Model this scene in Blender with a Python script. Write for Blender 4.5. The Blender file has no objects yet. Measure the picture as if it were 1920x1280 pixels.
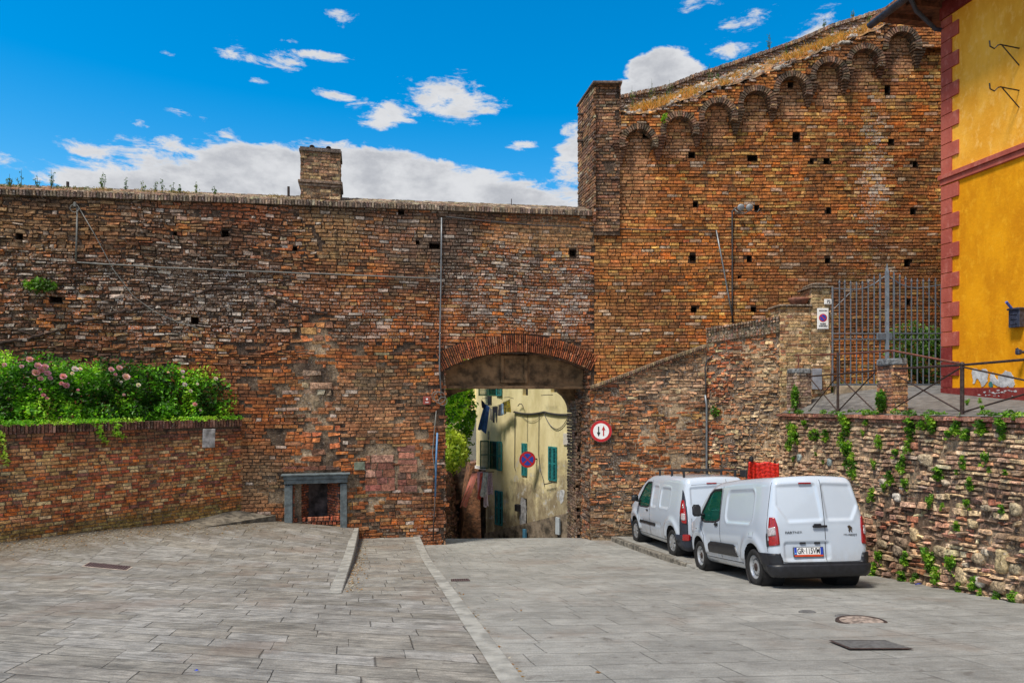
import bpy, math, random
import numpy as np
from mathutils import Vector, Matrix
rng = np.random.default_rng(7)
random.seed(7)
PI = math.pi
scene = bpy.context.scene
COL = scene.collection
F = 1280.0                      # focal length in photograph pixels (24 mm on a 36 mm sensor, 1920 px wide)
# ------------------------------------------------------------------ camera
cam_d = bpy.data.cameras.new('camera'); cam = bpy.data.objects.new('camera', cam_d); COL.objects.link(cam)
cam.location = (0, 0, 0); cam.rotation_euler = (math.radians(90), 0, 0)
cam_d.lens = 24; cam_d.sensor_width = 36; cam_d.shift_y = 93/1920; cam_d.clip_end = 3000; cam_d.clip_start = 0.05
scene.camera = cam
scene.view_settings.view_transform = 'Standard'
scene.view_settings.look = 'None'
scene.view_settings.gamma = 1.0
scene.view_settings.exposure = 0.42
scene.cycles.use_denoising = True
scene.cycles.max_bounces = 6
# ------------------------------------------------------------------ sun and sky
SUN_EL, SUN_AZ = math.radians(61), math.radians(224)     # azimuth from +Y clockwise: behind and to the left
sd = bpy.data.lights.new('sun', 'SUN'); sun = bpy.data.objects.new('sun', sd); COL.objects.link(sun)
sd.energy = 3.5; sd.angle = math.radians(12); sd.color = (1.0, 0.92, 0.80)
sdir = Vector((math.sin(SUN_AZ)*math.cos(SUN_EL), math.cos(SUN_AZ)*math.cos(SUN_EL), math.sin(SUN_EL)))
sun.rotation_euler = sdir.to_track_quat('Z', 'Y').to_euler(); sun.location = (0, 0, 30)

class NT:
    """small helper to write node trees as expressions"""
    def __init__(s, tree): s.t = tree
    def n(s, typ, **kw):
        nd = s.t.nodes.new(typ)
        for k, v in kw.items(): setattr(nd, k, v)
        return nd
    def _in(s, sock, v):
        if v is None: return
        if isinstance(v, bpy.types.NodeSocket): s.t.links.new(v, sock)
        else: sock.default_value = v
    def m(s, op, a, b=None, c=None, clamp=False):
        nd = s.n('ShaderNodeMath', operation=op, use_clamp=clamp)
        s._in(nd.inputs[0], a); s._in(nd.inputs[1], b); s._in(nd.inputs[2], c)
        return nd.outputs[0]
    def vm(s, op, a, b=None, out=0):
        nd = s.n('ShaderNodeVectorMath', operation=op)
        s._in(nd.inputs[0], a); s._in(nd.inputs[1], b)
        return nd.outputs[out]
    def xyz(s, v):
        nd = s.n('ShaderNodeSeparateXYZ'); s._in(nd.inputs[0], v); return nd.outputs
    def comb(s, x, y, z):
        nd = s.n('ShaderNodeCombineXYZ'); s._in(nd.inputs[0], x); s._in(nd.inputs[1], y); s._in(nd.inputs[2], z); return nd.outputs[0]
    def noise(s, vec, scale, detail=4, rough=0.55, out='Fac', dist=0.0):
        nd = s.n('ShaderNodeTexNoise'); s._in(nd.inputs['Vector'], vec)
        nd.inputs['Scale'].default_value = scale; nd.inputs['Detail'].default_value = detail
        nd.inputs['Roughness'].default_value = rough; nd.inputs['Distortion'].default_value = dist
        return nd.outputs[out]
    def voro(s, vec, scale, out='Distance', feature='F1'):
        nd = s.n('ShaderNodeTexVoronoi', feature=feature); s._in(nd.inputs['Vector'], vec); nd.inputs['Scale'].default_value = scale
        return nd.outputs[out]
    def white(s, vec, out='Value'):
        nd = s.n('ShaderNodeTexWhiteNoise', noise_dimensions='3D'); s._in(nd.inputs['Vector'], vec); return nd.outputs[out]
    def smooth(s, v, lo, hi, a=0.0, b=1.0):
        nd = s.n('ShaderNodeMapRange', interpolation_type='SMOOTHSTEP')
        s._in(nd.inputs[0], v); nd.inputs[1].default_value = lo; nd.inputs[2].default_value = hi
        nd.inputs[3].default_value = a; nd.inputs[4].default_value = b
        return nd.outputs[0]
    def mix(s, f, a, b, blend='MIX'):
        nd = s.n('ShaderNodeMix', data_type='RGBA', blend_type=blend)
        s._in(nd.inputs[0], f)
        for sock, v in ((nd.inputs[6], a), (nd.inputs[7], b)):
            if isinstance(v, (tuple, list)): v = tuple(v) + (1,)*(4-len(v))
            s._in(sock, v)
        return nd.outputs[2]

world = bpy.data.worlds.new('World'); scene.world = world; world.use_nodes = True
wt = NT(world.node_tree); world.node_tree.nodes.clear()
def azel(px, py):
    d = Vector(((px-960)/F, 1, (733-py)/F)).normalized()
    return math.atan2(d.x, d.y), math.asin(d.z)
def build_world():
    sky = wt.n('ShaderNodeTexSky', sky_type='NISHITA', sun_disc=False, sun_elevation=SUN_EL, sun_rotation=SUN_AZ)
    sky.air_density = 1.3; sky.dust_density = 0.4; sky.ozone_density = 2.5; sky.altitude = 300
    hs = wt.n('ShaderNodeHueSaturation'); hs.inputs['Saturation'].default_value = 1.6; hs.inputs['Value'].default_value = 1.33; hs.inputs['Hue'].default_value = 0.497
    wt.t.links.new(sky.outputs[0], hs.inputs['Color'])
    tc = wt.n('ShaderNodeTexCoord')
    d = wt.vm('NORMALIZE', tc.outputs['Generated'])
    x, y, z = wt.xyz(d)
    az = wt.m('ARCTAN2', x, y); el = wt.m('ARCSINE', z)
    p = wt.comb(az, el, 0.0)
    # puffy distortion of the cloud outlines
    wv = wt.vm('MULTIPLY', p, (1.0, 1.7, 1.0))
    n1 = wt.noise(wv, 9.0, 9, 0.62)
    n2 = wt.noise(wt.vm('ADD', wv, (7.3, 2.1, 0)), 30.0, 6, 0.65)
    n3 = wt.noise(wt.vm('MULTIPLY', wt.vm('ADD', p, (1.1, .4, 0)), (1.0, 3.2, 1.0)), 16.0, 8, 0.68, dist=.4)
    nn = wt.m('ADD', wt.m('ADD', wt.m('MULTIPLY', wt.m('SUBTRACT', n1, 0.5), 2.4), wt.m('MULTIPLY', wt.m('SUBTRACT', n2, 0.5), 1.6)), wt.m('MULTIPLY', wt.m('SUBTRACT', n3, 0.5), 4.6))
    blobs = [  # px, py, rx, ry, tilt, gain, softness weight
        (340, 372, 260, 70, 0, 2.4), (500, 340, 190, 74, 0, 3.0), (730, 358, 240, 84, 6, 3.2), (930, 404, 230, 84, 8, 3.0),
        (190, 288, 105, 24, 8, .8), (300, 310, 130, 30, 8, .9), (560, 340, 330, 70, 0, 1.5),
        (722, 212, 78, 34, -6, .8), (850, 186, 118, 50, 10, .95), (900, 202, 60, 22, 12, .5),
        (460, 100, 52, 22, 10, .55), (520, 112, 62, 20, 0, .75), (590, 104, 66, 9, 0, .5),
        (1238, 136, 74, 46, 0, 3.2), (1190, 178, 80, 34, 0, 2.6), (1270, 150, 56, 44, 0, 2.4), (1075, 300, 50, 75, 0, 1.1), (1068, 370, 60, 50, 0, 1.0),
        (634, 36, 38, 16, 0, .35), (628, 178, 40, 10, 5, .5), (985, 272, 44, 11, 0, .6), (352, 216, 44, 11, 4, .5), (258, 229, 30, 9, 12, .4),
        (1385, 92, 66, 20, 6, .38), (1402, 36, 40, 18, 0, .25), (1520, 55, 50, 16, -20, .2), (540, 74, 20, 6, 0, .3),
        (315, 102, 18, 6, 0, .3), (410, 98, 26, 9, 0, .35), (490, 152, 24, 6, 0, .35), (0, 300, 90, 20, 0, .45), (1320, 10, 50, 12, 0, .35),
    ]
    acc = None
    for (bx, by, rx, ry, tilt, gain) in blobs:
        a0, e0 = azel(bx, by)
        if gain < 1.2: rx *= .8; ry *= .8
        sx = rx/F * math.cos(a0)**2 * 1.0; sy = ry/F*math.cos(a0)*0.92
        t = math.radians(-tilt)
        dx = wt.m('SUBTRACT', az, a0); dy = wt.m('SUBTRACT', el, e0)
        if tilt:
            u = wt.m('ADD', wt.m('MULTIPLY', dx, math.cos(t)/sx), wt.m('MULTIPLY', dy, math.sin(t)/sx))
            v = wt.m('SUBTRACT', wt.m('MULTIPLY', dy, math.cos(t)/sy), wt.m('MULTIPLY', dx, math.sin(t)/sy))
        else:
            u = wt.m('MULTIPLY', dx, 1/sx); v = wt.m('MULTIPLY', dy, 1/sy)
        q = wt.m('ADD', wt.m('MULTIPLY', u, u), wt.m('MULTIPLY', v, v))
        f = wt.m('MULTIPLY', wt.m('SUBTRACT', 1.0, q), gain)
        f = wt.m('MAXIMUM', f, -1.5)
        acc = f if acc is None else wt.m('MAXIMUM', acc, f)
    field = wt.m('ADD', acc, nn)
    # the rest of the sky dome: unseen white cloud added overhead and behind for neutral ambient light
    g1 = wt.noise(d, 2.3, 8, 0.6)
    away = wt.m('MAXIMUM', wt.smooth(y, 0.45, -0.1), wt.smooth(z, 0.62, 0.85))
    gen = wt.m('ADD', wt.m('MULTIPLY', wt.m('SUBTRACT', g1, 0.5), 5.0), wt.m('SUBTRACT', wt.m('MULTIPLY', away, 2.6), 2.05))
    cover = wt.m('MAXIMUM', wt.smooth(field, 0.0, 0.95), wt.smooth(gen, 0.0, 0.8))
    # cloud brightness: lit tops, greyer bodies (their own density pattern)
    body = wt.noise(wt.vm('ADD', wv, (3.0, 0.02, 1.0)), 11.0, 7, 0.62)
    thick = wt.smooth(field, 0.3, 1.8)
    c_lit = (5.5, 5.6, 5.8, 1); c_gry = (3.0, 3.15, 3.5, 1)
    shade = wt.m('MULTIPLY', thick, wt.smooth(body, 0.35, 0.68), clamp=True)
    cloud = wt.mix(wt.m('MULTIPLY', shade, 0.8), c_lit, c_gry)
    colr = wt.mix(cover, hs.outputs[0], cloud)
    bg = wt.n('ShaderNodeBackground'); bg.inputs['Strength'].default_value = 0.1
    wt.t.links.new(colr, bg.inputs['Color'])
    out = wt.n('ShaderNodeOutputWorld'); wt.t.links.new(bg.outputs[0], out.inputs['Surface'])
build_world()
# ------------------------------------------------------------------ helpers: noise, meshes, tags
def tag(o, label=None, cat=None, group=None, kind=None):
    if label: o['label'] = label
    if cat: o['category'] = cat
    if group: o['group'] = group
    if kind: o['kind'] = kind
    return o
def empty(name, loc=(0, 0, 0), rz=0, label=None, cat=None, group=None):
    o = bpy.data.objects.new(name, None); COL.objects.link(o); o.empty_display_size = .2
    o.location = loc; o.rotation_euler = (0, 0, rz)
    return tag(o, label, cat, group)
_hs = np.random.default_rng(99).random((512, 512))
def vn(x, y, seed=0):
    """value noise 0..1"""
    x = np.asarray(x, float)+seed*17.31; y = np.asarray(y, float)+seed*7.77
    xi = np.floor(x).astype(int); yi = np.floor(y).astype(int)
    fx = x-xi; fy = y-yi; fx = fx*fx*(3-2*fx); fy = fy*fy*(3-2*fy)
    g = lambda a, b: _hs[a % 512, b % 512]
    return (g(xi, yi)*(1-fx)+g(xi+1, yi)*fx)*(1-fy)+(g(xi, yi+1)*(1-fx)+g(xi+1, yi+1)*fx)*fy
def fbm(x, y, seed=0, o=4):
    s = 0; a = .5; t = 0
    for i in range(o):
        s = s+a*vn(np.asarray(x)*2**i, np.asarray(y)*2**i, seed+i*3); t += a; a *= .5
    return s/t
def sstep(x, a, b):
    t = np.clip((np.asarray(x, float)-a)/(b-a), 0, 1); return t*t*(3-2*t)
def make_mesh(name, V, Fq, mat, parent=None, smooth=False, ftint=None, vtint=None, mats=None, mi=None):
    me = bpy.data.meshes.new(name)
    V = np.asarray(V, np.float32)
    if isinstance(Fq, np.ndarray):
        n = len(Fq); k = Fq.shape[1]
        me.vertices.add(len(V)); me.vertices.foreach_set('co', V.ravel())
        me.loops.add(n*k); me.loops.foreach_set('vertex_index', Fq.astype(np.int32).ravel())
        me.polygons.add(n); me.polygons.foreach_set('loop_start', (np.arange(n)*k).astype(np.int32))
        me.update(calc_edges=True)
    else:
        me.from_pydata([tuple(v) for v in V], [], Fq); me.update()
    if ftint is not None:
        at = me.attributes.new('tint', 'FLOAT_COLOR', 'CORNER')
        arr = np.asarray(ftint, np.float32)
        lt = np.zeros(len(me.polygons), np.int32); me.polygons.foreach_get('loop_total', lt)
        at.data.foreach_set('color', np.repeat(arr, lt, axis=0).ravel())
    if vtint is not None:
        at = me.attributes.new('tint', 'FLOAT_COLOR', 'POINT'); at.data.foreach_set('color', np.asarray(vtint, np.float32).ravel())
    for m in (mats or [mat]): me.materials.append(m)
    if mi is not None: me.polygons.foreach_set('material_index', np.asarray(mi, np.int32))
    me.polygons.foreach_set('use_smooth', np.full(len(me.polygons), bool(smooth)))
    me.validate()
    o = bpy.data.objects.new(name, me); COL.objects.link(o)
    if parent is not None: o.parent = parent
    return o
class MB:
    """collects simple shapes for one mesh"""
    def __init__(s): s.v = []; s.f = []; s.sm = []
    def add(s, vs, fs):
        b = len(s.v); s.v += [tuple(v) for v in vs]; s.f += [tuple(i+b for i in f) for f in fs]
        return s
    def box(s, c, d, rz=0, M=None, bev=0.0):
        x, y, z = d[0]/2, d[1]/2, d[2]/2
        if bev <= 0:
            vs = [(sx*x, sy*y, sz*z) for sz in (-1, 1) for sx, sy in ((-1, -1), (1, -1), (1, 1), (-1, 1))]
            fs = [(3, 2, 1, 0), (4, 5, 6, 7), (0, 1, 5, 4), (1, 2, 6, 5), (2, 3, 7, 6), (3, 0, 4, 7)]
        else:
            b = min(bev, x*.9, y*.9, z*.9); vs = []; fs = []
            R = []
            for zz, k in ((-z, 1), (-z+b, 0), (z-b, 0), (z, 1)):
                xx, yy = x-b*k, y-b*k
                c_ = b
                pts = [(-xx+c_, -yy), (xx-c_, -yy), (xx, -yy+c_), (xx, yy-c_), (xx-c_, yy), (-xx+c_, yy), (-xx, yy-c_), (-xx, -yy+c_)]
                vs += [(p[0], p[1], zz) for p in pts]
            for r in range(3):
                for i in range(8):
                    j = (i+1) % 8; fs.append((r*8+i, r*8+j, r*8+8+j, r*8+8+i))
            fs.append(tuple(range(7, -1, -1))); fs.append(tuple(range(24, 32)))
        rot = M if M is not None else Matrix.Rotation(rz, 3, 'Z')
        c = Vector(c)
        return s.add([c+rot @ Vector(v) for v in vs], fs)
    def tube(s, pts, r, n=8, cap=True):
        pts = [Vector(p) for p in pts]; rs = r if isinstance(r, (list, tuple)) else [r]*len(pts)
        vs = []; fs = []; up = None
        for i, p in enumerate(pts):
            t = (pts[min(i+1, len(pts)-1)]-pts[max(i-1, 0)]).normalized()
            if up is None: up = t.orthogonal().normalized()
            a = (up-t*up.dot(t)); a = a.normalized() if a.length > 1e-6 else t.orthogonal().normalized(); up = a
            b = t.cross(a)
            for k in range(n):
                an = 2*PI*k/n; vs.append(p+(a*math.cos(an)+b*math.sin(an))*rs[i])
        for i in range(len(pts)-1):
            for k in range(n):
                k2 = (k+1) % n; fs.append((i*n+k, i*n+k2, (i+1)*n+k2, (i+1)*n+k))
        if cap: fs.append(tuple(range(n-1, -1, -1))); fs.append(tuple((len(pts)-1)*n+k for k in range(n)))
        return s.add(vs, fs)
    def lathe(s, prof, n=24, M=None, o=(0, 0, 0), a0=0, a1=2*PI):
        """prof: (r, h) about local Z"""
        M = M or Matrix.Identity(3); o = Vector(o); vs = []; fs = []
        full = abs(a1-a0-2*PI) < 1e-6; m = n if full else n+1
        for r, h in prof:
            for k in range(m):
                an = a0+(a1-a0)*k/n; vs.append(o+M @ Vector((r*math.cos(an), r*math.sin(an), h)))
        for i in range(len(prof)-1):
            for k in range(n):
                k2 = (k+1) % m; fs.append((i*m+k, i*m+k2, (i+1)*m+k2, (i+1)*m+k))
        return s.add(vs, fs)
    def disc(s, c, r, n=24, M=None, th=0.01, holes=None):
        return s.lathe([(0.0001, -th/2), (r, -th/2), (r, th/2), (0.0001, th/2)], n, M, c)
    def prism(s, poly, o, ex, ey, ez, th):
        """polygon in plane (ex,ey) at o extruded th along ez"""
        o = Vector(o); ex = Vector(ex); ey = Vector(ey); ez = Vector(ez)
        n = len(poly)
        vs = [o+ex*p[0]+ey*p[1] for p in poly]+[o+ex*p[0]+ey*p[1]+ez*th for p in poly]
        fs = [tuple(range(n-1, -1, -1)), tuple(range(n, 2*n))]+[(i, (i+1) % n, n+(i+1) % n, n+i) for i in range(n)]
        return s.add(vs, fs)
    def build(s, name, mat, parent=None, smooth=False, tint=None):
        ft = None
        if tint is not None: ft = np.tile(np.array(tint, np.float32), (len(s.f), 1))
        o = make_mesh(name, s.v, s.f, mat, parent, smooth, ftint=ft)
        return o
def recalc(o):
    import bmesh
    bm = bmesh.new(); bm.from_mesh(o.data); bmesh.ops.recalc_face_normals(bm, faces=bm.faces); bm.to_mesh(o.data); bm.free()
    return o
ROTX = Matrix.Rotation(PI/2, 3, 'X')      # local Z -> -Y : discs that face the viewer's side
def text_obj(body, size, name, mat, loc, M, parent=None, align='CENTER', bold=0.0, sx=1.0, ext=0.003):
    cu = bpy.data.curves.new(name, 'FONT'); cu.body = body; cu.size = size; cu.align_x = align; cu.align_y = 'CENTER'
    cu.extrude = ext; cu.offset = bold; cu.resolution_u = 3
    t = bpy.data.objects.new('t', cu); COL.objects.link(t)
    bpy.context.view_layer.update()
    me = bpy.data.meshes.new_from_object(t.evaluated_get(bpy.context.evaluated_depsgraph_get()))
    bpy.data.objects.remove(t); bpy.data.curves.remove(cu)
    me.name = name
    M4 = Matrix.Translation(Vector(loc)) @ M.to_4x4() @ Matrix.Diagonal((sx, 1, 1, 1))
    me.transform(M4)
    me.materials.clear(); me.materials.append(mat)
    o = bpy.data.objects.new(name, me); COL.objects.link(o)
    if parent is not None: o.parent = parent
    return o

# ------------------------------------------------------------------ materials
def new_mat(name):
    m = bpy.data.materials.new(name); m.use_nodes = True; m.node_tree.nodes.clear()
    nt = NT(m.node_tree); b = nt.n('ShaderNodeBsdfPrincipled'); o = nt.n('ShaderNodeOutputMaterial')
    nt.t.links.new(b.outputs[0], o.inputs[0])
    return m, nt, b
def simple(name, col, rough=.6, var=.15, scale=8, metal=0, bump=0.0, bscale=60, spec=.5, var2=None, coat=0):
    m, nt, b = new_mat(name)
    tc = nt.n('ShaderNodeTexCoord').outputs['Object']
    n = nt.noise(tc, scale, 5, .6)
    c2 = tuple(max(0, c*(1-var*1.6)) for c in col) if var2 is None else var2
    c1 = tuple(min(1, c*(1+var)) for c in col)
    nt._in(b.inputs['Base Color'], nt.mix(nt.smooth(n, .32, .68), c2, c1))
    b.inputs['Roughness'].default_value = rough; b.inputs['Metallic'].default_value = metal
    b.inputs['Specular IOR Level'].default_value = spec
    if coat: b.inputs['Coat Weight'].default_value = coat; b.inputs['Coat Roughness'].default_value = .05
    if bump > 0:
        bn = nt.n('ShaderNodeBump'); bn.inputs['Strength'].default_value = 1; bn.inputs['Distance'].default_value = bump
        nt._in(bn.inputs['Height'], nt.noise(tc, bscale, 5, .6)); nt.t.links.new(bn.outputs[0], b.inputs['Normal'])
    return m
def masonry_mat(name, grain=1.0, speck=1.0, speck_scale=26, streak=0.0, bump=.012):
    """brick and mortar: own colour from the 'tint' attribute, lichen amount in its alpha"""
    m, nt, b = new_mat(name)
    at = nt.n('ShaderNodeAttribute', attribute_name='tint')
    tc = nt.n('ShaderNodeTexCoord').outputs['Object']
    big = nt.noise(tc, 0.9, 5, .6); mid = nt.noise(tc, 10, 6, .68); fine = nt.noise(tc, 34, 5, .7)
    k = nt.m('MULTIPLY', nt.smooth(big, .3, .7, .74, 1.2), nt.smooth(mid, .3, .7, .48, 1.45))
    k = nt.m('MULTIPLY', k, nt.smooth(fine, .3, .7, .66, 1.72))
    kk = nt.comb(k, k, k)
    c = nt.mix(1.0, at.outputs['Color'], kk, 'MULTIPLY')
    # dark crust
    dk = nt.m('MULTIPLY', nt.smooth(nt.noise(nt.vm('ADD', tc, (5, 3, 1)), 17, 6, .72), .50, .64), nt.smooth(nt.noise(tc, 1.7, 4, .6), .42, .6, .12, .85))
    c = nt.mix(dk, c, (.035, .026, .022))
    # pale lichen flecks where the tint's alpha allows
    sp = nt.noise(nt.vm('MULTIPLY', nt.vm('ADD', tc, (11, 2, 9)), (1, 1, 1.7)), speck_scale, 5, .72)
    thr = nt.m('SUBTRACT', .67, nt.m('MULTIPLY', at.outputs['Alpha'], .20*speck))
    a = nt.m('MULTIPLY', nt.m('SUBTRACT', sp, thr), 22.0, clamp=True)
    a = nt.m('MULTIPLY', a, nt.smooth(at.outputs['Alpha'], 0.02, .25), clamp=True)
    pale = nt.mix(nt.smooth(mid, .4, .6), (.42, .41, .42), (.62, .56, .47))
    c = nt.mix(nt.m('MULTIPLY', a, .9), c, pale)
    if streak > 0:
        st = nt.noise(nt.vm('MULTIPLY', tc, (2.2, 2.2, .25)), 1.6, 5, .6)
        c = nt.mix(nt.smooth(st, .55, .75, 0, streak), c, (.05, .038, .03))
    nt._in(b.inputs['Base Color'], c)
    b.inputs['Roughness'].default_value = .93; b.inputs['Specular IOR Level'].default_value = .2
    bn = nt.n('ShaderNodeBump'); bn.inputs['Strength'].default_value = 1; bn.inputs['Distance'].default_value = bump
    h = nt.m('ADD', nt.m('MULTIPLY', nt.noise(tc, 18, 6, .7), 1.4), nt.m('MULTIPLY', fine, .7))
    nt._in(bn.inputs['Height'], h); nt.t.links.new(bn.outputs[0], b.inputs['Normal'])
    return m
def leaf_mat(name, trans=.35):
    m, nt, b = new_mat(name)
    at = nt.n('ShaderNodeAttribute', attribute_name='tint')
    nt.t.links.new(at.outputs['Color'], b.inputs['Base Color'])
    b.inputs['Roughness'].default_value = .45; b.inputs['Specular IOR Level'].default_value = .35
    tr = nt.n('ShaderNodeBsdfTranslucent'); nt.t.links.new(nt.mix(1.0, at.outputs['Color'], (1.3, 1.5, .5), 'MULTIPLY'), tr.inputs[0])
    ms = nt.n('ShaderNodeMixShader'); ms.inputs[0].default_value = trans
    out = [n for n in nt.t.nodes if n.type == 'OUTPUT_MATERIAL'][0]
    nt.t.links.new(b.outputs[0], ms.inputs[1]); nt.t.links.new(tr.outputs[0], ms.inputs[2]); nt.t.links.new(ms.outputs[0], out.inputs[0])
    return m
M_BRICK = masonry_mat('old_brick', streak=.5)
M_LEAF = leaf_mat('leaf')
M_PETAL = leaf_mat('petal', .25)
M_IRON = simple('rusty_iron', (.055, .035, .03), .6, .3, 20, metal=.3, bump=.002)
M_RUST = simple('red_rust_iron', (.16, .055, .035), .7, .3, 14, bump=.002)
M_GATE = simple('grey_painted_iron', (.13, .15, .18), .5, .15, 12, metal=.2)
M_ZINC = simple('zinc', (.20, .22, .24), .45, .15, 6, metal=.5)
M_CABLE = simple('grey_cable', (.17, .17, .16), .6, .2, 6)
M_BLACKCABLE = simple('dark_cable', (.04, .04, .045), .5, .2, 6)
M_BLUEPIPE = simple('blue_pipe', (.10, .24, .45), .5, .2, 5)
M_DARK = simple('dark_void', (.012, .01, .009), 1, .2, 5)
M_WHITE = simple('sign_white', (.82, .83, .84), .4, .04, 12)
M_RED = simple('sign_red', (.5, .015, .02), .4, .08, 12)
M_BLUE = simple('sign_blue', (.02, .06, .42), .4, .08, 12)
M_BLACK = simple('sign_black', (.015, .015, .018), .5, .1, 12)
M_STONE = simple('grey_stone', (.22, .23, .24), .85, .35, 5, bump=.01, bscale=30)
M_PIETRA = simple('pietra_serena', (.11, .135, .145), .8, .25, 7, bump=.006, bscale=40)

# ------------------------------------------------------------------ foliage
def foliage(name, blobs, n, size, cols, parent=None, mat=None, seed=1, flat=.35, hollow=.45, elong=1.6, cut=.42, nscale=2.2, keep=None, tocol=None):
    """leaf-sized quads spread through a set of ellipsoids; blobs: (cx,cy,cz,rx,ry,rz)"""
    r = np.random.default_rng(seed)
    B = np.array(blobs, float); w = (B[:, 3]*B[:, 4]*B[:, 5])**.67; w /= w.sum()
    P = []; tot = 0
    while tot < n:
        k = r.choice(len(B), 4*n, p=w)
        d = r.normal(size=(4*n, 3)); d /= np.linalg.norm(d, axis=1)[:, None]
        rad = r.uniform(hollow**3, 1.0, 4*n)**(1/3)
        rad = rad*(1+r.normal(0, .06, 4*n))
        p = B[k, :3]+B[k, 3:]*d*rad[:, None]
        nz = fbm(p[:, 0]*nscale+p[:, 1]*.7, p[:, 2]*nscale+p[:, 1]*nscale*.8, seed, 3)
        m = nz > cut
        if keep is not None: m &= keep(p)
        p = p[m]; P.append(p); tot += len(p)
        if len(P) > 12: break
    P = np.concatenate(P)[:n]; n = len(P)
    nr = r.normal(size=(n, 3)); nr[:, 2] = np.abs(nr[:, 2])+flat; nr /= np.linalg.norm(nr, axis=1)[:, None]
    t = np.cross(nr, r.normal(size=(n, 3))); t /= np.linalg.norm(t, axis=1)[:, None]
    b = np.cross(nr, t)
    s = size*r.uniform(.55, 1.3, n)[:, None]
    e = s*elong
    V = np.stack([P-t*e*.5, P-b*s*.42+nr*s*.12, P+t*e*.5-nr*s*.1, P+b*s*.42+nr*s*.12], 1).reshape(-1, 3)
    Fq = np.arange(4*n).reshape(n, 4)
    C = np.array(cols, float)
    cl = fbm(P[:, 0]*1.9+P[:, 1], P[:, 2]*1.9+P[:, 1]*.5, seed+5, 3)
    idx = np.clip(((cl-.28)/.44)*len(C)+r.normal(0, .7, n), 0, len(C)-1).astype(int)
    c = C[idx]*r.uniform(.75, 1.3, n)[:, None]
    if tocol is not None: c = tocol(P, c)
    ft = np.concatenate([c, np.ones((n, 1))], 1)
    return make_mesh(name, V, Fq, mat or M_LEAF, parent, False, ftint=ft)
# ------------------------------------------------------------------ planes
class Plane:
    """vertical wall plane: u along it, v up, d outwards (towards the viewer's side)"""
    def __init__(s, p0, p1):
        s.O = np.array(p0, float); e = np.array(p1, float)-s.O; s.L = float(np.hypot(*e)); s.e = e/s.L
        s.n = np.array((s.e[1], -s.e[0]))
    def P(s, u, v, d=0.0):
        u = np.asarray(u, float); v = np.asarray(v, float); d = np.asarray(d, float)
        return np.stack(np.broadcast_arrays(s.O[0]+s.e[0]*u+s.n[0]*d, s.O[1]+s.e[1]*u+s.n[1]*d, v), -1)
    def V(s, u, v, d=0.0): return Vector(s.P(u, v, d).tolist())
    def at(s, px, py, d=0.0):
        a = (px-960)/F; O = s.O+s.n*d
        Y = (s.n @ O)/(s.n[0]*a+s.n[1]); p = np.array((a*Y, Y))
        return float((p-O) @ s.e), (733-py)/F*Y
    def px(s, u, v):
        p = s.P(u, v); Y = p[..., 1]; return 960+F*p[..., 0]/Y, 733-F*p[..., 2]/Y
    def M(s):   # rotation: local x along wall, local y up, local z outwards
        return Matrix(((s.e[0], 0, s.n[0]), (s.e[1], 0, s.n[1]), (0, 1, 0)))
    def M3(s):  # local x along wall, local y inwards, local z up
        return Matrix(((s.e[0], -s.n[0], 0), (s.e[1], -s.n[1], 0), (0, 0, 1)))
# ------------------------------------------------------------------ ground heights
_ky = np.array([-40, -12, 0, 5.5, 11.4, 14.1, 16.0, 18.65, 20.2, 21.0, 22.5, 25, 45, 60])
_kz = np.array([-.2, -.2, -1.52, -2.33, -3.29, -3.745, -4.0, -4.27, -4.40, -4.51, -4.86, -5.7, -12.5, -13])
def zr(Y):
    Y = np.asarray(Y, float); return sum(np.interp(Y+o, _ky, _kz) for o in (-.5, -.25, 0, .25, .5))/5
def x1(Y): return .04-.192*(np.asarray(Y)-5.48)
def x2(Y): return -2.44-.197*(np.asarray(Y)-9.76)
def zu(X, Y): return zr(Y)+.08+.011*np.maximum(0, np.asarray(Y)-5.5)
def zp(X, Y):
    return zu(X, Y)+.28*np.clip((np.asarray(Y)-9.76)/9, 0, 2)+np.maximum(0, np.asarray(Y)-12)*.019*np.maximum(0, x2(Y)-X)
def sheet(name, ys, xl, xr, n, zf, mat, kind='structure'):
    ys = np.asarray(ys, float); s = np.linspace(0, 1, n)
    X = xl(ys)[:, None]*(1-s)+xr(ys)[:, None]*s; Y = np.repeat(ys[:, None], n, 1)
    Z = zf(X, Y); V = np.stack([X, Y, Z], -1).reshape(-1, 3)
    i = np.arange(len(ys)-1)[:, None]*n+np.arange(n-1)[None]; i = i.ravel()
    Fq = np.stack([i, i+1, i+n+1, i+n], 1)
    o = make_mesh(name, V, Fq, mat, None, True); tag(o, kind=kind); return o
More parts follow.
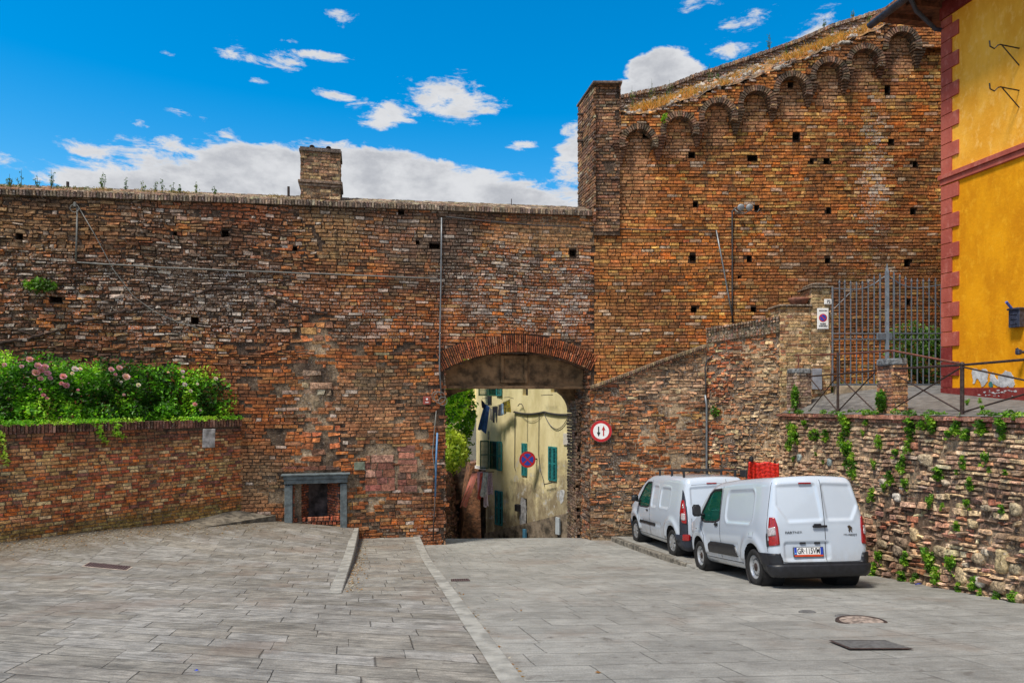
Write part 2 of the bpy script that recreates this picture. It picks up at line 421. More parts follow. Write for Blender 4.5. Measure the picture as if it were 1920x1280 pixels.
def paving_mat(name, row, joint, w, h, cols, soil=.5, tone=(1, 1, 1), jstr=.8, dirt=False, calm=0.0):
    """stone slabs in courses: row / joint directions on the ground, slab length w, course depth h"""
    m, nt, b = new_mat(name)
    tc = nt.n('ShaderNodeTexCoord').outputs['Object']
    x, y, z = nt.xyz(tc)
    det = row[0]*joint[1]-row[1]*joint[0]
    wob = nt.m('MULTIPLY', nt.m('SUBTRACT', nt.noise(tc, 1.1, 3), .5), .09)
    wob2 = nt.m('MULTIPLY', nt.m('SUBTRACT', nt.noise(nt.vm('ADD', tc, (9, 9, 9)), 5, 3), .5), .025)
    a = nt.m('ADD', nt.m('MULTIPLY', x, joint[1]/det), nt.m('MULTIPLY', y, -joint[0]/det))
    c = nt.m('ADD', nt.m('MULTIPLY', x, -row[1]/det), nt.m('MULTIPLY', y, row[0]/det))
    c = nt.m('ADD', nt.m('ADD', c, wob), wob2); a = nt.m('ADD', a, wob2)
    cr = nt.m('MULTIPLY', c, 1/h); ri = nt.m('FLOOR', cr); fr = nt.m('SUBTRACT', cr, ri)
    r1 = nt.white(nt.comb(ri, 3.3, 1.1)); r2 = nt.white(nt.comb(ri, 8.3, 4.1))
    wl = nt.m('MULTIPLY', a, nt.m('DIVIDE', 1/w, nt.m('ADD', .75, nt.m('MULTIPLY', r2, .6))))
    ar = nt.m('ADD', wl, nt.m('MULTIPLY', r1, 7.0)); ci = nt.m('FLOOR', ar); fc = nt.m('SUBTRACT', ar, ci)
    er = nt.m('MULTIPLY', nt.m('MINIMUM', fr, nt.m('SUBTRACT', 1.0, fr)), h)
    ec = nt.m('MULTIPLY', nt.m('MINIMUM', fc, nt.m('SUBTRACT', 1.0, fc)), w)
    e = nt.m('MINIMUM', er, ec)
    jw = nt.m('ADD', .002, nt.m('MULTIPLY', nt.smooth(nt.noise(tc, 2.2, 4), .35, .65), .013))
    jm = nt.m('SUBTRACT', 1.0, nt.m('SMOOTH_MIN', nt.m('DIVIDE', e, jw), 1.0, .3), clamp=True)
    rc = nt.white(nt.comb(ri, ci, 5.5))
    base = nt.mix(nt.smooth(rc, 0, 1), cols[0], cols[1])
    base = nt.mix(nt.smooth(nt.white(nt.comb(ci, ri, 1.5)), .84, .9, 0, .8), base, cols[2])
    # grain runs along the slab
    gv = nt.comb(nt.m('MULTIPLY', a, 1.6), nt.m('MULTIPLY', c, 9.0), nt.m('MULTIPLY', rc, 9.0))
    g1 = nt.noise(gv, 2.2, 6, .7)
    big = nt.noise(tc, .55, 5, .6); mid = nt.noise(tc, 3.5, 6, .65); fine = nt.noise(tc, 70, 4, .75)
    k = nt.m('MULTIPLY', nt.smooth(g1, .3, .7, .62+.24*calm, 1.28-.16*calm), nt.smooth(mid, .3, .7, .74+.12*calm, 1.2-.08*calm))
    k = nt.m('MULTIPLY', k, nt.smooth(fine, .25, .75, .72, 1.28))
    k = nt.m('MULTIPLY', k, nt.smooth(big, .35, .65, .86, 1.1))
    colr = nt.mix(1.0, base, nt.comb(k, k, k), 'MULTIPLY')
    colr = nt.mix(nt.smooth(nt.noise(nt.vm('ADD', tc, (4, 8, 2)), .8, 5, .62), .52, .68, 0, soil), colr, (.19, .135, .10))
    colr = nt.mix(nt.smooth(nt.noise(nt.vm('ADD', tc, (14, 8, 2)), 4.5, 6, .7), .58, .68, 0, .55), colr, (.07, .06, .052))
    colr = nt.mix(nt.m('MULTIPLY', jm, jstr), colr, (.045, .04, .033))
    if dirt:      # earth washed down along the garden wall foot
        dd = nt.m('ADD', nt.m('MULTIPLY', nt.m('ADD', x, 7.2), .756), nt.m('MULTIPLY', nt.m('SUBTRACT', y, 18.1), -.655))
        dm = nt.smooth(nt.m('ADD', dd, nt.m('MULTIPLY', nt.m('SUBTRACT', mid, .5), 3.0)), 2.3, .3)
        colr = nt.mix(nt.m('MULTIPLY', dm, nt.smooth(fine, .3, .6, .5, .95)), colr, nt.mix(nt.smooth(nt.noise(tc, 26, 5, .7), .42, .62), (.075, .06, .042), (.20, .165, .12)))
    nt._in(b.inputs['Base Color'], colr)
    nt._in(b.inputs['Roughness'], nt.smooth(mid, .3, .7, .62, .88)); b.inputs['Specular IOR Level'].default_value = .35
    bn = nt.n('ShaderNodeBump'); bn.inputs['Strength'].default_value = 1; bn.inputs['Distance'].default_value = .012
    hh = nt.m('ADD', nt.m('ADD', nt.m('MULTIPLY', jm, -1.0), nt.m('MULTIPLY', g1, .55)), nt.m('ADD', nt.m('MULTIPLY', rc, .35), nt.m('MULTIPLY', fine, .25)))
    nt._in(bn.inputs['Height'], hh); nt.t.links.new(bn.outputs[0], b.inputs['Normal'])
    return m
J = (-.228, 1)
M_PAV = paving_mat('piazza_paving', (1, -.25), J, .85, .335, ((.20, .188, .165), (.262, .254, .238), (.235, .218, .19)), .35, (.82, .845, .86), jstr=.66, dirt=True)
M_STRIP = paving_mat('strip_paving', (1, .05), J, .7, .42, ((.20, .188, .168), (.26, .25, .225), (.24, .215, .18)), .35, (.86, .885, .90), jstr=.55)
M_ROAD = paving_mat('road_paving', (1, .12), J, 1.0, .48, ((.245, .243, .228), (.268, .266, .250), (.225, .225, .212)), .30, (.84, .87, .885), jstr=.16, calm=1.0)
M_SOIL = simple('soil', (.10, .085, .05), .95, .35, 3, bump=.02, bscale=12)
M_ASPH = simple('old_asphalt', (.15, .145, .14), .9, .25, 6, bump=.012, bscale=80)
M_KERB = simple('kerb_stone', (.29, .285, .26), .8, .22, 4, bump=.006, bscale=60)

yy = np.concatenate([np.linspace(-200, -14, 8), np.linspace(-12, 45, 80), np.linspace(50, 400, 10)])
sheet('ground', yy, lambda y: y*0-300, lambda y: y*0+300, 60, lambda X, Y: zr(Y)-.07, M_SOIL)
sheet('road', np.linspace(-12, 45, 200), lambda y: np.where(y < 19.45, x1(y), -3.4), lambda y: y*0+8.3, 36,
      lambda X, Y: zr(Y)+.012*np.sin(X*.9+Y*.3), M_ROAD)
yb = 9.76
sheet('piazza', np.linspace(-12, yb, 60), lambda y: y*0-18, x1, 60, zp, M_PAV)
sheet('piazza', np.linspace(yb, 19.9, 60), lambda y: y*0-18, x2, 50, zp, M_PAV)
sheet('pavement', np.linspace(yb, 19.9, 50), x2, x1, 16, zu, M_STRIP)
def kerb(xf, zf, y0, y1, w, drop, side, ln=1.15):
    mb = MB(); y = y0
    while y < y1:
        L = ln*random.uniform(.75, 1.2); e = min(y+L-.012, y1)
        a = [(y+(e-y)*i/3) for i in range(4)]
        for i in range(3):
            ya, yb_ = a[i], a[i+1]
            t = random.uniform(0, .006) if i == 0 else t
            vs = []
            for q in (ya, yb_):
                xa = float(xf(q)); za = float(zf(xa, q))+.012+t
                vs += [(xa-w, q, za-.002), (xa-.012, q, za), (xa, q, za-.012), (xa+.012*side, q, za-drop)]
            mb.add(vs, [(0, 1, 5, 4), (1, 2, 6, 5), (2, 3, 7, 6)])
            if i == 0: mb.add(vs[:4], [(3, 2, 1, 0)])
            if i == 2: mb.add(vs[4:], [(0, 1, 2, 3)])
        y = e+.012
    o = mb.build('kerb', M_KERB); tag(o, kind='structure'); return o
kerb(lambda y: x1(y)+.005, zu, -11, 19.4, .20, .3, 0)
kerb(lambda y: x2(y)+.005, zp, yb, 18.9, .19, .4, 0)
# raised parking strip on the right
def xk(Y): return 2.9+(3.95-2.9)*(19.95-np.asarray(Y))/(19.95-14.3)
def bay():
    ys = np.linspace(14.3, 20.0, 24); s = np.linspace(0, 1, 12); V = []
    for y in ys:
        x0 = float(xk(y)); h = .12*float(sstep(y, 14.3, 15.6))
        V.append((x0, y, float(zr(y))-.1))
        for t in s: V.append((x0+.02+(8.2-x0)*t, y, float(zr(y))+h+.014))
    n = 13; i = (np.arange(23)[:, None]*n+np.arange(n-1)[None]).ravel()
    o = make_mesh('pavement', V, np.stack([i, i+1, i+n+1, i+n], 1), M_ROAD); tag(o, kind='structure')
bay()
def bay_kerb():
    y = 15.0; mb = MB()
    while y < 19.8:
        e = min(y+random.uniform(.7, 1.1), 19.85); hh = lambda q: .12*float(sstep(q, 14.3, 15.6))+.02; V = []
        for q in (y, e-.015):
            x = float(xk(q)); z = float(zr(q))+hh(q); V += [(x-.015, q, z-.3), (x-.015, q, z-.02), (x+.005, q, z), (x+.14, q, z)]
        mb.add(V, [(0, 4, 5, 1), (1, 5, 6, 2), (2, 6, 7, 3), (0, 1, 2, 3)]); y = e
    tag(mb.build('kerb', simple('grimy_kerb', (.17, .155, .13), .9, .4, 7, bump=.008)), kind='structure')
bay_kerb()
# low wedge-shaped stone step against the curtain wall
def wedge():
    A = Vector((-7.57, 16.5, float(zp(-7.57, 16.5))+.005)); B = Vector((-6.33, 18.27, -3.32)); C = Vector((-7.3, 18.3, -3.10)); D = Vector((-8.25, 17.0, float(zp(-8.25, 17.0))+.005))
    mb = MB(); dn = Vector((0, 0, -.5))
    B2 = B+Vector((0, .4, 0)); C2 = C+Vector((-.8, .3, 0))
    mb.add([A, B, B2, C2, C, D], [(0, 1, 2, 4), (2, 3, 4), (0, 4, 5)]); mb.add([A, B, B+dn, A+dn], [(0, 3, 2, 1)]); mb.add([B, B2, B2+dn, B+dn], [(0, 3, 2, 1)])
    o = mb.build('pavement', simple('dirty_step_stone', (.15, .13, .10), .9, .4, 6, bump=.01)); tag(o, kind='structure')
wedge()
# iron covers and grates in the paving
def on_plane(px, py, zf):
    Y = 10.0
    for _ in range(60):
        X = (px-960)/F*Y; z = float(zf(X, Y)); Y += .5*(z*F/(733-py)-Y)
    return Vector(((px-960)/F*Y, Y, float(zf((px-960)/F*Y, Y))))
def quad_cover(name, pxs, zf, label, cat, mat, frame, slots=0):
    P = [on_plane(*p, zf)+Vector((0, 0, .006)) for p in pxs]
    c = sum(P, Vector())/4; e = empty(name, c, 0, label, cat)
    L = [p-c for p in P]
    mb = MB(); up = Vector((0, 0, .008))
    I = [p*.93 for p in L]
    for i in range(4):
        j = (i+1) % 4; mb.add([L[i], L[j], I[j]+up, I[i]+up], [(0, 1, 2, 3)])
    mb.build('frame', frame, e)
    mb = MB()
    if slots:
        ex = I[1]-I[0]; ey = I[3]-I[0]
        for k in range(slots):
            a, b = (k+.12)/slots, (k+.72)/slots
            mb.add([I[0]+ex*a+up*.7, I[0]+ex*b+up*.7, I[3]+ex*b+up*.7, I[3]+ex*a+up*.7], [(0, 1, 2, 3)])
        mb.build('grate', mat, e)
        MB().add([p+up*.2 for p in I], [(0, 1, 2, 3)]).build('pit_shade_sheet', M_DARK, e)  # flat near-black sheet stands in for the shade below the bars
    else:
        MB().add([p+up*.6 for p in I], [(0, 1, 2, 3)]).build('lid', mat, e)
    return e
M_GRATE = simple('brown_iron', (.10, .06, .065), .7, .3, 20, bump=.004)
M_LID = simple('worn_lid', (.105, .105, .105), .75, .25, 25, bump=.004, bscale=120)
M_RIM = simple('pale_rim', (.36, .30, .25), .85, .2, 9)
quad_cover('drain_grate', ((152, 1062), (238, 1070), (250, 1063), (166, 1054)), zp, 'long rust brown iron drain grate set in the paving in front of the garden wall', 'drain grate', M_GRATE, M_RIM, 16)
quad_cover('inspection_cover', ((1593, 1217), (1714, 1217), (1662, 1201), (1553, 1201)), lambda x, y: zr(y), 'rectangular dark grey inspection cover in the road paving at lower right', 'manhole', M_LID, M_IRON)
quad_cover('drain_grate', ((846, 1090), (882, 1089), (879, 1085), (845, 1086)), lambda x, y: zr(y), 'small rusty gully grate in the road beside the pale kerb', 'drain grate', M_GRATE, M_IRON, 8)
for i, (px, py) in enumerate(((1514, 1147), (1583, 1155))):
    c = on_plane(px, py, lambda x, y: zr(y))
    mb = MB(); mb.lathe([(.001, .010), (.10, .010), (.115, .004), (.115, -.01)], 16)
    o = mb.build('valve_cover', M_LID); o.location = c; o.scale = (1, .7, 1)
    tag(o, ('small dark oval valve cover, the left one of the pair above the round manhole', 'small dark oval valve cover just beyond the round manhole')[i], 'valve cover')
c = on_plane(1615, 1165, lambda x, y: zr(y)); e = empty('manhole_cover', c, 0, 'round manhole cover with a pale lid and a dark iron ring', 'manhole'); e.scale = (1, .68, 1)
MB().lathe([(.255, .016), (.285, .018), (.30, .012), (.30, -.02)], 40).build('ring', M_IRON, e)
MB().lathe([(.0001, .012), (.255, .014)], 40).build('lid', simple('worn_stone_lid', (.25, .2, .17), .85, .4, 14), e)
# leaf litter
def litter(name, pts, n, size, cols, mat=M_LEAF):
    r = np.random.default_rng(5); V = []; T = []; Fq = []
    for i in range(n):
        x, y, z = pts(r); a = r.uniform(0, 6.28); s = size*r.uniform(.5, 1.4); t = np.array((math.cos(a), math.sin(a), r.uniform(-.2, .2)))*s; b = np.array((-math.sin(a), math.cos(a), r.uniform(-.2, .2)))*s*.6
        p = np.array((x, y, z+.012+s*.2)); k = len(V); V += [p-t, p-b, p+t, p+b]; Fq.append((k, k+1, k+2, k+3))
        c = cols[r.integers(len(cols))]; T.append((*c, 1))
    return make_mesh(name, V, np.array(Fq), mat, None, False, ftint=T)
def lp(r):
    k = r.random()
    if k < .78:                                                 # against the garden wall
        t = r.uniform(0, 9); q = abs(r.normal(0, .8)); x, y = -7.2-.655*t+q*.756-.05, 18.1-.756*t-q*.655; return x, y, float(zp(x, y))
    if k < .93: y = r.uniform(9.9, 18.6); x = float(x2(y))+.04+abs(r.normal(0, .12)); return x, y, float(zu(x, y))
    y = r.uniform(3, 18); x = float(x1(y))+.02+abs(r.normal(0, .05)) if r.random() < .93 else float(x1(y))+.03+abs(r.normal(0, .5)); return x, y, float(zr(y))
tag(litter('leaf_litter', lp, 2600, .022, [(.42, .36, .28), (.30, .14, .04), (.5, .46, .4), (.20, .13, .06), (.36, .2, .06)]), 'fallen petals and dry brown leaves gathered along the garden wall foot and kerbs', 'leaf litter', kind='stuff')
# ------------------------------------------------------------------ masonry generator
TU = np.array([0, .035, .965, 1.0]); TV = np.array([0, .075, .925, 1.0])
class Mas:
    """every brick or stone is modelled: a 4x4 patch whose rim sinks into the mortar bed"""
    def __init__(s): s.V = []; s.T = []; s.n = 0
    def bricks(s, P, C, d, tint, back=-.04, dome=0.0, rough=0.004, r=rng, rim=.007):
        """P(u,v,d)->xyz ; C (N,4,2) corners ; d (N,) face offset"""
        N = len(C)
        if N == 0: return
        lu = np.clip(rim/np.hypot(*(C[:, 1]-C[:, 0]).T), .01, .3); lv = np.clip(rim/np.hypot(*(C[:, 3]-C[:, 0]).T), .01, .3); z_ = np.zeros(N)
        a = np.stack([z_, lu, 1-lu, z_+1], 1)[:, :, None]; b = np.stack([z_, lv, 1-lv, z_+1], 1)[:, None, :]
        def bl(k): return C[:, 0, k, None, None]*(1-a)*(1-b)+C[:, 1, k, None, None]*a*(1-b)+C[:, 2, k, None, None]*a*b+C[:, 3, k, None, None]*(1-a)*b
        U, Vv = bl(0), bl(1)
        m = np.zeros((4, 4)); m[1:3, 1:3] = 1
        D = back+(d[:, None, None]-back)*m
        D = D+m*r.normal(0, rough, (N, 4, 4))+dome*m*r.uniform(0, 1, (N, 1, 1))
        s.V.append(P(U, Vv, D).reshape(-1, 3)); s.T.append(tint); s.n += N
    def wall(s, P, u0, u1, v0, v1, ch, bl, paint, inside=None, gap=.012, jit=.004, dj=.008, warp=None, dome=0, chv=.12, blv=.35, back=-.04, rough=.004, seed=0, rim=.007, holes=()):
        r = np.random.default_rng(seed+11); v = v0
        Cs = []
        while v < v1:
            h = ch*r.uniform(1-chv, 1+chv)
            L = bl*np.clip(r.normal(1, blv, int((u1-u0)/bl*2)+4), .35, 1.8); e = u0-r.uniform(0, bl)+np.concatenate([[0], np.cumsum(L)])
            e = e[e < u1+bl*.6]; ua, ub = e[:-1]+gap/2, e[1:]-gap/2
            ua = np.maximum(ua, u0); ub = np.minimum(ub, u1); k = ub-ua > .05; ua, ub = ua[k], ub[k]
            va, vb = np.full_like(ua, v+gap/2), np.full_like(ua, v+h-gap/2)
            Cs.append(np.stack([np.stack([ua, va], -1), np.stack([ub, va], -1), np.stack([ub, vb], -1), np.stack([ua, vb], -1)], 1))
            v += h
        C = np.concatenate(Cs); C = C+r.normal(0, jit, C.shape)
        if warp is not None:
            a, b = warp(C[..., 0], C[..., 1]); C = np.stack([a, b], -1)
        for (hu, hv, hw_, hh_) in holes:
            l_, r_ = hu-hw_/2, hu+hw_/2; k = (C[:, 0, 1] < hv+hh_/2-.01) & (C[:, 3, 1] > hv-hh_/2+.01) & (C[:, 0, 0] < r_) & (C[:, 1, 0] > l_)
            left = k & (C[..., 0].mean(1) < hu); C[left, 1, 0] = l_; C[left, 2, 0] = l_; right = k & ~left; C[right, 0, 0] = r_; C[right, 3, 0] = r_
        C = C[(C[:, 1, 0]-C[:, 0, 0]) > .03]
        cu, cv = C[..., 0].mean(1), C[..., 1].mean(1)
        if inside is not None:
            k = inside(cu, cv); C, cu, cv = C[k], cu[k], cv[k]
        d = r.normal(0, dj, len(C))
        s.bricks(P, C, d, paint(cu, cv, r), back, dome, rough, r, rim)
    def build(s, name, mat, parent, smooth=False):
        V = np.concatenate(s.V); n = s.n
        g = (np.arange(3)[:, None]*4+np.arange(3)[None]).ravel(); base = (np.arange(n)*16)[:, None]+g[None]; base = base.ravel()
        Fq = np.stack([base, base+4, base+5, base+1], 1)
        T = np.repeat(np.concatenate(s.T), 9, axis=0)
        return make_mesh(name, V, Fq, mat, parent, smooth, ftint=T)
def bed(name, P, us, vs, tint, mat, parent, hole=None, top=None, bot=None, d=-.03, recess=None):
    """mortar bed sheet behind the bricks with its holes really open"""
    us = np.unique(np.round(us, 4)); vs = np.unique(np.round(vs, 4)); nu, nv = len(us), len(vs)
    U, Vv = np.meshgrid(us, vs)
    if top is not None: Vv = np.minimum(Vv, top(U))
    if bot is not None: Vv = np.maximum(Vv, bot(U))
    D = d+(fbm(U*4, Vv*4, 3)-.5)*.02
    pts = P(U, Vv, D).reshape(-1, 3); tv = tint(U.ravel(), Vv.ravel())
    i = (np.arange(nv-1)[:, None]*nu+np.arange(nu-1)[None]).ravel()
    Fq = np.stack([i, i+1, i+nu+1, i+nu], 1)
    cu = U.ravel()[Fq].mean(1); cv = Vv.ravel()[Fq].mean(1)
    k = (Vv.ravel()[Fq].max(1)-Vv.ravel()[Fq].min(1)) > 1e-4
    if hole is not None: k &= ~hole(cu, cv)
    return make_mesh(name, pts, Fq[k], mat, parent, False, vtint=tv)
def pal(r, n, cols, w):
    w = np.cumsum(np.array(w)/sum(w)); i = np.searchsorted(w, r.random(n)); i = np.clip(i, 0, len(cols)-1)
    return np.array(cols)[i]*r.uniform(.72, 1.28, n)[:, None]*np.clip(1+r.normal(0, .05, (n, 3)), .8, 1.2)
def mixc(c, t, col): return c*(1-t[:, None])+np.array(col)[None]*t[:, None]
def spot(px, py, cx, cy, rx, ry, soft=.5):
    q = np.sqrt(((px-cx)/rx)**2+((py-cy)/ry)**2)
    return 1-sstep(q, 1-soft, 1+soft)
def hole_boxes(P, holes, depth, parent, name='putlog_hole', mat=None, top=True):
    mb = MB()
    for (u, v, w, h) in holes:
        f = lambda a, b, d: tuple(P(a, b, d).tolist())
        A = [f(u-w/2, v-h/2, .0), f(u+w/2, v-h/2, .0), f(u+w/2, v+h/2, .0), f(u-w/2, v+h/2, .0)]
        B = [f(u-w/2, v-h/2, -depth), f(u+w/2, v-h/2, -depth), f(u+w/2, v+h/2, -depth), f(u-w/2, v+h/2, -depth)]
        mb.add(A+B, [(0, 4, 5, 1), (1, 5, 6, 2), (2, 6, 7, 3), (3, 7, 4, 0), (4, 7, 6, 5)])
    return mb.build(name, mat or M_BRICK, parent, tint=(.05, .032, .024, 0))
ORANGE = (.37, .135, .040); RED = (.26, .085, .030); TAN = (.36, .20, .082); DARK = (.105, .058, .032); GREY = (.21, .145, .10); RUST = (.47, .14, .028); PALE = (.46, .33, .20)

# ================================================================== curtain wall with the gate arch
PL = Plane((0, 19.71), (1, 19.71+.223))
cw = empty('city_wall', (-5, 18.6, -3.8), 0, 'long old brick curtain wall pierced by the gate arch, patched, stained and speckled with lichen', 'wall')
cw_inv = Matrix.Translation((5, -18.6, 3.8))
def place(o, par):
    """keeps world coordinates of mesh data under a parent with an offset"""
    o.matrix_parent_inverse = Matrix.Translation(-Vector(par.location)) @ Matrix.Identity(4); return o
UC, RA = .208, 4.83; VC = 1.13-RA
def ctop(u): return 4.84+(np.asarray(u)/1.0246+12.66)*(5.16-4.84)/14.59
def arc_v(u): return VC+np.sqrt(np.maximum(0, RA**2-(u-UC)**2))
def in_open(u, v): return (np.abs(u-UC) < 2.138) & (v < arc_v(u))
def in_ring(u, v): return (np.hypot(u-UC, v-VC) < RA+.50) & (np.hypot(u-UC, v-VC) > RA-.1) & (np.abs(np.arctan2(u-UC, v-VC)) < math.radians(27.2)) & (v > .2)
def rect(P, a): # px box -> u0,u1,v0,v1
    (x0, y0, x1_, y1) = a; u0, v1 = P.at(x0, y0); u1, v0 = P.at(x1_, y1); return u0, u1, v0, v1
holes_px = [(422, 438, 12, 13), (36, 443, 11, 10), (104, 561, 20, 10), (553, 466, 7, 7), (815, 461, 19, 9), (783, 454, 6, 6), (1074, 474, 13, 11), (752, 398, 10, 6), (328, 438, 6, 6), (365, 600, 12, 12)]
def hconv(P, hp):
    out = []
    for (x, y, w, h) in hp:
        u, v = P.at(x, y); s = P.P(u, v)[1]/F; out.append((u, v, w*s*1.05, h*s*1.05))
    return out
cholesL = hconv(PL, holes_px)
def in_holes(H, u, v, g=.0):
    k = np.zeros(np.shape(u), bool)
    for (a, b, w, h) in H: k |= (np.abs(u-a) < w/2+g) & (np.abs(v-b) < h/2+g)
    return k
NI = rect(PL, (565, 906, 640, 980)); NF = rect(PL, (532, 883, 653, 984))
PT1 = rect(PL, (684, 861, 741, 920)); PT2 = rect(PL, (745, 838, 783, 922)); PT3 = rect(PL, (566, 690, 622, 765)); PT4 = rect(PL, (566, 800, 640, 876)); PT5 = rect(PL, (565, 590, 622, 640))
PTS = [PT1, PT2, PT3, PT4, PT5]
def inr(R, u, v, g=0): return (u > R[0]-g) & (u < R[1]+g) & (v > R[2]-g) & (v < R[3]+g)
def paintL(u, v, r):
    px, py = PL.px(u, v); n = len(u)
    c = pal(r, n, [ORANGE, RED, TAN, DARK, GREY, RUST], [.25, .30, .15, .13, .11, .06])
    # newer, sharper brick towards the right and the low middle; older, greyer to the upper left
    old = sstep(px, 900, 300)*sstep(py, 640, 480)
    z = fbm(u*.45+3, v*.7, 1); z2 = fbm(u*1.3, v*1.6, 4)
    c = mixc(c, .55*old*sstep(z2, .3, .6), (.13, .088, .062))
    c = mixc(c, .6*sstep(z, .46, .64), (.085, .05, .035)); c = mixc(c, .5*sstep(fbm(u*2.4, v*3.2, 13), .5, .68), (.10, .065, .045))
    orange = spot(px, py, 1000, 900, 900, 330, .3)*sstep(fbm(u*.8, v*1.2, 9), .42, .6)
    c = mixc(c, .45*orange, (.38, .115, .035))
    for a in [(420, 360, 70, 55, (.36, .10, .04), .5), (620, 430, 55, 70, (.30, .19, .09), .6), (1040, 440, 120, 26, (.40, .24, .12), .6),
              (480, 370, 60, 45, (.38, .11, .04), .5), (90, 420, 120, 50, (.32, .19, .09), .35), (480, 900, 60, 60, (.26, .19, .11), .5), (690, 760, 110, 70, (.30, .22, .14), .35),
              (850, 440, 45, 100, (.10, .075, .06), .75), (760, 450, 60, 60, (.14, .10, .075), .6), (595, 560, 45, 60, (.28, .10, .04), .5), (350, 540, 130, 60, (.12, .082, .06), .6), (830, 780, 22, 200, (.34, .10, .04), .35)]:
        c = mixc(c, a[5]*spot(px, py, *a[:4]), a[4])
    # darker stripes under the coping
    c = mixc(c, .6*sstep(v-ctop(u), -.55, -.05)*sstep(fbm(u*1.2, u*0+2, 7), .4, .6), (.07, .05, .04))
    al = .12+.32*sstep(fbm(u*.5+9, v*.6, 12), .45, .65)
    for a in [(330, 560, 320, 100, .42), (60, 540, 120, 120, .35), (960, 540, 170, 110, .45), (1070, 560, 50, 110, .5), (690, 600, 120, 60, .35), (860, 560, 60, 60, .3), (250, 520, 150, 40, .3), (380, 740, 100, 80, .1)]:
        al = np.maximum(al, a[4]*1.6*spot(px, py, *a[:4], .6))
    al = al*r.uniform(.5, 1.3, n); wb = (r.random(n) < al*.20)*r.uniform(.35, .8, n); c = mixc(c, wb, (.46, .40, .35))
    return np.concatenate([c, np.clip(al, 0, 1)[:, None]], 1)
def mortarL(u, v):
    px, py = PL.px(u, v)
    c = np.tile(np.array((.062, .042, .031)), (len(u), 1))
    pale = np.maximum.reduce([spot(px, py, 1040, 430, 110, 30), spot(px, py, 720, 900, 90, 90)*.9, spot(px, py, 595, 700, 34, 80), spot(px, py, 500, 920, 60, 70)*.7,
                              spot(px, py, 640, 780, 150, 110)*.65, spot(px, py, 790, 860, 30, 150)*.8, spot(px, py, 600, 860, 60, 30)])
    pale = pale*sstep(fbm(u*2, v*2, 31), .25, .6)
    c = mixc(c, pale, (.34, .25, .16))
    return np.concatenate([c, np.full((len(u), 1), .25)+pale[:, None]*.3], 1)
mas = Mas()
def wavy(u, v): return u, v+.05*(fbm(u*.35, v*.3, 21)-.5)*2+.012*np.sin(u*2.1+v)
def insL(u, v):
    k = (v < ctop(u)+.02) & ~in_open(u-.05*np.sign(u-UC), v) & ~in_ring(u, v) & ~inr(NF, u, v, .0)
    for R in PTS: k &= ~inr(R, u, v, .02)
    # lost facing: some bricks are gone or plastered over
    px, py = PL.px(u, v)
    gone = (fbm(u*3.1, v*4.2, 41) > .665) & (py > 640)
    gone |= (spot(px, py, 595, 715, 40, 100) > .5) & (fbm(u*5, v*5, 45) > .5)
    gone |= (spot(px, py, 712, 845, 34, 16) > .5)
    return k & ~gone
def insLold(u, v):    # older rough facing upper left
    px, py = PL.px(u, v); return insL(u, v) & ((px < 560+40*np.sin(v*2)) & (py < 690))
def insLnew(u, v):
    px, py = PL.px(u, v); return insL(u, v) & ~((px < 560+40*np.sin(v*2)) & (py < 690))
mas.wall(PL.P, -15.6, 2.5, -4.7, 5.3, .092, .245, paintL, insLnew, warp=wavy, gap=.013, jit=.005, dj=.008, chv=.18, seed=1, holes=cholesL)
mas.wall(PL.P, -15.6, -4.6, -2.2, 5.2, .086, .20, paintL, insLold, warp=wavy, gap=.014, jit=.012, dj=.016, chv=.3, blv=.5, rough=.010, seed=2, holes=cholesL)
def paint_pt(u, v, r):
    c = pal(r, len(u), [(.30, .13, .09), (.24, .10, .075), (.20, .09, .07), (.36, .20, .15), (.12, .07, .055)], [3, 3, 2, 1, 1]); return np.concatenate([c, np.full((len(u), 1), .1)], 1)
def paint_pc(u, v, r):
    c = pal(r, len(u), [(.46, .36, .24), (.36, .24, .16), (.30, .12, .06), (.5, .42, .32), (.24, .17, .12)], [3, 3, 2, 2, 1]); return np.concatenate([c, np.full((len(u), 1), .3)], 1)
for R, pt in ((PT1, paint_pt), (PT2, paint_pt)): mas.wall(PL.P, R[0]+.01, R[1]-.01, R[2], R[3]-.05, .19, .42, pt, gap=.02, jit=.006, dj=.01, seed=5)
def paint_po(u, v, r):
    c = pal(r, len(u), [(.44, .16, .055), (.36, .12, .05), (.50, .24, .10), (.22, .11, .07)], [3, 3, 1, 1]); return np.concatenate([c, np.full((len(u), 1), .12)], 1)
for R, pp_ in ((PT3, paint_pc), (PT4, paint_po), (PT5, paint_po)): mas.wall(PL.P, R[0], R[1], R[2], R[3]-.04, .17, .36, pp_, gap=.03, jit=.02, dj=.02, rough=.012, seed=6, inside=lambda u, v: fbm(u*3, v*3, 66) < .6)
# ring of the gate arch: bricks on edge, two lengths
nb = 76; A0 = math.radians(27.0)
th = np.linspace(-A0, A0, nb+1); C = []
for i in range(nb):
    a, b = th[i]+.0022, th[i+1]-.0022; sp = .27 if i % 2 else .22
    for (r0, r1) in ((RA, RA+sp), (RA+sp+.012, RA+.5)):
        C.append([(UC+r0*math.sin(a), VC+r0*math.cos(a)), (UC+r0*math.sin(b), VC+r0*math.cos(b)), (UC+r1*math.sin(b), VC+r1*math.cos(b)), (UC+r1*math.sin(a), VC+r1*math.cos(a))])
C = np.array(C)+rng.normal(0, .003, (len(C), 4, 2))
tr = pal(rng, len(C), [(.34, .105, .045), (.26, .08, .035), (.38, .17, .10), (.16, .065, .035)], [4, 3, 1, 1])
mas.bricks(PL.P, C, rng.normal(.02, .008, len(C)), np.concatenate([tr, np.full((len(C), 1), .15)], 1), back=-.05)
place(mas.build('brickwork', M_BRICK, cw), cw)
du = .16
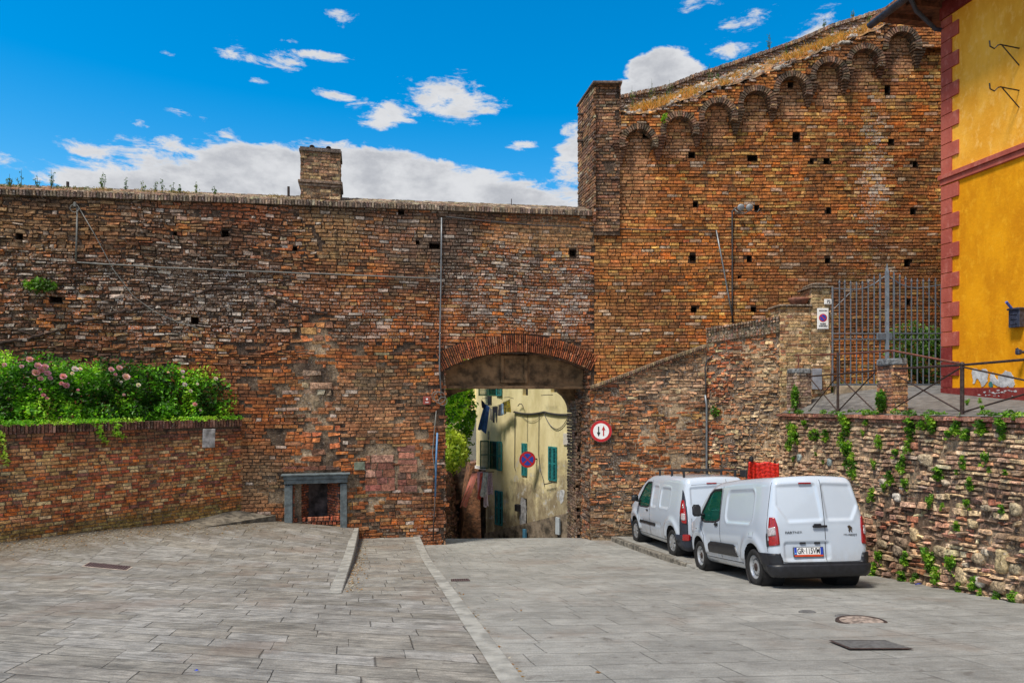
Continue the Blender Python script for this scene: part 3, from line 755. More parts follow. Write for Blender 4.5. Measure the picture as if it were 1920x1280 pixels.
gu = np.concatenate([np.arange(-15.7, 2.55, du), [NI[0], NI[1], UC-2.138, UC+2.138, 2.5]]+[[h[0]-h[2]/2, h[0]+h[2]/2] for h in cholesL])
gv = np.concatenate([np.arange(-5, 5.4, du), [NI[2], NI[3], .6]]+[[h[1]-h[3]/2, h[1]+h[3]/2] for h in cholesL])
def holeL(u, v): return in_open(u, v) | in_holes(cholesL, u, v) | inr(NI, u, v)
place(bed('mortar_bed', PL.P, gu, gv, mortarL, M_BRICK, cw, holeL, top=lambda u: ctop(u)), cw)
place(hole_boxes(PL.P, cholesL, .35, cw), cw)
# back of the wall
place(bed('rear_face', PL.P, np.append(np.arange(-15.7, 2.5, .5), [UC-2.138, UC+2.138, 2.5]), np.arange(-12, 5.4, .25), lambda u, v: np.tile((.2, .1, .05, .2), (len(u), 1)), M_BRICK, cw, lambda u, v: in_open(u, v), top=lambda u: ctop(u), d=-1.7), cw)
# coping: bricks on edge plus a sloping tiled cap
cop = Mas(); L0, L1_ = -15.6, 2.42
e = np.arange(L0, L1_, .075); ua, ub = e[:-1]+.004, e[1:]-.004
skip = (ub > PL.at(857, 390)[0]) & (ub < PL.at(878, 390)[0])
ua, ub = ua[~skip], ub[~skip]
sag = (fbm(ua*.8, ua*0, 3)-.5)*.03
C = np.stack([np.stack([ua, ctop(ua)+sag], -1), np.stack([ub, ctop(ub)+sag], -1), np.stack([ub, ctop(ub)+.16+sag], -1), np.stack([ua, ctop(ua)+.16+sag], -1)], 1)+rng.normal(0, .003, (len(ua), 4, 2))
tc_ = pal(rng, len(C), [(.17, .12, .09), (.24, .17, .12), (.11, .08, .065), (.28, .22, .17)], [3, 3, 3, 1])
cop.bricks(PL.P, C, rng.normal(.09, .008, len(C)), np.concatenate([tc_, np.full((len(C), 1), .45)], 1), back=-.02)
def PcT(u, w, d):   # tiled slope: w runs back over the wall
    u = np.asarray(u); k = np.clip(w, 0, 1); p = PL.P(u, ctop(u)+.155+.30*k+np.asarray(d), .08-.75*k); return p
def paintC(u, w, r):
    c = pal(r, len(u), [(.26, .19, .12), (.20, .13, .085), (.30, .24, .16), (.13, .10, .075)], [3, 3, 2, 2]); c = mixc(c, .45*sstep(PL.px(u, u*0+5)[0], 420, 0)*sstep(fbm(u*3, w*4, 8), .45, .6), (.36, .12, .03)); return np.concatenate([c, np.full((len(u), 1), .35)], 1)
cop.wall(PcT, L0, L1_, 0, 1.0, .125, .16, paintC, gap=.008, jit=.003, dj=.006, back=-.03, seed=8)
place(cop.build('coping', M_BRICK, cw), cw)
mb = MB(); us_ = np.linspace(L0, L1_, 60)
for a, b in zip(us_[:-1], us_[1:]):
    q = lambda u, z, d: tuple(PL.P(u, float(ctop(u))+z, d).tolist())
    mb.add([q(a, 0, .07), q(b, 0, .07), q(b, .14, .07), q(a, .14, .07), q(a, .43, -.68), q(b, .43, -.68), q(a, 0, -1.7), q(b, 0, -1.7), q(a, 0, -.02), q(b, 0, -.02)],
           [(0, 1, 2, 3), (3, 2, 5, 4), (4, 5, 7, 6), (8, 9, 1, 0)])
place(mb.build('coping_bed', M_BRICK, cw, tint=(.10, .075, .055, .2)), cw)
# gate passage: jambs, soffit, lintel panel with its little box niche, inner corner haunches
PJL = Plane(PL.P(UC-2.138, 0)[:2], PL.P(UC-2.138, 0, -1)[:2])
PJR = Plane(PL.P(UC+2.138, 0)[:2], PL.P(UC+2.138, 0, 1)[:2])
jm = Mas()
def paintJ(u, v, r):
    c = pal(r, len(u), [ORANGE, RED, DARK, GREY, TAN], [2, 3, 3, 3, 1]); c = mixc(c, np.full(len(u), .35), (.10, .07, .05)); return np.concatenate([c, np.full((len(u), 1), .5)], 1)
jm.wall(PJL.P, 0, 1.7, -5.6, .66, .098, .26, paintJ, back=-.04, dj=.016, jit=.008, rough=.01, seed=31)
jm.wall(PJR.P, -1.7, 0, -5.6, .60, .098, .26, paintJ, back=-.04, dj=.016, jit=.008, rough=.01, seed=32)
PJ2 = Plane(PL.P(UC+2.138-.16, 0)[:2], PL.P(UC+2.138-.16, 0, 1)[:2])      # inner narrower pier of dark stone blocks
def paintS(u, v, r):
    c = pal(r, len(u), [(.20, .12, .075), (.14, .09, .06), (.26, .16, .10)], [2, 2, 1]); return np.concatenate([c, np.full((len(u), 1), .45)], 1)
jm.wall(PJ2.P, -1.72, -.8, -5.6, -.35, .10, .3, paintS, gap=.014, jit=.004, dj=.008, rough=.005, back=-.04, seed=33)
PJ3 = Plane(PL.P(0, 0, -.8)[:2], PL.P(1, 0, -.8)[:2])
jm.wall(PJ3.P, UC+2.138-.16, UC+2.16, -5.6, -.35, .10, .2, paintS, gap=.014, jit=.003, dj=.006, rough=.004, back=-.04, seed=34)
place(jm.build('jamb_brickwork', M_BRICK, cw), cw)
mb = MB()
for Pj, a, b in ((PJL, 0, 1.7), (PJR, -1.7, 0)):
    mb.add([Pj.V(a, -12, -.03), Pj.V(b, -12, -.03), Pj.V(b, .7, -.03), Pj.V(a, .7, -.03)], [(0, 1, 2, 3)])
ns = 20
for i in range(ns):
    t0, t1 = -A0*.96+2*A0*.96*i/ns, -A0*.96+2*A0*.96*(i+1)/ns
    mb.add([PL.V(UC+RA*math.sin(t), VC+RA*math.cos(t), d) for t in (t0, t1) for d in (.0, -1.7)], [(0, 1, 3, 2)])
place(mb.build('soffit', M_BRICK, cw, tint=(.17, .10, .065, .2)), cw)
M_REND = simple('brown_render', (.20, .12, .062), .9, .42, 3.2, bump=.012, bscale=25)
def PLpoly(us, d, th): # polygon prism on the wall plane
    m = MB(); o = PL.V(0, 0, d); m.prism(us, o, (PL.e[0], PL.e[1], 0), (0, 0, 1), (PL.n[0], PL.n[1], 0), th); return m
V0 = .14
pts = [(UC-2.13, V0), (UC+2.13, V0)]+[(UC+RA*math.sin(t), VC+RA*math.cos(t)-.005) for t in np.linspace(A0*.97, -A0*.97, 24)]
tb = PLpoly(pts, -.95, .40)
lin = place(recalc(tb.build('lintel_panel', M_REND, cw)), cw)
nb_ = MB(); u_, v_ = PL.at(963, 692, -.55)
nw, nh = .62, .62
for (a, b, w, h) in ((-nw/2-.05, 0, .1, nh+.2), (nw/2+.05, 0, .1, nh+.2), (0, nh/2+.05, nw, .1), (0, -nh/2-.05, nw, .1)):
    nb_.box(PL.V(u_+a, v_+b, -.51), (w, .10, h), M=PL.M3(), bev=.01)
place(nb_.build('niche_surround', M_REND, cw), cw)
nb_ = MB(); nb_.box(PL.V(UC, V0-.03, -.62), (4.2, .55, .09), M=PL.M3(), bev=.02)
place(nb_.build('lintel_ledge', M_REND, cw), cw)
hc = MB()
cR = [(UC+2.13, V0-.0), (UC+2.13, -.62), (UC+1.98, -.60), (UC+1.95, -.45), (UC+1.88, -.30), (UC+1.78, -.16), (UC+1.62, -.03), (UC+1.48, V0-.0)]
cL = [(UC-2.13, V0-.08), (UC-1.1, V0-.08), (UC-1.4, .0), (UC-1.65, -.07), (UC-1.9, -.2), (UC-2.13, -.35)]
for poly in (cR, cL): hc.prism(poly, PL.V(0, 0, -1.69), (PL.e[0], PL.e[1], 0), (0, 0, 1), (PL.n[0], PL.n[1], 0), .30)
place(recalc(hc.build('haunch', M_REND, cw)), cw)
# hearth-like niche with grey stone surround
rd = Mas()
def paint_n(u, v, r):
    c = pal(r, len(u), [(.33, .10, .05), (.26, .085, .045), (.38, .15, .09)], [2, 2, 1]); c = mixc(c, .0*u, (.05, .04, .04)); return np.concatenate([c, np.full((len(u), 1), .2)], 1)
Ju = .0; NW = rect(PL, (553, 906, 635, 980)); n0, n1, nv0, nv1 = rect(PL, (551, 906, 636, 984))
inn0, inn1 = PL.at(576, 940)[0], PL.at(612, 940)[0]
nvb, nvt = PL.at(600, 976)[1], PL.at(600, 905)[1]
# splayed brick cheeks
PnL = Plane(PL.P(n0, 0, .0)[:2], PL.P(inn0, 0, -.55)[:2]); PnR = Plane(PL.P(inn1, 0, -.55)[:2], PL.P(n1, 0, 0)[:2])
for Pn in (PnL, PnR): rd.wall(Pn.P, 0, Pn.L, nvb-.1, nvt, .07, .16, paint_n, gap=.012, dj=.004, back=-.03, seed=41)
rd.wall(PL.P, n0, n1, nvb-.12, nvb+.0, .12, .09, paint_n, gap=.012, dj=.006, seed=42, back=-.1)
nic = place(rd.build('niche', M_BRICK, cw), cw)
mb = MB()
for a, b, da, db in ((n0, inn0, -.02, -.58), (inn1, n1, -.58, -.02), (inn0, inn1, -.58, -.58)):
    mb.add([PL.V(a, nvb-.15, da), PL.V(b, nvb-.15, db), PL.V(b, nvt+.05, db), PL.V(a, nvt+.05, da)], [(0, 1, 2, 3)])
mb.add([PL.V(n0, nvb-.02, .02), PL.V(n1, nvb-.02, .02), PL.V(inn1, nvb-.02, -.6), PL.V(inn0, nvb-.02, -.6)], [(0, 1, 2, 3)])
M_NICHE_BACK = simple('dark_niche_back', (.07, .055, .055), .95, .5, 3.5, bump=.01, bscale=20)  # dark mottled colour for the inner faces of the niche
s_ = mb.build('niche_back', M_NICHE_BACK, nic)
sb = MB()
jl0, jl1 = PL.at(534, 940)[0], PL.at(549, 940)[0]; jr0, jr1 = PL.at(638, 940)[0], PL.at(651, 940)[0]
sb.box(PL.V((jl0+jl1)/2, (nvb-.25+nvt)/2, .015), (jl1-jl0, .16, nvt-nvb+.2), M=PL.M3(), bev=.012)
sb.build('jamb', M_PIETRA, nic)
sb = MB(); sb.box(PL.V((jr0+jr1)/2, (nvb-.25+nvt)/2, .015), (jr1-jr0, .16, nvt-nvb+.2), M=PL.M3(), bev=.012); sb.build('jamb', M_PIETRA, nic)
sb = MB(); vt = nvt
sb.box(PL.V((jl0+jr1)/2, vt+.06, .03), (jr1-jl0+.02, .20, .11), M=PL.M3(), bev=.01)
sb.box(PL.V((jl0+jr1)/2, vt+.17, .045), (jr1-jl0+.06, .22, .11), M=PL.M3(), bev=.015)
sb.box(PL.V((jl0+jr1)/2, vt+.25, .07), (jr1-jl0+.16, .28, .045), M=PL.M3(), bev=.01); sb.build('lintel', M_PIETRA, nic)
# row of squared bricks above the niche
def lbl_box(P, px0, py0, px1, py1, th, d=0):
    u0, v1 = P.at(px0, py0); u1, v0 = P.at(px1, py1); return P.V((u0+u1)/2, (v0+v1)/2, d+th/2), (u1-u0, th, v1-v0)
st = Mas(); u0, v1 = PL.at(527, 874); u1, v0 = PL.at(652, 882)
st.wall(PL.P, u0, u1, v0+.02, v0+.12, .12, .36, paint_pt, gap=.012, dj=.004, seed=44, back=-.02)
place(st.build('brick_course', M_BRICK, cw), cw)
mb = MB(); c_, d_ = lbl_box(PL, 664, 866, 684, 880, .04); mb.box(c_, d_, M=PL.M3(), bev=.008); place(mb.build('stone_block', simple('greenish_stone', (.17, .2, .15), .85, .3, 6), cw), cw)
# long diagonal crack, as roots and shadow grooves in the brick face
def crack(P, pxs, r, name, par, mat):
    pts = []; 
    for (a, b), (c2, d2) in zip(pxs[:-1], pxs[1:]):
        k = max(2, int(math.hypot(c2-a, d2-b)/9))
        for i in range(k): t = i/k; u, v = P.at(a+(c2-a)*t+random.uniform(-2, 2), b+(d2-b)*t+random.uniform(-2.2, 2.2)); pts.append(P.V(u, v, .0+random.uniform(-.01, .012)))
    m = MB(); m.tube(pts, [r*random.uniform(.5, 1.3) for _ in pts], 6); return place(m.build(name, mat, par), par)
M_ROOT = simple('dark_root', (.05, .03, .022), .95, .3, 9)
crack(PL, [(0, 645), (75, 630), (200, 590), (310, 570), (400, 540), (470, 545), (560, 575), (622, 590)], .035, 'crack', cw, M_ROOT)
crack(PL, [(0, 612), (75, 632)], .03, 'crack', cw, M_ROOT)
crack(PL, [(820, 780), (816, 850), (812, 930)], .012, 'crack', cw, M_ROOT)

# ================================================================== chimney block on the curtain wall
ch = empty('chimney', PL.V(PL.at(600, 372)[0], 5.1, -.45), 0, 'square brick chimney with two half-round cap tiles standing on the curtain wall', 'chimney')
cu0, cz0 = PL.at(563, 372, .03); cu1, _ = PL.at(638, 372, .03); cz = lambda y: (733-y)/F*18.5
def brick_box(mas_, P0, u0, u1, d0, dep, v0, v1, cs, bl, paint, seed=0, sides='FLR', gap=.01):
    """bricks on the front (F), left (L), right (R) faces of a box standing on plane P0"""
    A = P0.P(u0, 0, d0)[:2]; B = P0.P(u1, 0, d0)[:2]; C_ = P0.P(u1, 0, d0-dep)[:2]; D_ = P0.P(u0, 0, d0-dep)[:2]
    for k, (p, q) in {'F': (A, B), 'L': (D_, A), 'R': (B, C_), 'B': (C_, D_)}.items():
        if k in sides:
            Pq = Plane(p, q); mas_.wall(Pq.P, 0, Pq.L, v0, v1, cs, bl, paint, gap=gap, jit=.004, dj=.005, back=-.02, seed=seed, inside=lambda u, v: v < v1+.01)
    m = MB(); q = lambda p, z, i=.014: (p[0], p[1], z)
    cen = (A+B+C_+D_)/4
    sh = [p+(cen-p)/np.linalg.norm(cen-p)*.016 for p in (A, B, C_, D_)]
    m.add([(p[0], p[1], v0) for p in sh]+[(p[0], p[1], v1) for p in sh], [(0, 1, 5, 4), (1, 2, 6, 5), (2, 3, 7, 6), (3, 0, 4, 7), (4, 5, 6, 7)])
    return m
def paintCh(u, v, r):
    c = pal(r, len(u), [(.30, .19, .10), (.22, .12, .07), (.14, .085, .055), (.36, .25, .14)], [3, 3, 2, 2]); return np.concatenate([c, np.full((len(u), 1), .3)], 1)
cm = Mas(); core = brick_box(cm, PL, cu0, cu1, .0, .9, 5.05, cz(284), .085, .22, paintCh, 51)
place(cm.build('brickwork', M_BRICK, ch), ch); place(core.build('core', M_BRICK, ch, tint=(.16, .12, .08, .3)), ch)
mb = MB(); uc_ = (cu0+cu1)/2; w_ = cu1-cu0
mb.box(PL.V(uc_, cz(341), -.45), (w_+.12, 1.02, .075), M=PL.M3(), bev=.01); mb.box(PL.V(uc_, cz(347), -.45), (w_+.06, .96, .06), M=PL.M3())
place(mb.build('band', M_BRICK, ch, tint=(.17, .12, .09, .4)), ch)
mb = MB(); mb.box(PL.V(uc_, cz(282), -.45), (w_+.07, .97, .07), M=PL.M3(), bev=.01)
mb.box(PL.V(uc_, cz(278), -.45), (w_+.02, .93, .05), M=PL.M3()); place(mb.build('cap', M_BRICK, ch, tint=(.10, .08, .07, .3)), ch)
for px in (585, 616):
    u_, _ = PL.at(px, 275); mb = MB(); Mx = PL.M3() @ Matrix.Rotation(PI/2, 3, 'X')
    mb.lathe([(.075, -.46), (.085, 0), (.075, .46)], 12, Mx, PL.V(u_, cz(277), -.45), 0, 2*PI); place(mb.build('cap_tile', simple('lichen_tile', (.22, .12, .08), .9, .4, 8), ch), ch)
for (px, y0, y1, r_, lb) in ((541, 364, 350, .035, 'short rusty iron stub on the wall top just left of the chimney'), (127, 352, 341, .035, 'short rusty iron stub on the wall top near its left end'), (959, 384, 373, .012, 'thin iron rod on the wall top between chimney and pier')):
    u_, v0_ = PL.at(px, y0+6, -.5); _, v1_ = PL.at(px, y1, -.5)
    mb = MB(); mb.tube([PL.V(u_, v0_, -.5), PL.V(u_, v1_, -.5)], r_, 8); tag(mb.build('iron_stub', M_IRON), lb, 'metal stub')

# ================================================================== bastion wall with corbelled arches
YB = 20.25
PR = Plane((0, YB), (1, YB)); PRA = Plane((0, YB-.26), (1, YB-.26))
bw = empty('bastion_wall', (8, YB, -2), 0, 'tall orange-brown brick bastion wall with a rising row of small corbelled arches below its overgrown top', 'wall')
L1x = [1100, 1165, 1198, 1275, 1347, 1420, 1487, 1556, 1623, 1692, 1760, 1850]; L1y = [222, 214, 218, 193, 168, 146, 117, 91, 66, 34, 10, -20]
L2x = [1100, 1165, 1250, 1300, 1345, 1420, 1500, 1560, 1650, 1700, 1760, 1850]; L2y = [192, 178, 160, 140, 125, 100, 72, 45, 18, 0, -25, -60]
k1 = YB-.26; k2 = YB+1.5
l1X = (np.array(L1x)-960)/F*k1; l1Z = (733-np.array(L1y))/F*k1
l2X = (np.array(L2x)-960)/F*k2; l2Z = (733-np.array(L2y))/F*k2
def l1(x): return np.interp(x, l1X, l1Z)
def l2(x): return np.interp(x, l2X, l2Z)
AR = [(1198, 235), (1275, 211), (1347, 185), (1420, 163), (1487, 136), (1556, 109), (1623, 84), (1692, 52)]
ax = [(p[0]-960)/F*k1 for p in AR]; at_ = [(733-p[1])/F*k1 for p in AR]; ar = .40; spr = [t-ar-.12 for t in at_]
holesR_px = [(1210, 253, 9, 9), (1297, 291, 12, 10), (1411, 296, 18, 9), (1493, 256, 13, 12), (1550, 302, 11, 9), (1671, 265, 11, 9), (1664, 168, 10, 13), (1482, 159, 9, 9), (1304, 383, 9, 9), (1419, 389, 9, 9), (1554, 395, 9, 9), (1712, 397, 10, 9),
             (1299, 483, 11, 10), (1405, 485, 9, 9), (1552, 488, 10, 9), (1701, 493, 11, 10), (1301, 580, 10, 9), (1413, 580, 10, 9), (1522, 302, 7, 7), (1716, 308, 9, 8), (1386, 520, 5, 5), (1703, 566, 8, 7)]
cholesR = hconv(PR, holesR_px)
def paintR(u, v, r):
    px, py = PR.px(u, v); n = len(u)
    c = pal(r, n, [ORANGE, (.36, .13, .035), (.44, .24, .075), (.20, .09, .035), (.30, .17, .075), RUST], [.34, .27, .16, .10, .08, .05])
    c = mixc(c, .45*sstep(fbm(u*.5, v*.7, 61), .5, .68), (.16, .08, .04))
    c = mixc(c, .5*spot(px, py, 1610, 400, 90, 260, .6)*sstep(fbm(u*1.5, v*.8, 63), .35, .6), (.09, .055, .04))
    c = mixc(c, .45*sstep(px, 1250, 1100)*sstep(fbm(u*1.1, v, 65), .3, .55), (.30, .15, .06))
    c = mixc(c, .45*spot(px, py, 1640, 560, 160, 90), (.13, .07, .04))
    c = mixc(c, .5*spot(px, py, 1180, 350, 40, 50), (.33, .17, .09))
    al = .10+.2*sstep(fbm(u*.7, v*.9, 67), .5, .68)
    for a in [(1640, 330, 32, 150, .75), (1600, 190, 60, 60, .2), (1490, 240, 60, 60, .3), (1640, 500, 130, 60, .35), (1500, 450, 120, 60, .25), (1180, 620, 60, 80, .1)]:
        al = np.maximum(al, a[4]*spot(px, py, *a[:4], .6))
    wb = (r.random(n) < al*.26)*r.uniform(.35, .8, n); c = mixc(c, wb, (.46, .38, .30))
    nich = np.zeros(n, bool)
    for x_, s_ in zip(ax, spr): nich |= (np.abs(u-x_) < ar) & (v > s_-.75) & (v < s_+ar)
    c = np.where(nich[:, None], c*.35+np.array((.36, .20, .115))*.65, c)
    return np.concatenate([c, np.clip(al*r.uniform(.5, 1.3, n), 0, 1)[:, None]], 1)
bm_ = Mas()
def insR(u, v): return (v < l1(u)-.02)
def wavR(u, v): return u, v+.035*(fbm(u*.4, v*.4, 71)-.5)*2
bm_.wall(PR.P, 2.44, 13.6, -.6, 12.3, .098, .27, paintR, insR, warp=wavR, gap=.013, jit=.004, dj=.006, chv=.14, seed=61, holes=cholesR)
# projecting arcade: bricks above the little arches
def arcade(u, v):
    k = v < l1(u)-.01
    for i, (x, s_) in enumerate(zip(ax, spr)):
        du = np.abs(u-x); a = np.where(du < ar+.17, s_+np.sqrt(np.maximum(0, (ar+.17)**2-du**2)), -99)
        inside_arch = (du < ar+.17) & (v < np.maximum(a, s_))
        k &= ~inside_arch
    lo = np.interp(u, ax, spr)-.05
    return k & (v > lo) & (u > ax[0]-.52)
bm_.wall(PRA.P, 3.2, 13.6, 6.8, 12.3, .085, .22, paintR, arcade, gap=.012, jit=.005, dj=.006, seed=62, back=-.08)
for x, s_ in zip(ax, spr):
    n = 24; t = np.linspace(-PI/2-.25, PI/2+.25, n+1); C = []
    for a, b in zip(t[:-1]+.006, t[1:]-.006):
        r0, r1 = ar, ar+.18
        C.append([(x+r0*math.sin(a), s_+r0*math.cos(a)), (x+r0*math.sin(b), s_+r0*math.cos(b)), (x+r1*math.sin(b), s_+r1*math.cos(b)), (x+r1*math.sin(a), s_+r1*math.cos(a))])
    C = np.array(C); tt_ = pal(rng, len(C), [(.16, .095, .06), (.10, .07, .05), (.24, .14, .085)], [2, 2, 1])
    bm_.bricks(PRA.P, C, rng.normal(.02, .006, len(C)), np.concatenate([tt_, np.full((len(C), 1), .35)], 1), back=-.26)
place(bm_.build('brickwork', M_BRICK, bw), bw)
gu = np.concatenate([np.arange(2.44, 13.7, .2)]+[[h[0]-h[2]/2, h[0]+h[2]/2] for h in cholesR]); gv = np.concatenate([np.arange(-5, 12.6, .2)]+[[h[1]-h[3]/2, h[1]+h[3]/2] for h in cholesR])
place(bed('mortar_bed', PR.P, gu, gv, lambda u, v: np.tile((.06, .035, .022, .1), (len(u), 1)), M_BRICK, bw, lambda u, v: in_holes(cholesR, u, v), top=lambda u: l1(u)), bw)
place(hole_boxes(PR.P, cholesR, .35, bw), bw)
# arch soffits (solid rings) and bed behind the arcade
mb = MB()
for x, s_ in zip(ax, spr):
    n = 14
    for i in range(n):
        t0, t1 = -PI/2-.2+(PI+.4)*i/n, -PI/2-.2+(PI+.4)*(i+1)/n
        for rr in (ar+.01,):
            mb.add([PR.V(x+rr*math.sin(t), s_+rr*math.cos(t), d) for t in (t0, t1) for d in (.25, -.02)], [(0, 2, 3, 1)])
us_ = np.arange(3.3, 13.6, .06); vs_ = np.arange(7.0, 12.4, .06); U, W_ = np.meshgrid(us_, vs_); k = arcade(U.ravel(), W_.ravel()-.0)
for a, b in zip(U.ravel()[k], W_.ravel()[k]): mb.add([PR.V(a-.03, b-.03, .225), PR.V(a+.03, b-.03, .225), PR.V(a+.03, b+.03, .225), PR.V(a-.03, b+.03, .225)], [(0, 1, 2, 3)])
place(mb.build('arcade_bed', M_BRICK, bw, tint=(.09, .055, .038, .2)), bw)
# corbels: stepped brick cones
for i in range(len(ax)+1):
    if i == 0: x, t = ax[0]-.53, spr[0]
    elif i == len(ax): x, t = ax[-1]+.55, spr[-1]+.05
    else: x, t = (ax[i-1]+ax[i])/2, (spr[i-1]+spr[i])/2
    wdt = .40; mb = MB(); zz = t+.06
    for k in range(9):
        f = 1-k/9.6; h = .075
        mb.box((x+random.uniform(-.01, .01), YB-.26*f/2+.01, zz-h/2), (wdt*f+.05, .26*f+.03, h-.010), bev=.010); zz -= h
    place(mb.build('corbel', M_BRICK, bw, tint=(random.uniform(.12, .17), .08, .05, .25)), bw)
# overgrown slope between arcade and rear parapet
def berm():
    xs = np.linspace(3.15, 13.8, 130); s = np.linspace(0, 1, 14); V = []
    for x in xs:
        for t in s:
            y = k1-.04+(k2-k1)*t; z = l1(x)*(1-t)+(l2(x)-.50)*t+.34*(fbm(x*2.2, t*4, 81)-.42)+.07*math.sin(t*PI)
            V.append((x, y, z))
    n = 14; i = (np.arange(129)[:, None]*n+np.arange(n-1)[None]).ravel()
    Fq = np.stack([i, i+n, i+n+1, i+1], 1); V = np.array(V)
    nz = sstep(fbm(V[:, 0]*2.5, V[:, 1]*3, 83), .35, .65); T = np.stack([.10+.22*nz, .07+.10*nz, .045+.02*nz, .45-nz*.3], 1)
    place(make_mesh('overgrown_slope', V, Fq, M_BRICK, bw, True, vtint=T), bw)
berm()
eb = Mas(); e_ = np.arange(3.2, 13.6, .20)          # loose edge stones of the slope
for row in range(3):
    ua = e_+rng.uniform(-.05, .05, len(e_)); va = l1(ua)-.05+row*.055+rng.normal(0, .025, len(ua)); w_ = rng.uniform(.10, .24, len(ua)); h_ = rng.uniform(.05, .10, len(ua))
    C = np.stack([np.stack([ua, va], -1), np.stack([ua+w_, va], -1), np.stack([ua+w_, va+h_], -1), np.stack([ua, va+h_], -1)], 1)+rng.normal(0, .012, (len(ua), 4, 2)); k_ = rng.random(len(ua)) < .8
    cc = pal(rng, len(ua), [(.24, .13, .08), (.33, .30, .27), (.16, .10, .075), (.42, .17, .04)], [3, 1.5, 2, 1]); cc = mixc(cc, .6*sstep(ua, 9.5, 11.5)*(rng.random(len(ua)) < .5), (.50, .17, .02))
    eb.bricks(lambda u, v, d: PRA.P(u, v, d), C[k_], rng.normal(.03-.12*row, .03, len(ua))[k_], np.concatenate([cc, np.full((len(ua), 1), .7)], 1)[k_], back=-.25, rough=.02)
mbr = MB(); tn = []
for i_ in range(520):
    x_ = rng.uniform(3.3, 13.4); t_ = rng.beta(1.1, 1.3); yy_ = k1+(k2-k1)*t_; zz_0 = float(l1(x_))*(1-t_)+(float(l2(x_))-.50)*t_+.34*(float(fbm(x_*2.2, t_*4, 81))-.42)+.07*math.sin(t_*PI); b0 = len(mbr.f)
    mbr.box((x_, yy_, zz_0+.01), (rng.uniform(.08, .26), rng.uniform(.07, .15), rng.uniform(.05, .11)), M=Matrix.Rotation(rng.uniform(-.4, .4), 3, 'Y') @ Matrix.Rotation(rng.uniform(-1, 1), 3, 'Z') @ Matrix.Rotation(rng.uniform(-.3, .3), 3, 'X'), bev=.015)
    cc_ = [(.22, .12, .075), (.30, .27, .24), (.13, .09, .07), (.40, .16, .04), (.42, .38, .33)][rng.integers(5)]; tn += [(*cc_, .7)]*(len(mbr.f)-b0)
place(make_mesh('loose_rubble', mbr.v, mbr.f, M_BRICK, bw, False, ftint=tn), bw)
place(eb.build('slope_edge_stones', M_BRICK, bw), bw)
pm = Mas(); PR2 = Plane((0, k2), (1, k2))
def paintP(u, v, r):
    c = pal(r, len(u), [(.19, .12, .085), (.13, .085, .065), (.28, .15, .08), (.24, .19, .15)], [3, 3, 2, 1]); return np.concatenate([c, np.full((len(u), 1), .6)], 1)
pm.wall(PR2.P, 3.0, 14.2, 8.2, 13.6, .09, .22, paintP, lambda u, v: (v < l2(u)-.10) & (v > l2(u)-1.2), gap=.014, jit=.008, dj=.012, rough=.01, seed=64)
e = np.arange(3.0, 14.2, .08); ua, ub = e[:-1]+.004, e[1:]-.004
C = np.stack([np.stack([ua, l2(ua)-.13], -1), np.stack([ub, l2(ub)-.13], -1), np.stack([ub, l2(ub)], -1), np.stack([ua, l2(ua)], -1)], 1)+rng.normal(0, .006, (len(ua), 4, 2))
pm.bricks(PR2.P, C, rng.normal(.06, .01, len(C)), paintP(ua, ua, rng), back=-.05)
place(pm.build('parapet', M_BRICK, bw), bw)
mb = MB()
for a, b in zip(np.linspace(2.9, 14.2, 60)[:-1], np.linspace(2.9, 14.2, 60)[1:]):
    za, zb = float(l2(a)), float(l2(b))
    mb.add([(a, k2+.03, za-2), (b, k2+.03, zb-2), (b, k2+.03, zb-.02), (a, k2+.03, za-.02), (a, k2+.6, za-.02), (b, k2+.6, zb-.02), (a, k2+.6, -5), (b, k2+.6, -5)], [(0, 1, 2, 3), (3, 2, 5, 4), (4, 5, 7, 6)])
place(mb.build('parapet_core', M_BRICK, bw, tint=(.12, .085, .06, .4)), bw)
# dry grass on the slope
def grass(name, pts, n, h, cols, seed=3, w=.006, lean=.5, label='', cat='grass', kind='stuff'):
    r = np.random.default_rng(seed); V = []; Fq = []; T = []
    for i in range(n):
        p = np.array(pts(r), float); a = r.uniform(0, 6.28); hh = h*r.uniform(.4, 1.3); l = r.normal(0, lean, 2)*hh
        s = np.array((math.cos(a), math.sin(a), 0))*w*r.uniform(.7, 1.5)
        q = p+np.array((l[0]*.4, l[1]*.4, hh*.6)); t = p+np.array((l[0], l[1], hh)); k = len(V)
        V += [p-s, p+s, q+s*.8, q-s*.8, t]; Fq += [(k, k+1, k+2, k+3), (k+3, k+2, k+4)]; c = np.array(cols[r.integers(len(cols))])*r.uniform(.7, 1.3); T += [(*c, 1)]*2
    return tag(make_mesh(name, V, Fq, M_LEAF, None, False, ftint=T), label, cat, kind=kind)
def gp(r):
    while True:
        x = r.uniform(3.2, 13.4); t = r.beta(1.3, 2.2)
        if fbm(x*2.0, t*3.5, 91)-.10*t > .49: break
    return x, k1+(k2-k1)*t, float(l1(x))*(1-t)+(float(l2(x))-.50)*t+.07
grass('dry_grass', gp, 9000, .19, [(.74, .33, .05), (.64, .27, .05), (.70, .40, .14), (.40, .19, .05), (.26, .22, .05)], 4, label='dry golden grass covering the sloping ledge above the arches of the bastion wall')

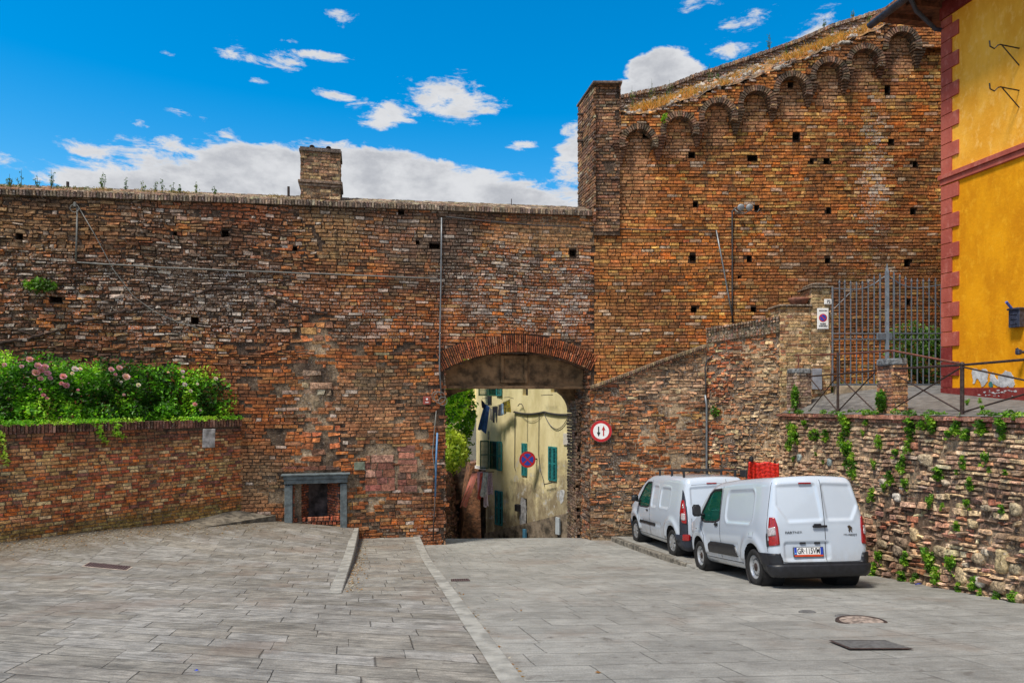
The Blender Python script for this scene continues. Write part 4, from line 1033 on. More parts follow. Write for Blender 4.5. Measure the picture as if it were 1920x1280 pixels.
# ================================================================== pier (tower) at the junction
tw = empty('wall_pier', (2.8, 20.6, 5), 0, 'tall square brick pier rising where the curtain wall meets the bastion', 'pier')
PT = Plane((0, 20.14), (1, 20.14)); tm = Mas()
def paintT(u, v, r):
    c = pal(r, len(u), [(.27, .13, .065), (.19, .095, .055), (.32, .18, .095), (.12, .075, .05), (.34, .26, .19)], [3, 3, 2, 2, .6])
    c = mixc(c, .55*sstep(fbm(u*2, v*1.2, 93), .45, .62), (.10, .07, .052)); return np.concatenate([c, np.full((len(u), 1), .35)], 1)
def holeT(u, v): return ~((np.abs(u-(1138-960)/F*20.02) < .10) & (np.abs(v-(733-310)/F*20.02) < .12))
tm.wall(PT.P, 2.42, 3.2, 4.7, 9.02, .09, .24, paintT, holeT, gap=.013, dj=.006, seed=71)
PTl = Plane((2.08, 21.65), (2.42, 20.02)); tm.wall(PTl.P, 0, PTl.L, 4.9, 9.02, .09, .24, paintT, gap=.013, dj=.006, seed=72)
PTr = Plane((3.2, 20.02), (3.2, 21.65)); tm.wall(PTr.P, 0, PTr.L, 7, 9.02, .09, .24, paintT, gap=.013, dj=.006, seed=73)
place(tm.build('brickwork', M_BRICK, tw), tw)
q = [(2.44, 20.165), (3.18, 20.165), (3.18, 21.6), (2.12, 21.6)]
mb = MB(); mb.add([(a, b, 4.6) for a, b in q]+[(a, b, 9.03) for a, b in q], [(0, 1, 5, 4), (1, 2, 6, 5), (2, 3, 7, 6), (3, 0, 4, 7), (4, 5, 6, 7)])
place(mb.build('core', M_BRICK, tw, tint=(.08, .055, .04, .2)), tw)
q = [(2.38, 19.98), (3.23, 19.98), (3.23, 21.7), (2.05, 21.7)]
mb = MB(); mb.add([(a, b, 9.02) for a, b in q]+[(a, b, 9.08) for a, b in q], [(0, 1, 5, 4), (1, 2, 6, 5), (2, 3, 7, 6), (3, 0, 4, 7), (4, 5, 6, 7), (3, 2, 1, 0)])
place(mb.build('capping', M_BRICK, tw, tint=(.13, .09, .07, .3)), tw)
mb = MB()
for y in (212, 246, 262): mb = MB(); mb.box((2.13, 21.1, (733-y)/F*21), (.22, .10, .05)); place(mb.build('iron_hook', M_IRON, tw), tw)

# ================================================================== ramp wall with sloping coping (two faces) at the right of the gate
rw = empty('ramp_wall', (5.6, 19.8, -4.3), 0, 'patchy brick side wall with a sloping coping rising from the gate arch to the gate pillar', 'wall')
PA = Plane((2.30, 20.12), (5.69, 19.93)); PB = Plane((5.69, 19.93), (7.30, 18.6))
def zA(x, y, Y): return (733-y)/F*Y
aU = [PA.at(x, 700)[0] for x in (1108, 1180, 1240, 1300, 1345)]; aZ = [PA.at(x, y)[1] for x, y in ((1108, 733), (1180, 707), (1240, 684), (1300, 664), (1345, 648))]
def tA(u): return np.interp(u, aU, aZ)
bU = [0, PB.L]; bZ = [PB.at(1345, 642)[1], PB.at(1462, 623)[1]]
def tB(u): return np.interp(u, bU, bZ)
def paintA(u, v, r):
    px, py = PA.px(u, v)
    c = pal(r, len(u), [ORANGE, RED, TAN, DARK, PALE, (.40, .13, .05)], [.26, .30, .12, .12, .06, .14])
    c = mixc(c, .5*spot(px, py, 1260, 720, 90, 40), (.45, .36, .25)); c = mixc(c, .3*spot(px, py, 1270, 850, 100, 60), (.34, .10, .035))
    c = mixc(c, .5*sstep(fbm(u*1.5, v*1.5, 95), .5, .66), (.30, .2, .12))
    c = mixc(c, .6*sstep(v, -3.5, -4.3), (.09, .065, .045))
    return np.concatenate([c, np.full((len(u), 1), .35)*r.uniform(.3, 1.4, len(u))[:, None]], 1)
def paintB(u, v, r):
    px, py = PB.px(u, v)
    c = pal(r, len(u), [(.40, .14, .05), (.32, .10, .04), (.42, .28, .15), (.20, .12, .08), (.48, .37, .22)], [.32, .26, .18, .1, .14])
    c = mixc(c, .6*spot(px, py, 1430, 780, 60, 110, .6), (.42, .31, .18)); c = mixc(c, .35*spot(px, py, 1370, 720, 40, 60), (.34, .10, .05))
    return np.concatenate([c, np.full((len(u), 1), .35)*r.uniform(.3, 1.4, len(u))[:, None]], 1)
rm = Mas()
gA = lambda u, v: (v < tA(u)+.03) & ~((fbm(u*2.6, v*3, 97) > .66)) & ~((np.abs(u-PA.at(1247, 706)[0]) < .11) & (np.abs(v-PA.at(1247, 706)[1]) < .22)) & ~((np.abs(u-PA.at(1148, 738)[0]) < .14) & (np.abs(v-PA.at(1148, 738)[1]) < .06))
rm.wall(PA.P, 0, PA.L, -4.7, 1.5, .09, .22, paintA, gA, warp=lambda u, v: (u, v+.06*(fbm(u*.9, v*.8, 98)-.5)), gap=.018, jit=.014, dj=.016, rough=.012, chv=.3, blv=.45, seed=81)
gB = lambda u, v: (v < tB(u)+.03) & (fbm(u*2.6+5, v*3, 99) < .68)
rm.wall(PB.P, 0, PB.L, -4.7, 1.9, .085, .17, paintB, gB, warp=lambda u, v: (u, v+.06*(fbm(u*.9, v*.8, 98)-.5)), gap=.02, jit=.016, dj=.016, rough=.012, chv=.3, blv=.45, seed=82)
def mortA(P):
    def f(u, v):
        n = fbm(u*1.6, v*1.6, 33); c = mixc(np.tile((.10, .07, .05), (len(u), 1)), sstep(n, .42, .62), (.32, .23, .145)); return np.concatenate([c, np.full((len(u), 1), .5)], 1)
    return f
place(rm.build('brickwork', M_BRICK, rw), rw)
place(bed('mortar_bed', PA.P, np.linspace(0, PA.L, 24), np.arange(-5, 2, .15), mortA(PA), M_BRICK, rw, top=tA, d=-.022), rw)
place(bed('mortar_bed', PB.P, np.linspace(0, PB.L, 14), np.arange(-5, 2.2, .15), mortA(PB), M_BRICK, rw, top=tB, d=-.022), rw)
mb = MB()     # left end cheek by the gate and thickness behind
mb.add([PA.V(0, -5, 0), PA.V(0, .0, 0), PA.V(0, .05, -.4), PA.V(0, -5, -.4)], [(0, 3, 2, 1)])
place(mb.build('cheek', M_BRICK, rw, tint=(.2, .11, .07, .4)), rw)
cm = Mas()
n = 60; e = np.linspace(.0, PA.L, n+1); ua, ub = e[:-1]+.006, e[1:]-.006
for off, h, pr_, cols in ((.0, .055, .07, [(.36, .17, .10), (.30, .14, .09), (.24, .15, .11)]), (.062, .10, .12, [(.22, .16, .10), (.17, .12, .085), (.28, .2, .12)])):
    C = np.stack([np.stack([ua, tA(ua)+off], -1), np.stack([ub, tA(ub)+off], -1), np.stack([ub, tA(ub)+off+h], -1), np.stack([ua, tA(ua)+off+h], -1)], 1)+rng.normal(0, .004, (n, 4, 2))
    cc = pal(rng, n, cols, [1, 1, 1]); cm.bricks(PA.P, C, rng.normal(pr_, .008, n), np.concatenate([cc, np.full((n, 1), .3)], 1), back=-.03)
nB = 26; e = np.linspace(0, PB.L, nB+1); ua, ub = e[:-1]+.006, e[1:]-.006
for off, h, pr_ in ((.0, .07, .05), (.075, .10, .05), (.18, .10, .05), (.285, .07, .09), (.36, .075, .12)):
    C = np.stack([np.stack([ua, tB(ua)+off], -1), np.stack([ub, tB(ub)+off], -1), np.stack([ub, tB(ub)+off+h], -1), np.stack([ua, tB(ua)+off+h], -1)], 1)+rng.normal(0, .006, (nB, 4, 2))
    cc = pal(rng, nB, [(.22, .16, .11), (.17, .12, .09), (.30, .2, .13), (.25, .12, .07)], [2, 2, 1, 1]); cm.bricks(PB.P, C, rng.normal(pr_, .012, nB), np.concatenate([cc, np.full((nB, 1), .5)], 1), back=-.03)
place(cm.build('coping', M_BRICK, rw), rw)
mb = MB()
for P_, t_, hh in ((PA, tA, .16), (PB, tB, .43)):
    for a, b in zip(np.linspace(0, P_.L, 16)[:-1], np.linspace(0, P_.L, 16)[1:]):
        za, zb = float(t_(a))+hh, float(t_(b))+hh
        mb.add([P_.V(a, za-.02, .04), P_.V(b, zb-.02, .04), P_.V(b, zb+.03, -.45), P_.V(a, za+.03, -.45), P_.V(b, zb-1.5, -.45), P_.V(a, za-1.5, -.45), P_.V(a, za-hh, .03), P_.V(b, zb-hh, .03)], [(0, 1, 2, 3), (3, 2, 4, 5), (6, 7, 1, 0)])
place(mb.build('coping_bed', M_BRICK, rw, tint=(.15, .12, .08, .4)), rw)

# ================================================================== rubble retaining wall on the right
tw2 = empty('retaining_wall', (7.3, 11, -3.3), 0, 'rough rubble stone and brick retaining wall with plants growing from its joints, below the terrace railing', 'wall')
PC = Plane((7.3, 18.6), (7.3, 3.0)); UL = 15.6
def c_top(u): return -.60+.026*np.asarray(u)
def c_bot(u): return -4.6+.135*np.asarray(u)
def Cmap(u, t):   # t 0..1 between tilted bottom and nearly level top
    return u, c_bot(u)+(c_top(u)-c_bot(u))*t
def PCf(u, v, d):   # wall face leans back slightly and bulges
    u = np.asarray(u); v = np.asarray(v)
    return PC.P(u, v, np.asarray(d)+.10*(-.5-v)/3.5+.04*(fbm(u*.5, v*.6, 101)-.5))
big = []
for (x, y, w, h, c) in [(1886, 1052, 26, 46, (.46, .36, .2)), (1912, 1066, 22, 20, (.4, .33, .22)), (1811, 1080, 22, 34, (.48, .37, .22)), (1846, 1091, 18, 20, (.5, .45, .38)), (1771, 1033, 26, 22, (.34, .27, .17)), (1719, 1002, 16, 26, (.45, .34, .2)),
                         (1907, 955, 22, 24, (.42, .34, .22)), (1685, 932, 14, 16, (.62, .58, .52)), (1843, 1046, 24, 24, (.4, .31, .2)), (1852, 952, 18, 12, (.42, .34, .24)), (1690, 1032, 18, 24, (.42, .33, .24)), (1828, 982, 18, 16, (.44, .34, .2)),
                         (1752, 880, 20, 12, (.36, .28, .19)), (1736, 862, 26, 26, (.38, .3, .2)), (1695, 1016, 22, 20, (.28, .2, .14)), (1775, 905, 14, 12, (.44, .36, .27)), (1880, 1100, 30, 24, (.36, .27, .17)), (1660, 1020, 20, 16, (.36, .28, .18)),
                         (1660, 905, 16, 14, (.5, .44, .36)), (1856, 1035, 14, 14, (.5, .43, .33)), (1500, 858, 7, 15, (.25, .3, .3)), (1557, 867, 7, 16, (.25, .3, .3)), (1915, 1120, 22, 18, (.4, .3, .2)), (1712, 835, 18, 14, (.36, .16, .1))]:
    u, v = PC.at(x, y); s = float(PC.P(u, v)[1])/F
    # foreshortened along u
    u_a, _ = PC.at(x-w/2, y); u_b, _ = PC.at(x+w/2, y); big.append((u, v, abs(u_b-u_a)/2, h*s/2, c))
def in_big(u, v):
    k = np.zeros(np.shape(u), bool)
    for (a, b, w, h, c) in big: k |= ((u-a)/(w+.03))**2+((v-b)/(h+.03))**2 < 1
    return k
def paintCc(u, v, r):
    px, py = PC.px(u, v); n = len(u)
    c = pal(r, n, [(.50, .34, .22), (.42, .24, .16), (.56, .41, .25), (.34, .21, .14), (.60, .48, .33), (.42, .18, .10), (.22, .15, .11)], [.25, .22, .16, .12, .09, .09, .07])
    c = mixc(c, .5*spot(px, py, 1540, 850, 110, 90, .7), (.52, .38, .24))
    c = mixc(c, .35*sstep(fbm(u*.7, v*1.1, 103), .5, .66), (.20, .13, .09))
    c = mixc(c, .35*spot(px, py, 1840, 850, 120, 60, .6), (.40, .27, .17))
    return np.concatenate([c, np.clip(.25*r.uniform(.3, 1.5, n), 0, 1)[:, None]], 1)
cmm = Mas()
# finer brick-like courses high and left, rubble low and right
def t_of(u, v): return (v-c_bot(u))/(c_top(u)-c_bot(u))
def insC(u, v): return ~in_big(u, v) & (v > zr(18.6-u)-.35) & (v < c_top(u)-.16) & (fbm(u*2.5, v*3, 105) < .70)
H0 = 3.6
def warpC(u, v):
    t = (v+4)/H0; t2 = t+.012*(fbm(u*1.1, t*5, 107)-.5)*2
    return Cmap(u, t2)
def region_fine(u, v): return (t_of(u, v) > .55+.12*(fbm(u, v, 109)-.5)*2) | (u < 4)
cmm.wall(PCf, 0, UL, -4.0, -4+H0, .088, .20, paintCc, lambda u, v: insC(u, v) & region_fine(u, v), warp=warpC, gap=.015, jit=.009, dj=.018, rough=.010, chv=.22, blv=.4, dome=.004, rim=.012, seed=91, back=-.06)
cmm.wall(PCf, 0, UL, -4.0, -4+H0, .105, .20, paintCc, lambda u, v: insC(u, v) & ~region_fine(u, v), warp=warpC, gap=.016, jit=.015, dj=.026, rough=.014, chv=.32, blv=.45, dome=.006, rim=.016, seed=92, back=-.06)
place(cmm.build('stonework', M_BRICK, tw2), tw2)
bg = Mas(); 
for (a, b, w, h, c) in big:
    V = []; r = rng
    nn = 10; ph = r.uniform(0, 6, 3)
    # rounded boulder face built as concentric rings
    m = MB(); rings = [(1.0, -.05), (.97, .0), (.88, .022), (.5, .03), (.0, .03)]
    base = []
    for (rr, dd) in rings:
        for k in range(14):
            an = 2*PI*k/14; q = .93+.09*math.sin(2*an+ph[0])+.08*math.sin(3*an+ph[1]); ca, sa = math.cos(an), math.sin(an); sq = (abs(ca)**4.5+abs(sa)**4.5)**(-1/4.5)
            base.append(PCf(a+w*rr*q*ca*sq, b+h*rr*q*sa*sq, dd+r.normal(0, .006)).tolist())
    fs = [(i*14+k, i*14+(k+1) % 14, (i+1)*14+(k+1) % 14, (i+1)*14+k) for i in range(4) for k in range(14)]
    m.add(base, [f[::-1] for f in fs])
    o = m.build('boulder', M_BRICK, tw2, True, tint=(*[q_*.85 for q_ in c], .3)); place(o, tw2)
def mortC(u, v):
    n = fbm(u*1.2, v*1.5, 111); c = mixc(np.tile((.14, .095, .065), (len(u), 1)), sstep(n, .45, .62)*.8, (.36, .27, .18)); return np.concatenate([c, np.full((len(u), 1), .3)], 1)
place(bed('mortar_bed', PCf, np.arange(0, UL, .12), np.arange(-5, -.2, .12), mortC, M_BRICK, tw2, top=lambda u: c_top(u)-.02, d=-.028), tw2)
kc = Mas(); n = int(UL/.27); e = np.linspace(0, UL, n+1); ua, ub = e[:-1]+.007, e[1:]-.007
for off, h, pr_ in ((-.16, .07, .02), (-.085, .085, .07)):
    C = np.stack([np.stack([ua, c_top(ua)+off], -1), np.stack([ub, c_top(ub)+off], -1), np.stack([ub, c_top(ub)+off+h-.008], -1), np.stack([ua, c_top(ua)+off+h-.008], -1)], 1)+rng.normal(0, .006, (n, 4, 2))
    cc = pal(rng, n, [(.33, .15, .10), (.27, .12, .085), (.38, .2, .13), (.2, .12, .09)], [3, 3, 2, 1]); kc.bricks(PCf, C, rng.normal(pr_, .014, n), np.concatenate([cc, np.full((n, 1), .3)], 1), back=-.06)
place(kc.build('capping', M_BRICK, tw2), tw2)

# ================================================================== garden wall on the left
gw = empty('garden_wall', (-9, 15.5, -3.1), 0, 'lower garden wall of mixed yellow and red bricks with a soldier course on top, in front of the curtain wall at left', 'wall')
ge = np.array((.655, .756)); ge /= np.hypot(*ge); g1 = np.array((-7.15, 18.15)); g0 = g1-ge*13
PG = Plane(g0, g1)
def g_top(u): return -.735+(13-np.asarray(u))*.006
def paintG(u, v, r):
    px, py = PG.px(u, v); n = len(u)
    c = pal(r, n, [(.56, .33, .14), (.50, .17, .055), (.38, .11, .05), (.50, .25, .10), (.24, .10, .07), (.60, .43, .22), (.58, .16, .04)], [.22, .22, .19, .17, .07, .06, .07])
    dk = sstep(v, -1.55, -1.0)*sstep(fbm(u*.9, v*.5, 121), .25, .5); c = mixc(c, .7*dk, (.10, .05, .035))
    c = mixc(c, .6*spot(px, py, 245, 860, 60, 60, .8)*sstep(fbm(u*2, v*.7, 125), .3, .55), (.09, .045, .03))
    moss = sstep(v, -2.72, -3.02)*sstep(fbm(u*1.5, v*2, 123), .25, .5); c = mixc(c, .75*moss, (.17, .14, .035))
    return np.concatenate([c, np.full((n, 1), .12)], 1)
gm = Mas()
gm.wall(PG.P, 0, 13.1, -4.4, -.9, .0775, .19, paintG, lambda u, v: (v < g_top(u)-.22), gap=.011, jit=.0022, dj=.003, rough=.002, chv=.02, blv=.30, seed=101, back=-.02)
e = np.arange(0, 13.1, .072); ua, ub = e[:-1]+.004, e[1:]-.004
C = np.stack([np.stack([ua, g_top(ua)-.2], -1), np.stack([ub, g_top(ub)-.2], -1), np.stack([ub, g_top(ub)], -1), np.stack([ua, g_top(ua)], -1)], 1)+rng.normal(0, .003, (len(ua), 4, 2))
cc = pal(rng, len(C), [(.15, .07, .05), (.2, .095, .065), (.11, .06, .045), (.30, .18, .14)], [3, 3, 3, .6])
gm.bricks(PG.P, C, rng.normal(.025, .004, len(C)), np.concatenate([cc, np.full((len(C), 1), .35)], 1), back=-.02)
place(gm.build('brickwork', M_BRICK, gw), gw)
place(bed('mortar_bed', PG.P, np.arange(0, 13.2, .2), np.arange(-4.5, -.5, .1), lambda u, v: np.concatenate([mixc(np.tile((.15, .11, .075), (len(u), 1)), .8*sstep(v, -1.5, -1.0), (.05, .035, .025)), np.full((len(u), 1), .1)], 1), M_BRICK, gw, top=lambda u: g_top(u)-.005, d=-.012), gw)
mb = MB(); mb.add([PG.V(0, g_top(0)-.004, .02), PG.V(13, g_top(13)-.004, .02), PG.V(13, g_top(13)-.004, -.3), PG.V(0, g_top(0)-.004, -.3), PG.V(13, -3, -.3), PG.V(0, -3, -.3)], [(0, 1, 2, 3), (3, 2, 4, 5)])
place(mb.build('top_face', M_BRICK, gw, tint=(.13, .08, .055, .3)), gw)
# soil bed behind it
mb = MB(); A = PG.V(0, -.86, -.29); B = PG.V(12.9, -.86, -.29)
mb.add([A, B, Vector((-7.6, 17.95, -.86)), Vector((-22, 14.8, -.86)), Vector((-22, 8, -.86))], [(0, 1, 2, 3, 4)])
tag(mb.build('garden_soil', M_SOIL), kind='structure')
# plaque
pq = MB(); c_, d_ = lbl_box(PG, 379, 804, 402, 838, .05, .0); pq.box(c_, d_, M=PG.M3() @ Matrix.Rotation(math.radians(2), 3, 'Y'), bev=.012)
tag(pq.build('stone_plaque', simple('weathered_marble', (.46, .44, .42), .8, .3, 9, bump=.004)), 'blank pale stone plaque fixed near the right end of the garden wall', 'plaque')
# ------------------------------------------------------------------ vans
def paint_mat(name, col, rough=.14):
    m, nt, b = new_mat(name)
    tc = nt.n('ShaderNodeTexCoord').outputs['Object']; z = nt.xyz(tc)[2]
    n = nt.noise(tc, 3, 5, .6); d = nt.noise(nt.vm('MULTIPLY', tc, (1, 1, .4)), 9, 6, .7)
    dirt = nt.m('MULTIPLY', nt.smooth(z, .75, .25), nt.smooth(d, .35, .65, .15, .6))
    c = nt.mix(nt.smooth(n, .3, .7), tuple(x*.97 for x in col), col); c = nt.mix(dirt, c, (.30, .27, .23))
    nt._in(b.inputs['Base Color'], c); nt._in(b.inputs['Roughness'], nt.m('ADD', rough, nt.m('MULTIPLY', dirt, .5)))
    b.inputs['Coat Weight'].default_value = 1.0; b.inputs['Coat Roughness'].default_value = .06
    return m
M_VAN = paint_mat('white_paint', (.48, .55, .65)); M_VAN2 = paint_mat('white_paint_older', (.47, .54, .64), .26)
M_PLAST = simple('dark_plastic', (.014, .015, .020), .42, .2, 12, bump=.0015, bscale=200)
M_PLAST2 = simple('blue_grey_plastic', (.020, .026, .042), .45, .2, 12)
M_TYRE = simple('tyre_rubber', (.012, .012, .013), .8, .3, 20, bump=.002, bscale=80)
M_STEEL = simple('silver_wheel', (.45, .47, .50), .35, .12, 14, metal=.6)
M_SEAM = simple('seam_black', (.015, .016, .02), .7, .1, 8)
M_INNER = simple('cabin_dark', (.015, .015, .017), .8, .2, 8)
def lamp_mat(name, col, em=0):
    m = simple(name, col, .12, .25, 60, coat=1); return m
M_LRED = lamp_mat('lamp_red', (.30, .005, .008)); M_LCLR = lamp_mat('lamp_clear', (.42, .38, .40))
def glass_mat():
    m, nt, b = new_mat('van_glass')
    tc = nt.n('ShaderNodeTexCoord').outputs['Object']
    gl = nt.n('ShaderNodeBsdfGlossy'); gl.inputs['Roughness'].default_value = .03; gl.inputs[0].default_value = (.8, .9, .9, 1)
    tr = nt.n('ShaderNodeBsdfTransparent'); nt.t.links.new(nt.mix(nt.smooth(nt.noise(tc, 2), .3, .7), (.42, .80, .68), (.46, .86, .74)), tr.inputs[0])
    fr = nt.n('ShaderNodeFresnel'); fr.inputs[0].default_value = 1.5
    ms = nt.n('ShaderNodeMixShader'); nt.t.links.new(nt.m('ADD', fr.outputs[0], .04), ms.inputs[0])
    nt.t.links.new(tr.outputs[0], ms.inputs[1]); nt.t.links.new(gl.outputs[0], ms.inputs[2])
    out = [n for n in nt.t.nodes if n.type == 'OUTPUT_MATERIAL'][0]; df = nt.n('ShaderNodeBsdfDiffuse'); df.inputs[0].default_value = (.03, .42, .32, 1); m2 = nt.n('ShaderNodeMixShader'); m2.inputs[0].default_value = .12; nt.t.links.new(ms.outputs[0], m2.inputs[1]); nt.t.links.new(df.outputs[0], m2.inputs[2]); nt.t.links.new(m2.outputs[0], out.inputs[0]); return m  # teal diffuse mixed in to imitate light passing through the tinted glass
M_GLASS = glass_mat()

def rbox(x, y, z, r, h):
    """rounded box as one welded quad grid; x,y,z = (lo,hi)"""
    lo = np.array([x[0], y[0], z[0]]); hi = np.array([x[1], y[1], z[1]])
    ln = []
    for k in range(3):
        n = max(3, int(round((hi[k]-lo[k]-2*r)/h))); a = np.linspace(lo[k]+r, hi[k]-r, n+1)
        q = r*(1-np.cos(np.linspace(0, PI/2, 5)))[:-1]; q = r*np.tan(np.linspace(0, PI/4, 6))[:-1]
        ln.append(np.concatenate([lo[k]+(r-r*np.tan(np.linspace(PI/4, 0, 6)))[:-1], a, (hi[k]-r+r*np.tan(np.linspace(0, PI/4, 6)))[1:]]))
    Vs = []; Fs = []; b = 0
    for k, side in ((0, 0), (0, 1), (1, 0), (1, 1), (2, 0), (2, 1)):
        i, j = [(1, 2), (0, 2), (0, 1)][k]
        A, B = np.meshgrid(ln[i], ln[j], indexing='ij'); P = np.zeros(A.shape+(3,)); P[..., i] = A; P[..., j] = B; P[..., k] = (lo, hi)[side][k]
        n, m = A.shape; q = (np.arange(n-1)[:, None]*m+np.arange(m-1)[None]).ravel()+b
        f = np.stack([q, q+m, q+m+1, q+1], 1)
        flip = (side == 0) ^ (k == 1)
        if flip: f = f[:, ::-1]
        Vs.append(P.reshape(-1, 3)); Fs.append(f); b += n*m
    V = np.concatenate(Vs); Fq = np.concatenate(Fs)
    key = np.round(V, 5); _, idx, inv = np.unique(key, axis=0, return_index=True, return_inverse=True); inv = inv.ravel()
    V = V[idx]; Fq = inv[Fq]
    q = np.clip(V, lo+r, hi-r); dv = V-q; L = np.linalg.norm(dv, axis=1)[:, None]; V = q+r*dv/np.maximum(L, 1e-9)
    return V, Fq
def vnorm(V, Fq):
    n = np.cross(V[Fq[:, 2]]-V[Fq[:, 0]], V[Fq[:, 3]]-V[Fq[:, 1]]); N = np.zeros_like(V)
    for k in range(4): np.add.at(N, Fq[:, k], n)
    return N/np.maximum(np.linalg.norm(N, axis=1), 1e-9)[:, None]
def sdpoly(a, b, P, r=0):
    P = np.array(P, float); n = len(P); d = np.full(a.shape, 1e9); s = np.ones(a.shape)
    for i in range(n):
        x0, y0 = P[i]; x1_, y1_ = P[(i+1) % n]; ex, ey = x1_-x0, y1_-y0; wx, wy = a-x0, b-y0
        t = np.clip((wx*ex+wy*ey)/(ex*ex+ey*ey), 0, 1); d = np.minimum(d, (wx-ex*t)**2+(wy-ey*t)**2)
        c = ((y0 > b) != (y1_ > b)) & (a < (x1_-x0)*(b-y0)/(y1_-y0+1e-12)+x0); s = np.where(c, -s, s)
    return s*np.sqrt(d)-r
def sdrr(a, b, cx, cy, hx, hy, r):
    qx = np.abs(a-cx)-hx+r; qy = np.abs(b-cy)-hy+r
    return np.hypot(np.maximum(qx, 0), np.maximum(qy, 0))+np.minimum(np.maximum(qx, qy), 0)-r
class Shell:
    def __init__(s, V, Fq, h): s.V = V; s.F = Fq; s.h = h; s.N = vnorm(V, Fq)
    def snap(s, f, V):
        fv = f(V); e = 1e-4; near = np.abs(fv) < s.h*.62
        if not near.any(): return V
        idx = np.where(near)[0]; P = V[idx]; g = np.zeros_like(P)
        for k in range(3):
            d = np.zeros(3); d[k] = e; g[:, k] = (f(P+d)-f(P-d))/(2*e)
        N = s.N[idx]; g = g-N*(g*N).sum(1)[:, None]; g2 = (g*g).sum(1); ok = g2 > .2
        W = V.copy(); W[idx[ok]] = P[ok]-g[ok]*(fv[idx][ok]/g2[ok])[:, None]
        return W
    def cut(s, f):
        s.V = s.snap(f, s.V); c = s.V[s.F].mean(1); s.F = s.F[f(c) > 0]
    def patch(s, name, f, off, mat, parent, skirt=.02, smooth=True):
        V = s.snap(f, s.V); c = V[s.F].mean(1); Fp = s.F[f(c) < 0]
        if len(Fp) == 0: print('EMPTY PATCH', name); return None
        use = np.unique(Fp); mp = -np.ones(len(V), int); mp[use] = np.arange(len(use)); P = V[use]+s.N[use]*off; G = mp[Fp]
        # skirt along the border
        E = {}
        for q in G:
            for k in range(4):
                a, b = q[k], q[(k+1) % 4]; key = (min(a, b), max(a, b)); E.setdefault(key, []).append((a, b))
        bd = [v[0] for v in E.values() if len(v) == 1]
        n0 = len(P); bi = sorted({i for e in bd for i in e}); bm = {i: n0+j for j, i in enumerate(bi)}
        Q = P[bi]-s.N[use][bi]*skirt; allV = np.concatenate([P, Q]); extra = np.array([(b, a, bm[a], bm[b]) for a, b in bd])
        return make_mesh(name, allV, np.concatenate([G, extra]), mat, parent, smooth)
    def at_side(s, y, z, sx=-1, off=0.0):
        m = (s.V[:, 0]*sx > .4); V = s.V[m]; d = (V[:, 1]-y)**2+(V[:, 2]-z)**2; i = np.argsort(d)[:3]; w = 1/(d[i]+1e-5); w /= w.sum()
        return Vector(((V[i, 0]*w).sum()+sx*off, y, z))
    def at_rear(s, x, z, off=0.0):
        m = s.V[:, 1] < -1.6; V = s.V[m]; d = (V[:, 0]-x)**2+(V[:, 2]-z)**2; i = np.argsort(d)[:3]; w = 1/(d[i]+1e-5); w /= w.sum()
        return Vector((x, (V[i, 1]*w).sum()-off, z))
def seam(shell, name, pts, parent, side=-1, rear=False, r=.006, step=.05, mat=None):
    P = []
    for (a, b), (c, d) in zip(pts[:-1], pts[1:]):
        k = max(1, int(math.hypot(c-a, d-b)/step))
        for i in range(k): t = i/k; P.append((a+(c-a)*t, b+(d-b)*t))
    P.append(pts[-1])
    Q = [shell.at_rear(x, z) if rear else shell.at_side(x, z, side) for x, z in P]
    m = MB(); m.tube(Q, r, 5); return m.build(name, mat or M_SEAM, parent)

